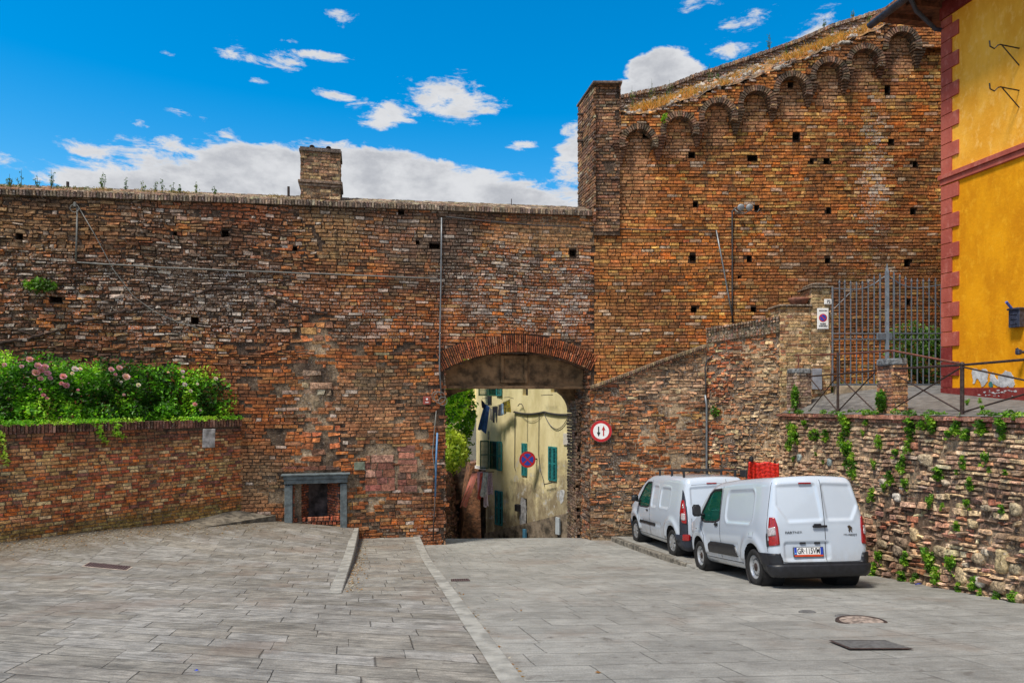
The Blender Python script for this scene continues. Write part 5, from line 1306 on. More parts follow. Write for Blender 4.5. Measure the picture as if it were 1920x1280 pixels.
def wheel(parent, x, y, r, wd, side, style):
    w = empty('wheel', (0, 0, 0)); w.parent = parent; w.location = (x, y, r)
    Mx = Matrix.Rotation(side*PI/2, 3, 'Y')          # local z outwards
    h = wd/2; ri = r*.655
    t = MB(); t.lathe([(ri, -h*.9), (r*.93, -h), (r*.985, -h*.8), (r, -h*.5), (r, h*.5), (r*.985, h*.8), (r*.93, h), (r*.80, h*1.02), (ri+.008, h*.92), (ri, h*.80), (ri, -h*.9)], 40, Mx)
    for k in (-.3, 0, .3): t.lathe([(r*1.001, h*k-.004), (r*1.003, h*k), (r*1.001, h*k+.004)], 40, Mx)
    t.build('tyre', M_TYRE, w, True)
    rm_ = MB()
    if style == 'steel':
        rm_.lathe([(ri, -h*.6), (ri, h*.82), (ri*.955, h*.86), (ri*.92, h*.70), (ri*.80, h*.44), (ri*.78, h*.42)], 40, Mx)
        n = 16; zo, zi = h*.42, h*.50   # ring with slots
        for k in range(n):
            a0, a1 = 2*PI*k/n, 2*PI*(k+1)/n; am = a0+(a1-a0)*.42
            seg = lambda aa, ab, r0, r1, z0, z1: rm_.lathe([(r0, z0), (r1, z1)], 3, Mx, (0, 0, 0), aa, ab)
            seg(a0, am, ri*.78, ri*.60, zo, zi)
        rm_.lathe([(ri*.61, zi), (ri*.40, h*.62), (ri*.34, h*.58)], 40, Mx)
        rm_.lathe([(ri*.80, zo), (ri*.77, zo)], 40, Mx)
        rm_.build('rim', M_STEEL, w, True)
        hb = MB(); hb.lathe([(ri*.35, h*.56), (ri*.33, h*.63), (ri*.16, h*.66), (ri*.15, h*.72), (.0001, h*.73)], 24, Mx)
        for k in range(5): a = 2*PI*k/5; hb.lathe([(.011, h*.5), (.010, h*.70), (.0001, h*.71)], 8, Mx, Mx @ Vector((ri*.25*math.cos(a), ri*.25*math.sin(a), 0)))
        hb.build('hub', M_IRON, w, True)
    else:
        rm_.lathe([(ri, -h*.6), (ri, h*.84), (ri*.95, h*.90), (ri*.90, h*.84), (ri*.89, h*.5)], 40, Mx)
        for k in range(6):
            a = 2*PI*k/6; V = []
            for (rr, ww, zz) in ((ri*.12, .052, h*.98), (ri*.5, .040, h*.98), (ri*.92, .062, h*.86)):
                for sg in (-1, 1): V.append(Mx @ Vector((rr*math.cos(a)-sg*ww*math.sin(a), rr*math.sin(a)+sg*ww*math.cos(a), zz)))
                V.append(Mx @ Vector((rr*math.cos(a), rr*math.sin(a), zz+.012)))
            rm_.add(V, [(0, 3, 5, 2), (2, 5, 4, 1), (3, 6, 8, 5), (5, 8, 7, 4)])
            rm_.add([V[0], V[3], V[6]]+[v-Mx @ Vector((0, 0, .03)) for v in (V[0], V[3], V[6])], [(0, 3, 4, 1), (1, 4, 5, 2)])
            rm_.add([V[1], V[4], V[7]]+[v-Mx @ Vector((0, 0, .03)) for v in (V[1], V[4], V[7])], [(0, 1, 4, 3), (1, 2, 5, 4)])
        rm_.lathe([(ri*.20, h*.9), (ri*.18, h*1.08), (.0001, h*1.10)], 24, Mx)
        rm_.build('rim', M_STEEL, w, True)
    bk = MB(); bk.lathe([(ri*.99, h*.30), (.0001, h*.30)], 32, Mx); bk.build('brake_disc', M_DARK, w)  # near-black disc stands in for the shade behind the rim openings
    return w

def build_van(cfg, label):
    root = empty('van', (0, 0, 0), 0, label, 'van')
    c = cfg; h = .022
    yr, yf = c['yr'], c['yf']; W = c['W']; H = c['H']; z0 = c['z0']
    V, Fq = rbox((-W, W), (yr, yf), (z0, H), .135, h)
    # ---- overall form
    top = np.interp(V[:, 1], c['prof'][0], c['prof'][1])
    top = sum(np.interp(V[:, 1]+o, c['prof'][0], c['prof'][1]) for o in (-.12, -.06, 0, .06, .12))/5
    Z = z0+(V[:, 2]-z0)*(top-z0)/(H-z0)
    zn = Z
    wf = np.interp(zn, [z0, .45, .75, .95, 1.15, 1.5, 1.72, 1.9], c['wprof']); wf = sum(np.interp(zn+o, [z0, .45, .75, .95, 1.15, 1.5, 1.72, 1.9], c['wprof']) for o in (-.1, -.05, 0, .05, .1))/5
    X = V[:, 0]*wf
    X = X*(1-.17*np.clip((V[:, 1]-(yf-.75))/.75, 0, 1)**2)*(1-.045*np.clip((-V[:, 1]+(yr+.5))/.5, 0, 1)**2)
    Y = V[:, 1].copy(); rear = np.clip((V[:, 1]-yr)/.6, 0, 1)
    Y += (1-rear)*c['lean']*np.clip((Z-.95)/.9, 0, 1)**1.4
    Y -= (1-rear)*.035*(1-(V[:, 0]/W)**2)            # slight bow of the rear doors
    fr = np.clip((V[:, 1]-(yf-.5))/.5, 0, 1); Y -= fr*.10*(V[:, 0]/W)**2
    # roof crown
    Z = Z+.035*(1-(V[:, 0]/W)**2)*np.clip((V[:, 2]-1.0)/.8, 0, 1)
    V = np.stack([X, Y, Z], 1)
    sh = Shell(V, Fq, h)
    # ---- pressings
    x, y, z = V.T; sx = np.clip((np.abs(x)-.55)/.1, 0, 1); side = sx*(y > yr+.16); rearm = (y < yr+.13+c['lean'])*1.0
    D = np.zeros(len(V))
    for (cy, cz, hy, hz, r) in c['side_panels']:
        s_ = sdrr(y, z, cy, cz, hy, hz, r); D -= side*.020*(1-sstep(s_, -.045, .0)); D += side*.006*np.exp(-(s_/.03)**2)
    for P_ in c['rear_panels']:
        s_ = sdpoly(x, z, P_, .06); D -= rearm*.022*(1-sstep(s_, -.045, .0)); D += rearm*.006*np.exp(-(s_/.03)**2)
    for wy in (c['wr'], c['wf']):
        rr = np.hypot(y-wy, (z-c['R'])*1.0); D += side*c['flare']*np.exp(-((rr-.47)/.085)**2)*(z > .4)*(rr > .3)
    D += side*.010*np.exp(-((z-.86-.03*y)/.03)**2)*0
    D -= side*.016*np.exp(-((z-.62)/.05)**2)*(np.abs(y) < .75)        # shallow crease over the rubbing strip
    for P_ in c.get('plate_recess', []):
        s_ = sdrr(x, z, *P_); D -= rearm*.028*(1-sstep(s_, -.035, .0))
    if c.get('roof_ribs'):
        D -= (z > 1.6)*.012*(0.5+.5*np.cos(x*2*PI/.22))*sstep(np.abs(x), .62, .5)*sstep(y, yr+.2, yr+.5)*sstep(y, .7, .4)
    sh.V = V+sh.N*D[:, None]; sh.N = vnorm(sh.V, sh.F)
    full = Shell(sh.V.copy(), sh.F.copy(), h)
    # ---- openings
    Rw = c['arch']
    fw = lambda P, wy: np.where(np.abs(P[:, 0]) > .45, np.hypot(P[:, 1]-wy, P[:, 2]-c['R'])-Rw, 1.0)
    win = lambda P: np.where(np.abs(P[:, 0]) > .5, sdpoly(P[:, 1], P[:, 2], c['window'], .035), 1.0)
    ws = c['wscreen']
    fws = lambda P: np.where((P[:, 2] > c['ws_z']) & (P[:, 1] > ws[0]-.3), sdrr(P[:, 0], P[:, 1], 0, (ws[0]+ws[1])/2, .66, (ws[1]-ws[0])/2, .10), 1.0)
    for wy in (c['wr'], c['wf']): sh.cut(lambda P: fw(P, wy))
    sh.cut(win); sh.cut(fws)
    body = make_mesh('body', sh.V, sh.F, c['paint'], root, True)
    sd_ = lambda P, s: P[:, 0]*s > .4
    for s in (-1, 1):
        g = full.patch('side_window', lambda P: np.where(sd_(P, s), win(P)-.004, 1.0), -.014, M_GLASS, root, .004)
        fr_ = full.patch('window_frame', lambda P: np.where(sd_(P, s), np.maximum(win(P)-.022, -(win(P)+.016)), 1.0), .003, M_SEAM, root, .02)
    full.patch('windscreen', lambda P: fws(P)-.006, -.012, M_GLASS, root, .004)
    # wheel housings and underbody
    ub = MB()
    for wy in (c['wr'], c['wf']):
        for s in (-1, 1):
            Mx = Matrix.Rotation(PI/2, 3, 'Y')
            ub.lathe([(Rw+.004, W*.975 if s > 0 else -W*.975), (Rw+.004, s*.50), (.001, s*.50)], 28, Mx, (0, wy, c['R']))
    ub.box((0, (yr+yf)/2, z0+.10), (1.10, yf-yr-.3, .16)); ub.box((0, c['wr'], c['R']), (1.5, .10, .10)); ub.box((0, yr+.35, z0+.03), (.9, .3, .18), bev=.04)
    ub.build('underbody', M_INNER, root)
    for wy in (c['wr'], c['wf']):
        for s in (-1, 1): wheel(root, s*(W-.115), wy, c['R'], .195, s, c['wheel'])
    # cabin
    cb = MB()
    for s in (-1, 1):
        cb.box((s*.38, .28, .95), (.46, .14, .62), bev=.05); cb.box((s*.38, .25, 1.36), (.25, .09, .20), bev=.04); cb.box((s*.38, .52, .68), (.46, .5, .16), bev=.04)
    cb.box((0, 1.18, .98), (1.4, .34, .16), bev=.05); cb.lathe([(.17, -.015), (.185, 0), (.17, .015), (.155, 0), (.17, -.015)], 20, Matrix.Rotation(-1.1, 3, 'X'), (-.38, .95, 1.05)); cb.box((0, .06, .75), (1.5, .03, .9))
    cb.build('seats_and_dash', M_INNER, root)
    return root, sh, full

def lettering(root, sh, body, x, z, size, off=.004, sx=1.0, name='lettering', mat=None, bold=.0, z_align=0, rot=0):
    p = sh.at_rear(x, z, off); q = sh.at_rear(x, z+.05, off)
    return text_obj(body, size, name, mat or M_SEAM, p, Matrix.Rotation(PI/2, 3, 'X'), root, 'CENTER', bold, sx, .002)

# ---------------- nearer van
cfgA = dict(yr=-2.13, yf=2.28, W=.925, H=1.80, z0=.21, R=.325, wr=-1.39, wf=1.395, arch=.385, flare=.030, lean=.10, paint=M_VAN, wheel='steel',
            prof=([-2.3, -2.05, -1.5, -.4, .45, .80, 1.0, 1.42, 1.56, 2.0, 2.28], [1.77, 1.79, 1.80, 1.80, 1.77, 1.70, 1.60, 1.20, 1.09, .98, .80]),
            wprof=[.93, .985, 1.0, .995, .965, .885, .83, .80], side_panels=[(-.80, 1.32, .66, .31, .17)],
            rear_panels=[[(-.66, 1.63), (-.03, 1.65), (.01, 1.14), (-.54, 1.12), (-.70, 1.34)], [(.15, 1.65), (.62, 1.63), (.70, 1.34), (.58, 1.14), (.18, 1.14)]],
            plate_recess=[(-.26, .61, .42, .155, .06)], window=[(.17, 1.10), (.20, 1.61), (.62, 1.60), (.78, 1.52), (1.13, 1.18), (1.16, 1.10), (.98, 1.05), (.35, 1.06)], wscreen=(.86, 1.42), ws_z=1.16, roof_ribs=True)
van, sh, full = build_van(cfgA, 'nearer white panel van without roof bars, number plate GR 115VM')
# doors, seams
for s in (-1, 1):
    seam(full, 'door_seam', [(.10, 1.70), (.10, 1.1), (.12, .36)], van, s)
    seam(full, 'door_seam', [(1.17, 1.05), (1.20, .9), (1.02, .72), (.98, .40)], van, s)
    seam(full, 'door_seam', [(-1.98, 1.72), (-2.0, 1.15), (-1.99, .60)], van, s, r=.005)
    seam(full, 'side_sill_seam', [(-.92, .335), (.95, .335)], van, s, r=.007)
    hd = MB(); p = full.at_side(.30, .97, s, .018); hd.box(p, (.022, .15, .035), bev=.008); p = full.at_side(.30, .97, s, .003); hd.box(p, (.012, .17, .06), bev=.005); hd.build('door_handle', M_PLAST, van)
    f = lambda P: np.where(P[:, 0]*s > .4, sdpoly(P[:, 1], P[:, 2], [(-.72, .43), (-.60, .60), (-.50, .63), (.70, .63), (.80, .56), (.80, .48), (.74, .43)], .005), 1.)
    full.patch('side_moulding', f, .022, M_PLAST, van, .03)
    seam(full, 'moulding_joint', [(.11, .62), (.11, .44)], van, s, r=.004)
    # mirror
    mr = MB(); q = full.at_side(1.02, 1.17, s, 0)
    mr.box(q+Vector((s*.07, 0, -.02)), (.16, .07, .05), bev=.02); mr.box(q+Vector((s*.18, -.01, .065)), (.19, .11, .24), bev=.045); mr.build('mirror', M_PLAST, van, True)
    mg = MB(); mg.box(q+Vector((s*.18, -.068, .065)), (.14, .006, .18)); mg.build('mirror_glass', M_SEAM, van)
    f = lambda P: np.where((P[:, 0]*s > .45), np.maximum(sdpoly(P[:, 0]*s, P[:, 2], [(.765, .73), (.95, .70), (.98, 1.13), (.80, 1.13), (.775, 1.0)], .02), P[:, 1]+2.045), 1.)
    tl = full.patch('taillight', f, .014, M_LRED, van, .03)
    f = lambda P: np.where((P[:, 0]*s > .45), np.maximum(sdpoly(P[:, 0]*s, P[:, 2], [(.80, .87), (.90, .85), (.905, .96), (.80, 1.0)], .004), P[:, 1]+2.03), 1.)
    full.patch('clear_lens', f, .021, M_LCLR, tl, .01)
    f = lambda P: np.where((P[:, 0]*s > .45), np.maximum(sdpoly(P[:, 0]*s, P[:, 2], [(.90, .69), (1.0, .69), (1.0, 1.15), (.915, 1.15)], .01), np.abs(P[:, 1]+2.05)-.06), 1.)
    full.patch('lamp_edge', f, .017, M_SEAM, tl, .03)
    # headlight
    f = lambda P: np.where((P[:, 0]*s > .3), np.maximum(sdpoly(P[:, 0]*s, P[:, 2], [(.42, .78), (.95, .80), (.95, .95), (.5, .92)], .02), 1.78-P[:, 1]), 1.)
    full.patch('headlight', f, .01, M_LCLR, van, .02)
seam(full, 'rear_door_seam', [(.10, 1.755), (.085, 1.1), (.075, .44)], van, rear=True, r=.006)
# rear bumper wraps the corners
def bumpf(P):
    ax_ = np.abs(P[:, 0]); zt = .425+.15*sstep(ax_, .70, .76)
    f = np.maximum(P[:, 2]-zt, .0-(P[:, 2]-.10)); f = np.maximum(f, P[:, 1]+1.72)
    return np.maximum(f, .385+.012-np.hypot(P[:, 1]+1.39, P[:, 2]-.325))
b1 = full.patch('rear_bumper', bumpf, .030, M_PLAST, van, .05)
f = lambda P: np.maximum(np.maximum(P[:, 2]-.40, .25-P[:, 2]), P[:, 1]+1.98)
full.patch('bumper_bar', f, .072, M_PLAST, van, .05)
f = lambda P: np.maximum(np.maximum(P[:, 2]-.62, .0-P[:, 2]), 1.85-P[:, 1]); full.patch('front_bumper', f, .02, M_PLAST, van, .03)
seam(full, 'tailgate_lower_seam', [(-.74, .56), (-.70, .44), (-.6, .432), (.6, .432), (.70, .44), (.74, .56)], van, rear=True, r=.006)
# plate
def number_plate(van, full, cx, cz, text, off=.02, cut=None):
    p = full.at_rear(cx, cz, -.0); p.y -= off
    m = MB(); m.box(p, (.55, .014, .155), bev=.006); pl = m.build('number_plate', M_SEAM, van)
    m = MB(); m.box(p+Vector((0, -.008, .014)), (.52, .006, .112), bev=.002); m.build('plate_face', M_WHITE, pl)
    for s in (-1, 1): m = MB(); m.box(p+Vector((s*.236, -.010, .014)), (.046, .006, .112)); m.build('blue_band', M_BLUE, pl)
    m = MB(); m.lathe([(.0001, 0), (.011, 0)], 12, ROTX, p+Vector((-.236, -.0135, -.02))); m.build('country_mark', simple('pale_cyan', (.2, .6, .8), .4), pl)
    m = MB(); m.box(p+Vector((0, -.010, -.058)), (.52, .008, .026)); m.build('frame_strip', simple('orange_red', (.62, .07, .02), .4), pl)
    text_obj(text, .128, 'plate_characters', M_BLACK, p+Vector((0, -.0135, .013)), Matrix.Rotation(PI/2, 3, 'X'), pl, 'CENTER', .0015, .72, .0015)
    return pl
number_plate(van, full, -.245, .595, 'GR\u00b7115VM')
for x in (-.33, -.07): m = MB(); m.box(full.at_rear(x, .735, .002)+Vector((0, -.004, 0)), (.105, .03, .034), bev=.006); m.build('plate_lamp', M_SEAM, van)
m = MB(); p = full.at_rear(-.02, 1.0, .0); m.box(p+Vector((0, -.032, 0)), (.27, .022, .036), bev=.010); m.box(p+Vector((-.03, -.012, .02)), (.14, .03, .045), bev=.012); m.build('rear_handle', M_PLAST, van)
m = MB(); p = full.at_rear(-.185, 1.70, .0); m.box(p+Vector((0, -.006, 0)), (.235, .022, .026), bev=.006); m.build('brake_light', M_LRED, van)
lettering(van, full, 'PARTNER', -.485, .905, .056, sx=1.3)
lettering(van, full, 'PEUGEOT', .545, .855, .042, sx=1.35)
# rampant beast emblem as a small solid outline
lion = [(-.020, -.055), (-.002, -.055), (-.008, -.030), (.006, -.020), (.022, -.052), (.040, -.052), (.026, -.025), (.020, .000), (.036, -.010), (.044, .000), (.026, .014), (.040, .018), (.036, .030), (.020, .026), (.014, .045), (-.010, .055), (-.034, .044), (-.040, .030), (-.026, .026), (-.034, .014), (-.022, .010), (-.014, -.004), (-.030, -.018), (-.024, -.036)]
p = full.at_rear(.545, .955, .010); m = MB(); m.prism([(a*1.05, b) for a, b in lion], p, (1, 0, 0), (0, 0, 1), (0, 1, 0), .006); recalc(m.build('emblem', simple('bronze_chrome', (.10, .075, .055), .3, .2, 20, metal=.4), van))
for s in (-1,):
    seam(full, 'filler_flap', [(-1.50, .90), (-1.50, .80), (-1.34, .80), (-1.34, .88)], van, s, r=.003); seam(full, 'side_reflector', [(1.42, .86), (1.47, .86)], van, s, r=.01)
def set_van(root, rear, front, dz=0, roll=0.0, sc=1.0, kz=1.07):
    for w in root.children:
        if w.name.startswith('wheel'): w.scale = (1, 1, 1/kz); w.location.z /= kz
    """put axle contact midpoints"""
    (xr, yr_, zr_), (xf, yf_, zf_) = rear, front; d = Vector((xf-xr, yf_-yr_, zf_-zr_)).normalized()
    right = d.cross(Vector((0, 0, 1))).normalized(); up = right.cross(d)
    q = Matrix.Rotation(roll, 3, d); right = q @ right; up = q @ up
    M = Matrix((right, d, up)).transposed(); root.matrix_world = Matrix.Translation(((xr+xf)/2, (yr_+yf_)/2, (zr_+zf_)/2+dz)) @ M.to_4x4() @ Matrix.Diagonal((sc, sc, sc*kz, 1))
hw = .80*.95
xr_, xf_ = 4.31+hw, 4.09+hw
set_van(van, (xr_, 11.9, float(zr(11.9))+.012), (xf_, 14.5, float(zr(14.5))+.012), .0, 0, .95)

# ---------------- farther van with roof bars
cfgB = dict(yr=-2.28, yf=2.16, W=.915, H=1.80, z0=.20, R=.315, wr=-1.52, wf=1.40, arch=.375, flare=.040, lean=.17, paint=M_VAN2, wheel='cover',
            prof=([-2.4, -2.1, -1.5, -.4, .35, .72, .95, 1.38, 1.52, 1.95, 2.16], [1.74, 1.77, 1.80, 1.80, 1.77, 1.68, 1.56, 1.16, 1.06, .96, .78]),
            wprof=[.93, .985, 1.0, .99, .95, .865, .81, .78], side_panels=[(-.22, 1.28, .24, .27, .11), (-.98, 1.28, .36, .25, .11)],
            rear_panels=[[(-.62, 1.52), (.18, 1.56), (.18, 1.06), (-.56, 1.05), (-.63, 1.2)], [(.32, 1.56), (.62, 1.52), (.62, 1.2), (.56, 1.06), (.34, 1.06)]],
            plate_recess=[(-.26, .62, .42, .16, .06)], window=[(.16, 1.06), (.20, 1.58), (.48, 1.57), (.68, 1.48), (1.02, 1.13), (1.02, 1.06), (.88, 1.02), (.30, 1.03)], wscreen=(.78, 1.36), ws_z=1.12, roof_ribs=False)
van2, sh2, full2 = build_van(cfgB, 'farther white panel van with black roof bars, parked against the wall')
for s in (-1, 1):
    seam(full2, 'door_seam', [(.10, 1.68), (.10, 1.1), (.08, .34)], van2, s); seam(full2, 'door_seam', [(1.06, 1.02), (1.10, .85), (.98, .66), (.97, .38)], van2, s)
    seam(full2, 'side_sill_seam', [(-1.1, .32), (1.0, .32)], van2, s, r=.006)
    hd = MB(); p = full2.at_side(.27, .92, s, .016); hd.box(p, (.022, .13, .035), bev=.008); hd.build('door_handle', M_PLAST, van2)
    f = lambda P: np.where(P[:, 0]*s > .4, sdrr(P[:, 1], P[:, 2], .28, .60, .62, .035, .02), 1.); full2.patch('side_moulding', f, .016, M_PLAST, van2, .02)
    mr = MB(); q = full2.at_side(.92, 1.12, s, 0)
    mr.box(q+Vector((s*.06, 0, 0)), (.14, .08, .06), bev=.02); mr.box(q+Vector((s*.17, -.01, .075)), (.20, .12, .18), bev=.045); mr.build('mirror', M_PLAST, van2, True)
    # black pillar trim up to the roof, tail lamp in it
    f = lambda P: np.where((P[:, 0]*s > .45), np.maximum(sdpoly(P[:, 1], P[:, 2], [(-2.30, .52), (-2.06, .52), (-2.10, 1.10), (-2.07, 1.36), (-2.0, 1.66), (-2.02, 1.68), (-2.16, 1.50), (-2.22, 1.2), (-2.30, 1.0)], .004), -(np.abs(P[:, 0])-.775)), 1.)
    tr_ = full2.patch('pillar_trim', f, .006, M_PLAST2, van2, .02)
    f = lambda P: np.where((P[:, 0]*s > .45), np.maximum(sdpoly(P[:, 1], P[:, 2], [(-2.30, .78), (-2.20, .80), (-2.10, 1.0), (-2.09, 1.28), (-2.30, 1.30)], .004), -(np.abs(P[:, 0])-.80)), 1.)
    tl = full2.patch('taillight', f, .020, M_LRED, van2, .03)
    for zc in (1.19, .93):
        f = lambda P: np.where((P[:, 0]*s > .45), np.maximum(sdrr(P[:, 1], P[:, 2], -2.22, zc, .055, .075, .04), -(np.abs(P[:, 0])-.82)), 1.); full2.patch('clear_lens', f, .027, M_LCLR, tl, .01)
def bumpf2(P):
    zt = .46+.07*sstep(np.abs(P[:, 0]), .66, .74); f = np.maximum(P[:, 2]-zt, .06-P[:, 2]); f = np.maximum(f, P[:, 1]+1.86); return np.maximum(f, .39-np.hypot(P[:, 1]+1.52, P[:, 2]-.315))
full2.patch('rear_bumper', bumpf2, .034, M_PLAST2, van2, .05)
for s in (-1, 1):
    f = lambda P: np.where(P[:, 0]*s > .3, np.maximum(sdrr(P[:, 0]*s, P[:, 2], .80, .485, .06, .07, .02), P[:, 1]+2.0), 1.); full2.patch('reflector', f, .048, M_LRED, van2, .02)
f = lambda P: np.maximum(np.maximum(P[:, 2]-.58, -P[:, 2]), 1.75-P[:, 1]); full2.patch('front_bumper', f, .02, M_PLAST2, van2, .03)
seam(full2, 'rear_door_seam', [(.26, 1.74), (.25, 1.1), (.25, .48)], van2, rear=True); seam(full2, 'tailgate_lower_seam', [(-.68, .9), (-.68, .52), (-.60, .475), (.6, .475), (.68, .52)], van2, rear=True)
seam(full2, 'tailgate_upper_seam', [(-.62, 1.62), (.0, 1.655), (.62, 1.62)], van2, rear=True, r=.004)
pl_ = number_plate(van2, full2, -.245, .595, 'FX\u00b7482TR'); m = MB(); m.box(full2.at_rear(-.28, .735, .01), (.12, .03, .05), bev=.01); m.build('plate_lamp', M_SEAM, van2)
m = MB(); m.box(full2.at_rear(-.12, 1.655, .01), (.25, .02, .028), bev=.006); m.build('brake_light', M_LRED, van2)
lettering(van2, full2, 'VAN TRANSPORT', -.32, .885, .042, sx=1.25)
for yb_ in (-1.85, -1.05, -.15):
    zt = 1.93; m = MB(); m.box((0, yb_, zt), (1.46, .035, .032), bev=.008)
    for s in (-1, 1): m.box((s*.66, yb_, zt-.075), (.05, .05, .14), bev=.01)
    m.build('roof_bar', M_SEAM, van2)
m = MB(); m.box((.80, -2.0, 1.86), (.05, .30, .16), bev=.01); m.build('roof_bar_end', M_SEAM, van2)
hw2 = .78
set_van(van2, (3.87+hw2, 16.35, float(zr(16.35))+.135), (3.51+hw2, 19.1, float(zr(19.1))+.135), 0, 0, .965)
# ------------------------------------------------------------------ terrace, gate pillar, gate, railings, yellow house
def e_top(Y): return float(c_top(18.6-Y))
def deck(X, Y):
    X = np.asarray(X, float); Y = np.asarray(Y, float); e_ = -.60+.026*(18.6-Y)
    return e_-.005+np.interp(Y, [8, 14.4, 16.5, 18.2], [.2, .31, .55, .8])*(1-np.exp(-(X-7.3)/1.2))
def terr():
    xs = np.concatenate([[7.32, 7.6], np.linspace(8, 20, 20)]); ys = np.linspace(2, 20.3, 40); X, Y = np.meshgrid(xs, ys)
    Z = deck(np.minimum(X, 11.5), Y); V = np.stack([X, Y, Z], -1).reshape(-1, 3); n = len(xs); i = (np.arange(39)[:, None]*n+np.arange(n-1)[None]).ravel()
    tag(make_mesh('terrace_paving', V, np.stack([i, i+1, i+n+1, i+n], 1), M_ASPH, None, True), kind='structure')
terr()
# gate pillar: lower wide part and taller right part
gp_ = empty('gate_pillar', (7.9, 18.8, -.5), 0, 'stepped pale brick gate pillar carrying the driveway sign and house number 72', 'pillar')
PP = Plane((0, 18.55), (1, 18.55)); zz_ = lambda y, Y=18.55: (733-y)/F*Y
X_ = lambda x, Y=18.55: (x-960)/F*Y
def paintK(u, v, r):
    c = pal(r, len(u), [(.46, .32, .17), (.40, .25, .12), (.30, .15, .075), (.52, .40, .25), (.22, .12, .07)], [4, 3, 1.6, 2, .6]); return np.concatenate([c, np.full((len(u), 1), .2)], 1)
km = Mas()
c1 = brick_box(km, PP, X_(1463), X_(1521), 0, .75, -1.0, zz_(576), .082, .26, paintK, 201)
c2 = brick_box(km, PP, X_(1521), X_(1557), .03, .75, -1.0, zz_(541), .082, .26, paintK, 202)
place(km.build('brickwork', M_BRICK, gp_), gp_)
for c_ in (c1, c2): place(c_.build('core', M_BRICK, gp_, tint=(.36, .28, .18, .3)), gp_)
mb = MB()
mb.box(((X_(1460)+X_(1521))/2, 18.9, zz_(573)), (X_(1521)-X_(1458), .85, .06), bev=.02); mb.box(((X_(1519)+X_(1559))/2, 18.88, zz_(539)), (X_(1561)-X_(1517), .88, .05), bev=.015); mb.box(((X_(1521)+X_(1556))/2, 18.88, zz_(533)), (.42, .74, .08), bev=.03)
place(mb.build('capping', M_BRICK, gp_, tint=(.15, .115, .085, .5)), gp_)
m = MB(); m.lathe([(.001, 0), (.13, 0), (.22, .06), (.265, .15), (.27, .20), (.245, .20), (.20, .12), (.001, .10)], 32, None, (X_(1503), 18.75, zz_(571)+.0))
tag(m.build('planter_bowl', simple('terracotta', (.22, .09, .06), .85, .3, 10), None, True), 'round dark terracotta bowl on the lower part of the gate pillar', 'planter')
# planter weeds
# signs on the pillar
def sign_plate(name, P, px0, py0, px1, py1, label, d=.04, frame=M_ZINC):
    c_, dm = lbl_box(P, px0, py0, px1, py1, .012, d); e = empty(name, c_, 0, label, 'sign')
    m = MB(); m.box(c_, dm, M=P.M3()); m.box(c_-Vector((*P.n, 0))*.006, (dm[0]+.03, .01, dm[2]+.03), M=P.M3()); place(m.build('panel', M_WHITE, e), e); return e, c_, dm
PPf = Plane((0, 18.52), (1, 18.52))
ds, c_, dm = sign_plate('driveway_sign', PPf, 1532, 579, 1551, 616, 'white no parking driveway sign reading PASSO CARRABILE on the gate pillar')
fwd = Vector((0, -1, 0)); RX = Matrix.Rotation(PI/2, 3, 'X')
def ring(par, c, r0, r1, mat, name, off, n=40):
    m = MB(); m.lathe([(r0, off), (r1, off), (r1, off-.003)], n, ROTX, c); return place(m.build(name, mat, par), par)
cc_ = c_+fwd*.008+Vector((0, 0, .02))
rr_ = dm[0]*.40
ring(ds, cc_, .0001, rr_, M_RED, 'red_ring', .000); ring(ds, cc_, .0001, rr_*.74, M_BLUE, 'blue_disc', .003)
m = MB(); m.box(cc_+fwd*.006, (rr_*1.5, .002, rr_*.2), M=Matrix.Rotation(math.radians(45), 3, 'Y')); place(m.build('red_bar', M_RED, ds), ds)
for (tx, z_, s_) in (('COMUNE DI SIENA', .215, .028), ('PASSO', -.145, .058), ('CARRABILE', -.20, .050)):
    place(text_obj(tx, s_, 'lettering', M_BLACK, c_+fwd*.009+Vector((0, 0, z_)), RX, ds, bold=.0012, sx=.92), ds)
ns_, c_, dm = sign_plate('house_number', PPf, 1545, 562, 1557, 570, 'small white tile with the house number 72 at the top of the gate pillar', d=.05)
place(text_obj('72', .105, 'number', M_BLACK, c_+fwd*.009+Vector((.01, 0, 0)), RX, ns_, bold=.002), ns_)
m = MB(); c_, dm = lbl_box(PPf, 1521, 691, 1538, 730, .12, .0); m.box(c_, dm, bev=.01); mm = m
tag(mm.build('meter_box', simple('grey_box', (.26, .28, .33), .5, .15, 5)), 'plain grey metal cabinet at the foot of the gate pillar', 'cabinet')
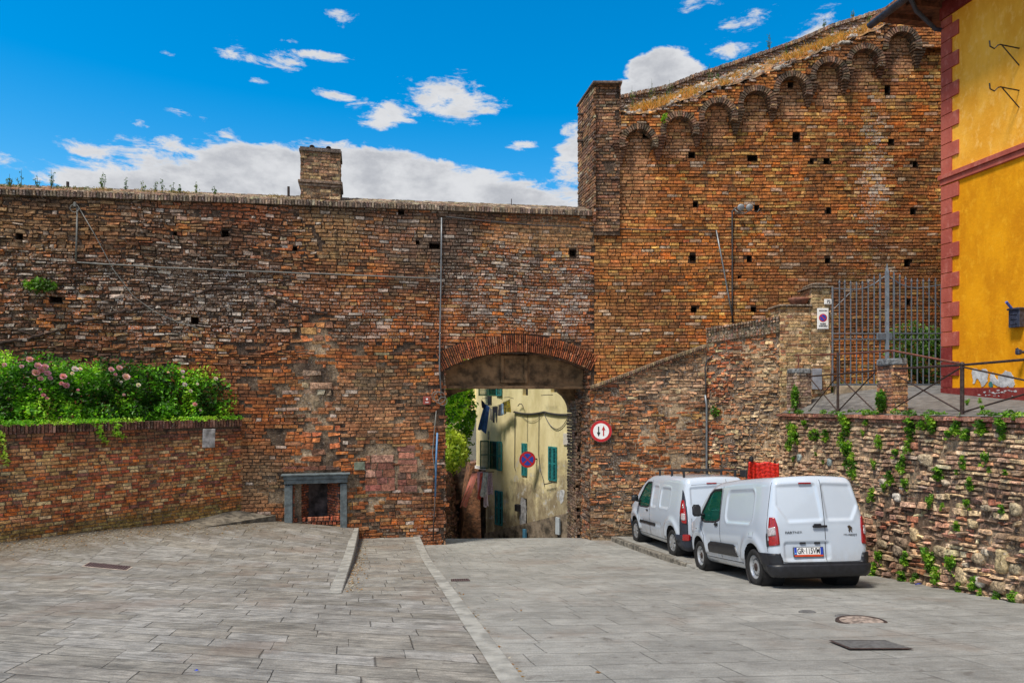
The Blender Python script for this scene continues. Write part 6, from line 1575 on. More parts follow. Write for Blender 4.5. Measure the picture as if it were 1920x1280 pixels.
# iron gate
GY = 18.15; gx = lambda x: (x-960)/F*GY; gz = lambda y: (733-y)/F*GY
gt = empty('iron_gate', (10, GY, -.1), 0, 'double-leaf grey iron bar gate with spear tips between the pillar and the yellow house', 'gate')
zb = gz(724); P0 = [(1561, 538), (1574, 523), (1584, 523), (1595, 525), (1606, 527), (1617, 525), (1628, 523), (1639, 516), (1650, 511)]
P1 = [(1676, 509), (1687, 513), (1698, 517), (1709, 521), (1720, 521), (1731, 521), (1742, 520), (1754, 520), (1765, 535)]
for pts in (P0, P1):
    leaf = empty('gate_leaf', (0, 0, 0)); leaf.parent = gt; leaf.matrix_parent_inverse = Matrix.Translation(-Vector(gt.location))
    for i, (x, y) in enumerate(pts):
        m = MB(); th = .018 if 0 < i < 8 else .026
        frame = (i == 0 and pts is P0) or (i == 8 and pts is P1)
        m.tube([(gx(x), GY, zb), (gx(x), GY, gz(y)-(.0 if frame else .10))], th, 6)
        if not frame: m.tube([(gx(x), GY, gz(y)-.13), (gx(x), GY, gz(y)-.10), (gx(x), GY, gz(y))], [.016, .030, .002], 6)
        m.build('bar', M_GATE, leaf)
    xa, xb = gx(pts[0][0]), gx(pts[-1][0])
    for y in (625, 636): m = MB(); m.box(((xa+xb)/2, GY-.005, gz(y)), (abs(xb-xa), .05, .03)); m.build('rail', M_GATE, leaf)
    m = MB(); m.box(((xa+xb)/2, GY-.005, gz(721)), (abs(xb-xa), .045, .05)); m.build('rail', M_GATE, leaf)
    if pts is P0: cur = [(1561, 541), (1574, 541), (1590, 542), (1606, 543), (1622, 540), (1640, 532), (1652, 523), (1660, 518)]; br = [(1563, 580), (1600, 543)]
    else: cur = [(1667, 518), (1676, 524), (1687, 532), (1703, 538), (1720, 540), (1740, 538), (1765, 534)]; br = [(1737, 548), (1765, 578)]
    m = MB(); m.tube([(gx(a), GY+.012, gz(b)) for a, b in cur], .016, 6); m.build('top_rail', M_GATE, leaf)
    m = MB(); m.tube([(gx(a), GY+.02, gz(b)) for a, b in br], .010, 6); m.build('brace', M_GATE, leaf)
m = MB(); m.box((gx(1662), GY-.03, (zb+gz(508))/2), (.075, .075, gz(508)-zb)); m.tube([(gx(1662), GY-.03, gz(508)), (gx(1662), GY-.03, gz(494))], [.04, .004], 4); m.build('centre_post', simple('blue_grey_iron', (.19, .23, .28), .5, .15, 9), gt).matrix_parent_inverse = Matrix.Translation(-Vector(gt.location))
m = MB(); m.box((gx(1657), GY-.03, gz(631)), (.42, .07, .20), bev=.02); m.build('lock_box', M_GATE, gt).matrix_parent_inverse = Matrix.Translation(-Vector(gt.location))
m = MB(); m.box((10.3, GY-.05, (gz(735)+gz(723))/2-.12), (3.4, .35, .40), bev=.02); tag(m.build('gate_threshold', simple('pale_sill', (.34, .27, .19), .9, .25, 5, bump=.008)), 'low pale stone threshold under the iron gate', 'threshold')
# ground and bush behind gate
foliage_cols = [(.03, .07, .015), (.05, .12, .02), (.09, .2, .035), (.16, .3, .06)]
bush = empty('shrub', (11.1, 19.0, -.2), 0, 'dark green shrub with pale buds growing behind the iron gate against the brick wall', 'shrub')
place(foliage('foliage', [(gx(1722)+.5, 19.1, 1.1, .85, .5, .9), (gx(1700)+.4, 19.0, .3, .7, .5, .8), (gx(1745)+.5, 19.0, .7, .7, .5, 1.1)], 4200, .075, foliage_cols+[(.3, .34, .12)], bush, seed=12, cut=.36), bush)
tag(foliage('weeds', [(gx(1590), 18.8, -.05, .7, .3, .35), (gx(1640), 18.9, -.05, .9, .3, .3), (gx(1700), 18.8, 0, 1, .3, .3)], 1500, .05, foliage_cols, None, seed=13, cut=.4), 'low green weeds along the foot of the gate on its far side', 'weeds', kind='stuff')

# small brick posts with stone caps on the terrace edge
def cap_post(Y, x0, x1_, dep, ytop, ybase, label, cols, seed):
    xa, xb = (x0-960)/F*Y, (x1_-960)/F*Y; zt = (733-ytop)/F*Y; z0 = (733-ybase)/F*Y
    e = empty('brick_post', ((xa+xb)/2, Y, z0), 0, label, 'post'); P = Plane((0, Y), (1, Y)); k = Mas()
    def pp(u, v, r):
        c = pal(r, len(u), cols, [3, 3, 2, 1]); return np.concatenate([c, np.full((len(u), 1), .35)], 1)
    w = xb-xa
    core = brick_box(k, P, xa, xb, 0, dep, z0-.15, zt-.14, .075, .22, pp, seed, gap=.014)
    place(k.build('brickwork', M_BRICK, e), e); place(core.build('core', M_BRICK, e, tint=(.15, .10, .075, .4)), e)
    m = MB(); r_ = random.Random(seed); n = 12; prof = []
    poly = []
    for i in range(n):
        a = 2*PI*i/n; c_, s_ = math.cos(a), math.sin(a); q = (abs(c_)**4+abs(s_)**4)**(-.25)*(1+r_.uniform(-.05, .05)); poly.append((c_*q*(w*.5+.05), s_*q*(dep*.5+.05)))
    vs = []
    for h, kk in ((0, .93), (.025, 1.0), (.10, 1.0), (.135, .95)):
        vs += [((xa+xb)/2+p[0]*kk, Y+dep*.5+p[1]*kk, zt-.14+h+r_.uniform(-.008, .008)) for p in poly]
    fs = [(j*n+i, j*n+(i+1) % n, (j+1)*n+(i+1) % n, (j+1)*n+i) for j in range(3) for i in range(n)]+[tuple(range(n-1, -1, -1)), tuple(range(3*n, 4*n))]
    m.add(vs, fs); place(m.build('stone_cap', M_CAP, e), e); return e
M_CAP = simple('lichen_grey_slab', (.16, .17, .18), .85, .45, 14, bump=.012, bscale=40, var2=(.05, .055, .06))
cap_post(13.3, 1672, 1703, .56, 671, 770, 'orange brick post with a grey stone slab cap, mid terrace edge', [(.36, .17, .09), (.42, .25, .13), (.26, .12, .07), (.16, .09, .06)], 301)
cap_post(17.75, 1492, 1522, .60, 690, 775, 'weathered grey brick post with a grey stone slab cap beside the gate pillar', [(.28, .2, .14), (.34, .24, .17), (.2, .13, .1), (.4, .32, .24)], 302)
# railing with X braces along the terrace edge
def rail_pt(x, y, X=7.45): Y = X*F/(x-960); return Vector((X, Y, (733-y)/F*Y))
rl = empty('railing', rail_pt(1804, 772), 0, 'rusty iron railing with crossed diagonal bars along the edge of the terrace', 'railing')
def rpart(name, pts, r, mat=M_IRON, n=8): m = MB(); m.tube(pts, r, n); return place(m.build(name, mat, rl), rl)
rpart('post', [rail_pt(1804, 776), rail_pt(1804, 683)], .033); m = MB(); m.lathe([(.036, -.02), (.04, 0), (.03, .025), (.001, .035)], 10, None, rail_pt(1804, 682)); place(m.build('post_cap', M_IRON, rl), rl)
rpart('post', [rail_pt(1571, 770), rail_pt(1571, 660)], .030)
def far_pt(zt, Y, X=7.45): return Vector((X, Y, zt))
Yp = 7.45*F/844; Yq = 7.45*F/611; Yn = 7.6
zt1 = rail_pt(1804, 683).z; zb1 = rail_pt(1804, 772).z
top = lambda Y: np.interp(Y, [Yn, Yp, 13.3, Yq, 17.3], [zt1+.06, zt1-.01, (733-691)/F*13.3, (733-701)/F*Yq, (733-706)/F*17.3])
base = lambda Y: e_top(Y)+.02
tz = lambda Y, d=0: far_pt(float(top(Y))+d, Y); bz = lambda Y, d=.0: far_pt(base(Y)+d, Y)
for a, b in ((Yn, Yp), (Yp, 13.5), (14.0, Yq), (Yq, 17.1)): rpart('top_rail', [tz(a), tz(b)], .020)
for a, b in ((Yn, Yp), (Yp, 13.5), (14.0, Yq), (Yq, 17.1)):
    rpart('brace', [tz(a, -.03), bz(b, .04)], .014); rpart('brace', [bz(a, .04), tz(b, -.03)]+([]), .014)
rpart('post', [bz(Yn, -.1), tz(Yn)], .033)
# second, higher handrail
hr = empty('handrail', rail_pt(1672, 700), 0, 'single rust red handrail running above the crossed railing and past the stone-capped post', 'handrail')
Xh = 7.62
hp = [rail_pt(1490, 666, 7.62), rail_pt(1573, 664, 7.55), rail_pt(1672, 657, 7.55), rail_pt(1803, 682, 7.46)]
for a, b in zip(hp[:-1], hp[1:]): m = MB(); m.tube([a, b], .020, 8); place(m.build('rail', M_RUST, hr), hr)
for x, y in ((1497, 693), (1673, 672)):
    p = rail_pt(x, y, 7.6); m = MB(); m.tube([p, Vector((p.x, p.y, float(np.interp(x, [1490, 1573, 1672], [q.z*1.0 for q in hp[:3]]))))], .017, 6); place(m.build('post', M_RUST, hr), hr)

# ------------------------------------------------------------------ yellow house
PY = Plane((10.4, 16.5), (10.4+.177, 15.5))
def stucco(name, col, dark, light):
    m, nt, b = new_mat(name); tc = nt.n('ShaderNodeTexCoord').outputs['Object']
    n1 = nt.noise(nt.vm('MULTIPLY', tc, (1, 1, .45)), 1.6, 6, .62); n2 = nt.noise(nt.vm('MULTIPLY', tc, (1, 1, .6)), 7, 5, .65)
    c = nt.mix(nt.smooth(n1, .36, .66), dark, col); c = nt.mix(nt.smooth(n2, .5, .72, 0, .7), c, light)
    st = nt.noise(nt.vm('MULTIPLY', nt.vm('ADD', tc, (3, 3, 3)), (3, 3, .5)), 3, 6, .7); c = nt.mix(nt.smooth(st, .56, .74, 0, .5), c, dark)
    nt._in(b.inputs['Base Color'], c); b.inputs['Roughness'].default_value = .9; b.inputs['Specular IOR Level'].default_value = .2
    bn = nt.n('ShaderNodeBump'); bn.inputs['Strength'].default_value = 1; bn.inputs['Distance'].default_value = .008
    nt._in(bn.inputs['Height'], nt.noise(tc, 14, 6, .65)); nt.t.links.new(bn.outputs[0], b.inputs['Normal']); return m
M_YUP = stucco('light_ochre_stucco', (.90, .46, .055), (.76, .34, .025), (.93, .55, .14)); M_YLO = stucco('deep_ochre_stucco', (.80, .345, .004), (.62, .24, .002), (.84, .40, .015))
M_QUO = stucco('brick_red_paint', (.46, .12, .085), (.34, .075, .055), (.52, .18, .14))
M_QUD = stucco('dark_red_paint', (.22, .035, .03), (.15, .02, .02), (.28, .07, .06))
yh = empty('yellow_house', (11, 14, -.3), 0, 'ochre yellow house with brick red quoins and dark red plinth at the right edge', 'house')
HT = 9.35; zb_ = PY.at(1768, 331)[1]; zb2 = PY.at(1768, 347)[1]; zpl = PY.at(1772, 727)[1]
ys_ = Vector((*PY.n, 0)); W3 = PY.M3()
def pbox(u0, u1, v0, v1, d0, d1, mat, name, bev=0):
    m = MB(); m.box(PY.V((u0+u1)/2, (v0+v1)/2, (d0+d1)/2), (u1-u0, d1-d0, v1-v0), M=W3, bev=bev); return place(m.build(name, mat, yh), yh)
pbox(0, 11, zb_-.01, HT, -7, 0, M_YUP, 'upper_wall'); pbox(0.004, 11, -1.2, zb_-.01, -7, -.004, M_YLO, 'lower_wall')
# quoins
i = 0; z = zb_; hq = (zb_-PY.at(1768, 60)[1])
qh = .352
def quoin(v0, v1, k):
    ln = PY.at(1798 if k % 2 else 1785, 200)[0]; m = MB(); m.box(PY.V(ln/2, (v0+v1)/2, .0), (ln+.02, .07, v1-v0-.018), M=W3, bev=.006); m.box(PY.V(-.004, (v0+v1)/2, -.25), (.03, .5, v1-v0-.018), M=W3); return m
k = 0; v = zb_+.03
while v < HT-.45:
    place(quoin(v, min(v+qh, HT-.42), k).build('quoin', M_QUO, yh), yh); v += qh; k += 1
v = zb2-.04; k = 1
while v > zpl+.1:
    place(quoin(max(v-qh, zpl), v, k).build('quoin', M_QUO if v > 1.2 else M_QUD, yh), yh); v -= qh; k += 1
pbox(-.03, 11, zb2-.02, zb2+.11, -.5, .05, M_QUO, 'string_course', .006); pbox(-.05, 11, zb2+.115, zb_+.02, -.5, .09, M_QUO, 'string_course', .006)
pbox(-.025, 11, -1.2, zpl, -.6, .03, M_QUD, 'plinth', .004)
pbox(-.02, 11, HT-.40, HT+.02, -.3, .06, M_QUD, 'eaves_band')
# shallow groove lines of small brick pattern on the string course
# peeling patches: exposed pale plaster
M_PATCH = simple('bare_plaster', (.46, .47, .48), .85, .3, 7, bump=.006, var2=(.30, .31, .33))
def blob(P, pxs, d, th, mat, name, par, jit=1.2):
    pts = []
    for (a, b), (c, e_) in zip(pxs, pxs[1:]+pxs[:1]):
        k = max(1, int(math.hypot(c-a, e_-b)/2.5))
        for j in range(k): t = j/k; pts.append(P.at(a+(c-a)*t+random.uniform(-jit, jit), b+(e_-b)*t+random.uniform(-jit, jit)))
    m = MB(); m.prism(pts, P.V(0, 0, d), (P.e[0], P.e[1], 0), (0, 0, 1), (P.n[0], P.n[1], 0), th); return place(recalc(m.build(name, mat, par)), par)
blob(PY, [(1824, 690), (1830, 690), (1836, 696), (1843, 691), (1850, 693), (1853, 705), (1852, 716), (1845, 722), (1840, 725), (1838, 716), (1831, 708), (1828, 720), (1825, 718), (1824, 704), (1822, 698)], -.002, .010, M_PATCH, 'bare_patch', yh)
blob(PY, [(1857, 704), (1861, 698), (1866, 706), (1870, 712), (1872, 705), (1880, 699), (1886, 695), (1895, 697), (1900, 703), (1903, 722), (1897, 728), (1890, 724), (1880, 727), (1866, 722), (1857, 715)], -.002, .010, M_PATCH, 'bare_patch', yh)
blob(PY, [(1855, 716), (1860, 715), (1862, 724), (1858, 727), (1854, 722)], -.002, .013, simple('teal_spot', (.03, .15, .15), .7), 'bare_patch', yh, .3)
for _ in range(26):
    x = random.uniform(1838, 1912); y = random.uniform(731, 743); w = random.uniform(1.2, 4); h_ = random.uniform(.6, 1.6)
    blob(PY, [(x-w, y), (x, y-h_), (x+w, y), (x, y+h_)], .025, .010, M_PATCH, 'bare_patch', yh, .5)
# eaves: soffit boards, rafters, gutter
M_WOOD = simple('dark_eave_wood', (.16, .06, .03), .8, .35, 8); M_GUT = simple('slate_gutter', (.05, .065, .10), .45, .2, 8, metal=.3)
pbox(-1.0, 11, HT, HT+.03, -7, 1.0, M_WOOD, 'soffit')
for u in np.arange(-.6, 11, .6): pbox(u-.05, u+.05, HT-.13, HT, -.2, .95, M_WOOD, 'rafter_end')
m = MB(); q = [PY.V(-1.1, HT+.03, 1.1), PY.V(11, HT+.03, 1.1), PY.V(11, HT+1.6, -3.5), PY.V(-1.1, HT+1.6, -3.5)]; up = Vector((0, 0, .10)); m.add(q+[p+up for p in q], [(0, 1, 2, 3), (7, 6, 5, 4), (0, 4, 5, 1), (3, 7, 4, 0), (1, 5, 6, 2)])
place(m.build('roof', simple('roof_tile', (.30, .13, .07), .9, .4, 10, bump=.03, bscale=12), yh), yh)
m = MB(); cst = PY.V(-1.1, HT-.02, 1.1); dv = Vector((*PY.e, 0)); Mg = Matrix((Vector((*PY.n, 0)), Vector((0, 0, 1)), dv)).transposed()
m.lathe([(.10, 0), (.10, 12.1)], 10, Mg, cst, PI, 2*PI); m.lathe([(.108, 0), (.108, 12.1)], 10, Mg, cst, PI, 2*PI); m.add([cst+Mg @ Vector((.108*math.cos(a), .108*math.sin(a), 0)) for a in np.linspace(PI, 2*PI, 9)], [tuple(range(9))])
place(m.build('gutter', M_GUT, yh), yh)
m = MB(); a = PY.V(.25, HT-.12, 1.08); m.tube([a, PY.V(.10, HT-.30, .8), PY.V(-.02, HT-.62, .16), PY.V(-.02, HT-.62, -.6)], .05, 8); place(m.build('gutter_outlet', M_GUT, yh), yh)
# iron banner brackets
for (y, lb) in ((97, 'upper black iron hook bracket on the yellow house'), (176, 'lower black iron hook bracket on the yellow house')):
    u0, v0 = PY.at(1911, y-6); e = empty('iron_bracket', PY.V(u0, v0, 0), 0, lb, 'bracket')
    e_ = PY; L = .85
    px = lambda u, z, d: PY.V(u, z, d)
    m = MB(); m.tube([px(u0, v0, 0), px(u0-.0, v0+.04, L*.55), px(u0, v0+.02, L*.62), px(u0, v0-.06, L*.72), px(u0, v0-.02, L*.84), px(u0, v0+.10, L*.86)], .014, 6); place(m.build('hook', M_BLACK, e), e)
    m = MB(); m.tube([px(u0, v0-.36, 0), px(u0, v0+.03, L*.5)], .012, 6); place(m.build('stay', M_BLACK, e), e)
# letter box with rolled blue paper, and door lamp edge
u0, v0 = PY.at(1911, 597); lbx = empty('letter_box', PY.V(u0, v0, 0), 0, 'dark blue-grey metal letter box on the yellow house wall', 'letter box')
M_LB = simple('blue_grey_metal', (.05, .06, .10), .45, .25, 14, metal=.3)
def lbp(name, du, dz, w, dep, h, d, mat=M_LB): m = MB(); m.box(PY.V(u0+du, v0+dz, d), (w, dep, h), M=W3, bev=.008); return place(m.build(name, mat, lbx), lbx)
lbp('box', 0, 0, .26, .13, .38, .07); lbp('lid', 0, .20, .29, .17, .04, .085); 
for dz in (-.10, .0, .10): lbp('relief', 0, dz, .16, .012, .05, .138)
m = MB(); a = PY.V(u0-.06, v0+.19, .10); m.tube([a, a+Vector((-.17, -.05, .16))], .028, 12); tag(m.build('rolled_paper', simple('blue_paper', (.05, .12, .5), .5, .3, 30)), 'rolled blue leaflet sticking out of the letter box', 'paper')
u1_, v1_ = PY.at(1925, 660); m = MB(); m.tube([PY.V(u1_, v1_, 0), PY.V(u1_, v1_, .18), PY.V(u1_-.03, v1_+.08, .22)], .03, 8); m.box(PY.V(u1_, v1_, .2), (.10, .10, .12), M=W3, bev=.02)
tag(m.build('door_knocker', M_LB), 'blue-grey metal bell fitting at the very right edge of the yellow wall', 'fitting')
# ------------------------------------------------------------------ beyond the gate: cream house, shutters, laundry, hillside
PH = Plane((-1.70, 32.45), (-1.70+6.05, 32.45-7.96))
def house_mat():
    m, nt, b = new_mat('cream_render'); tc = nt.n('ShaderNodeTexCoord').outputs['Object']; x, y, z = nt.xyz(tc)
    n1 = nt.noise(nt.vm('MULTIPLY', tc, (1, 1, .35)), 1.5, 6, .65); n2 = nt.noise(nt.vm('MULTIPLY', tc, (1, 1, .5)), 5, 6, .7); n3 = nt.noise(tc, .8, 5, .6)
    c = nt.mix(nt.smooth(n1, .3, .7), (.58, .49, .25), (.80, .70, .41)); c = nt.mix(nt.smooth(n2, .55, .75, 0, .35), c, (.36, .30, .18))
    # crumbled lower part: its own ragged outline
    lim = nt.m('ADD', nt.m('MULTIPLY', nt.m('SUBTRACT', n3, .5), 5.0), nt.m('MULTIPLY', nt.m('SUBTRACT', n1, .5), 4.0))
    h = nt.m('ADD', nt.m('ADD', z, nt.m('MULTIPLY', x, -.55)), lim)
    st = nt.smooth(h, -3.9, -5.4)
    c = nt.mix(nt.m('MULTIPLY', st, .85), c, nt.mix(nt.smooth(n2, .4, .6), (.16, .12, .08), (.30, .25, .17)))
    c = nt.mix(nt.m('MULTIPLY', nt.smooth(nt.noise(nt.vm('ADD', tc, (9, 1, 4)), 2.6, 6, .7), .56, .64), nt.smooth(h, -3.2, -4.6)), c, (.48, .46, .42))
    nt._in(b.inputs['Base Color'], c); b.inputs['Roughness'].default_value = .92
    bn = nt.n('ShaderNodeBump'); bn.inputs['Strength'].default_value = 1; bn.inputs['Distance'].default_value = .02; nt._in(bn.inputs['Height'], nt.m('ADD', n2, st)); nt.t.links.new(bn.outputs[0], b.inputs['Normal']); return m
M_HOUSE = house_mat(); M_HLOW = simple('grey_brown_render', (.17, .135, .10), .95, .5, 2.4, bump=.02, bscale=14)
M_TEAL = simple('teal_shutter_paint', (.02, .21, .22), .55, .2, 9); M_GRN = simple('dark_green_shutter_paint', (.012, .085, .055), .55, .25, 9)
hs_ = empty('cream_house', (0, 30, -6), 0, 'stained cream rendered house with teal shutters seen through the gate arch', 'house')
H3 = PH.M3(); hn = Vector((*PH.n, 0))
def hbox(u0, u1, v0, v1, d0, d1, mat, name, par=None, bev=0): m = MB(); m.box(PH.V((u0+u1)/2, (v0+v1)/2, (d0+d1)/2), (u1-u0, d1-d0, v1-v0), M=H3, bev=bev); return place(m.build(name, mat, par or hs_), hs_)
uL = PH.at(911, 900)[0]; vL = PH.at(893, 873)[1]
# windows as real openings: front wall as grid cells
W = {}
def hw_(x0, y0, x1__, y1): u0, v1 = PH.at(x0, y0); u1, v0 = PH.at(x1__, y1); return [u0, u1, v0, v1]
wins = [hw_(918, 826, 933, 880), hw_(979, 831, 989, 891), hw_(1029, 837, 1045, 901), hw_(929, 919, 943, 985), hw_(916, 690, 932, 741), hw_(980, 690, 990, 741), hw_(1033, 690, 1047, 735), hw_(976, 932, 988, 985)]
us = sorted({0, 11.0}|{w[0] for w in wins}|{w[1] for w in wins}|{uL}); vs = sorted({-12, 5.5, vL}|{w[2] for w in wins}|{w[3] for w in wins})
m = MB()
for a, b in zip(us[:-1], us[1:]):
    for c, d in zip(vs[:-1], vs[1:]):
        cu, cv = (a+b)/2, (c+d)/2
        if any(w[0] < cu < w[1] and w[2] < cv < w[3] for w in wins): continue
        if cu < uL and cv < vL: continue
        m.add([PH.V(a, c, 0), PH.V(b, c, 0), PH.V(b, d, 0), PH.V(a, d, 0)], [(0, 1, 2, 3)])
for w in wins:
    for (a, c), (b, d) in (((w[0], w[2]), (w[1], w[2])), ((w[1], w[2]), (w[1], w[3])), ((w[1], w[3]), (w[0], w[3])), ((w[0], w[3]), (w[0], w[2]))):
        m.add([PH.V(a, c, 0), PH.V(b, d, 0), PH.V(b, d, -.3), PH.V(a, c, -.3)], [(0, 3, 2, 1)])
m.add([PH.V(0, vL, 0), PH.V(0, 5.5, 0), PH.V(0, 5.5, -8), PH.V(0, vL, -8), PH.V(uL, vL, 0), PH.V(uL, vL, -8), PH.V(uL, -12, 0), PH.V(uL, -12, -8), PH.V(11, 5.5, 0), PH.V(11, 5.5, -8), PH.V(11, -12, 0), PH.V(11, -12, -8)],
      [(0, 1, 2, 3), (0, 3, 5, 4), (4, 5, 7, 6), (1, 8, 9, 2), (8, 10, 11, 9)])
place(m.build('wall', M_HOUSE, hs_), hs_)
hbox(-.05, uL+.02, vL-.12, vL+.02, -1, .05, M_BRICK, 'brick_ledge').data.attributes.new('tint', 'FLOAT_COLOR', 'POINT')
# lower battered base
m = MB(); dl = lambda x, y: PH.at(x, y)
q = [dl(909, 1000), dl(1070, 960)]; sl = (q[1][1]-q[0][1])/(q[1][0]-q[0][0]); v_at = lambda u: q[0][1]+(u-q[0][0])*sl
m.add([PH.V(uL-.03, v_at(uL), .05), PH.V(11, v_at(11), .05), PH.V(11, -13, .35), PH.V(uL-.03, -13, .35), PH.V(11, v_at(11), -.1), PH.V(uL-.03, v_at(uL), -.1)], [(3, 2, 1, 0), (0, 1, 4, 5)])
place(m.build('base_wall', M_HLOW, hs_), hs_)
def slats(par, c, w, h, Rm, mat, name='shutter', th=.04):
    """a louvred leaf centred at c; Rm columns: width, depth, up"""
    m = MB(); f = .055
    L = lambda a, b, d=0: c+Rm @ Vector((a, d, b))
    for (a, b, ww, hh) in ((-w/2+f/2, 0, f, h), (w/2-f/2, 0, f, h), (0, h/2-f/2, w-2*f, f), (0, -h/2+f/2, w-2*f, f), (0, 0, w-2*f, f)): m.box(L(a, b), (ww, th, hh), M=Rm)
    n = int(h/.062)
    for i in range(n):
        zc = -h/2+f+(h-2*f)*(i+.5)/n; m.box(L(0, zc), (w-2*f, .046, .010), M=Rm @ Matrix.Rotation(math.radians(-32), 3, 'X'))
    return place(m.build(name, mat, par), hs_)
def window(w, kind, label=None):
    u0, u1, v0, v1 = w; c = PH.V((u0+u1)/2, (v0+v1)/2, -.2)
    e = empty('window', (0, 0, 0)); e.parent = hs_; e.matrix_parent_inverse = Matrix.Translation(-Vector(hs_.location))
    m = MB(); m.box(c, (u1-u0, .03, v1-v0), M=H3); o = m.build('pane', M_DARK, e)
    if kind == 'closed':
        for s in (-1, 1): o = slats(e, PH.V((u0+u1)/2+s*(u1-u0)/4, (v0+v1)/2, .03), (u1-u0)/2-.01, v1-v0+.04, H3, M_TEAL); o.matrix_parent_inverse = Matrix.Identity(4)
    elif kind == 'open':
        wd = (u1-u0)/2+.1
        for s, ang, mat in ((-1, 62, M_GRN), (1, -4, M_TEAL)):
            Rm = H3 @ Matrix.Rotation(math.radians(ang if s < 0 else ang), 3, 'Z')
            hinge = PH.V(u0 if s < 0 else u1, (v0+v1)/2, .04); cc = hinge+Rm @ Vector((s*wd*.5, 0, 0)); o = slats(e, cc, wd, v1-v0+.04, Rm, mat); o.matrix_parent_inverse = Matrix.Identity(4)
        o = slats(e, PH.V((u0+u1)/2, (v0+v1)/2, .0), (u1-u0)-.02, v1-v0, H3, M_GRN); o.matrix_parent_inverse = Matrix.Identity(4)
    return e
window(wins[0], 'open'); window(wins[1], 'closed'); window(wins[2], 'closed'); window(wins[3], 'closed'); window(wins[4], 'open'); window(wins[5], 'x'); window(wins[6], 'x'); 
# door niche lower middle, pale panels
hbox(wins[7][0], wins[7][1], wins[7][2], wins[7][3], -.28, -.22, M_PATCH, 'blind_door')
u0, v1 = PH.at(1060, 812); u1, v0 = PH.at(1068, 834); m = MB(); m.box(PH.V((u0+u1)/2, (v0+v1)/2, .03), (u1-u0+.15, .04, v1-v0), M=H3); tag(m.build('notice_board', simple('pale_plaque', (.6, .56, .5), .7, .15, 20)), 'small pale plaque on the cream house beside the right side of the arch', 'plaque')
u0, v1 = PH.at(1049, 968); u1, v0 = PH.at(1056, 1001); hbox(u0, u1, v0, v1, .15, .22, simple('pale_blue_panel', (.42, .47, .52), .6, .1, 5), 'meter_door')
u0, v1 = PH.at(988, 990); u1, v0 = PH.at(993, 1012); hbox(u0, u1, v0, v1, .16, .24, simple('blue_pipe_cover', (.08, .26, .42), .6, .1, 5), 'pipe_cover')
u0, v1 = PH.at(971, 944); u1, v0 = PH.at(977, 958); m = MB(); m.box(PH.V((u0+u1)/2, (v0+v1)/2, .10), (u1-u0, .18, v1-v0), M=H3, bev=.01); tag(m.build('post_box', M_BLACK), 'tiny dark letter box on the cream house beside its blind door', 'letter box')
for (x0, y0, x1__, y1, nm) in ((1049, 917, 1059, 944, 0), (1046, 920, 1048, 940, 1)):
    blob(PH, [(x0, y0+2), ((x0+x1__)/2, y0), (x1__, y0+3), (x1__-2, y1-6), (x0+3, y1), (x0, y1-8)], -.005, .012, M_PATCH, 'bare_patch', hs_, .6)
blob(PH, [(978, 932), (985, 936), (987, 960), (985, 990), (978, 1004), (975, 985), (974, 950)], -.004, .011, simple('grey_scrape', (.34, .34, .36), .9, .3, 6), 'bare_patch', hs_, .8)
def hwire(pxs, r, name, label, cat='cable', mat=M_BLACKCABLE, d=.04):
    pts = [PH.V(*PH.at(x, y), d) for x, y in pxs]; m = MB(); m.tube(pts, r, 5); o = m.build(name, mat); return tag(o, label, cat) if label else place(o, hs_)
def cat_(a, b, sag, n=8): return [(a[0]+(b[0]-a[0])*t, a[1]+(b[1]-a[1])*t+sag*4*t*(1-t)) for t in np.linspace(0, 1, n)]
hwire(cat_((965, 772), (1021, 772), 4)+cat_((1021, 772), (1075, 776), 3)[1:], .045, 'cable_bundle', 'thick dark cable bundle crossing the cream house')
hwire(cat_((1021, 774), (1068, 778), 28, 12), .015, 'cable', 'deep hanging loop of cable at the right of the cream house')
hwire(cat_((977, 776), (1018, 776), 14, 10), .008, 'cable', 'thin hanging loop of wire in the middle of the cream house')
hwire([(967, 774), (966, 875), (968, 882)], .014, 'cable', 'vertical cable running down the cream house left of the narrow window')
hwire([(1012, 776), (1011, 850), (1014, 880), (1020, 898), (1022, 912)], .012, 'cable', 'vertical wire running down between the two closed teal shutters')
hwire([(990, 774), (990, 828)], .009, 'cable', 'short vertical wire above the narrow closed teal window')
hwire([(975, 761), (978, 757), (982, 757), (985, 762), (985, 766)], .018, 'iron_hook', 'curved iron hook high on the cream house', 'hook', M_BLACK, .12)
hwire([(1026, 907), (1044, 903)], .022, 'iron_bracket', 'short iron arm under the right closed shutter', 'bracket', M_BLACK, .15)
hwire([(957, 745), (966, 744)]+[(975, 747)], .012, 'drying_line', 'thin drying rod below the upper middle window', 'clothes line', M_BLACK, .35)
hwire([(1025, 741), (1035, 740), (1047, 740)], .015, 'drying_rod', 'thin drying rod below the upper right window', 'clothes line', M_BLACK, .3)
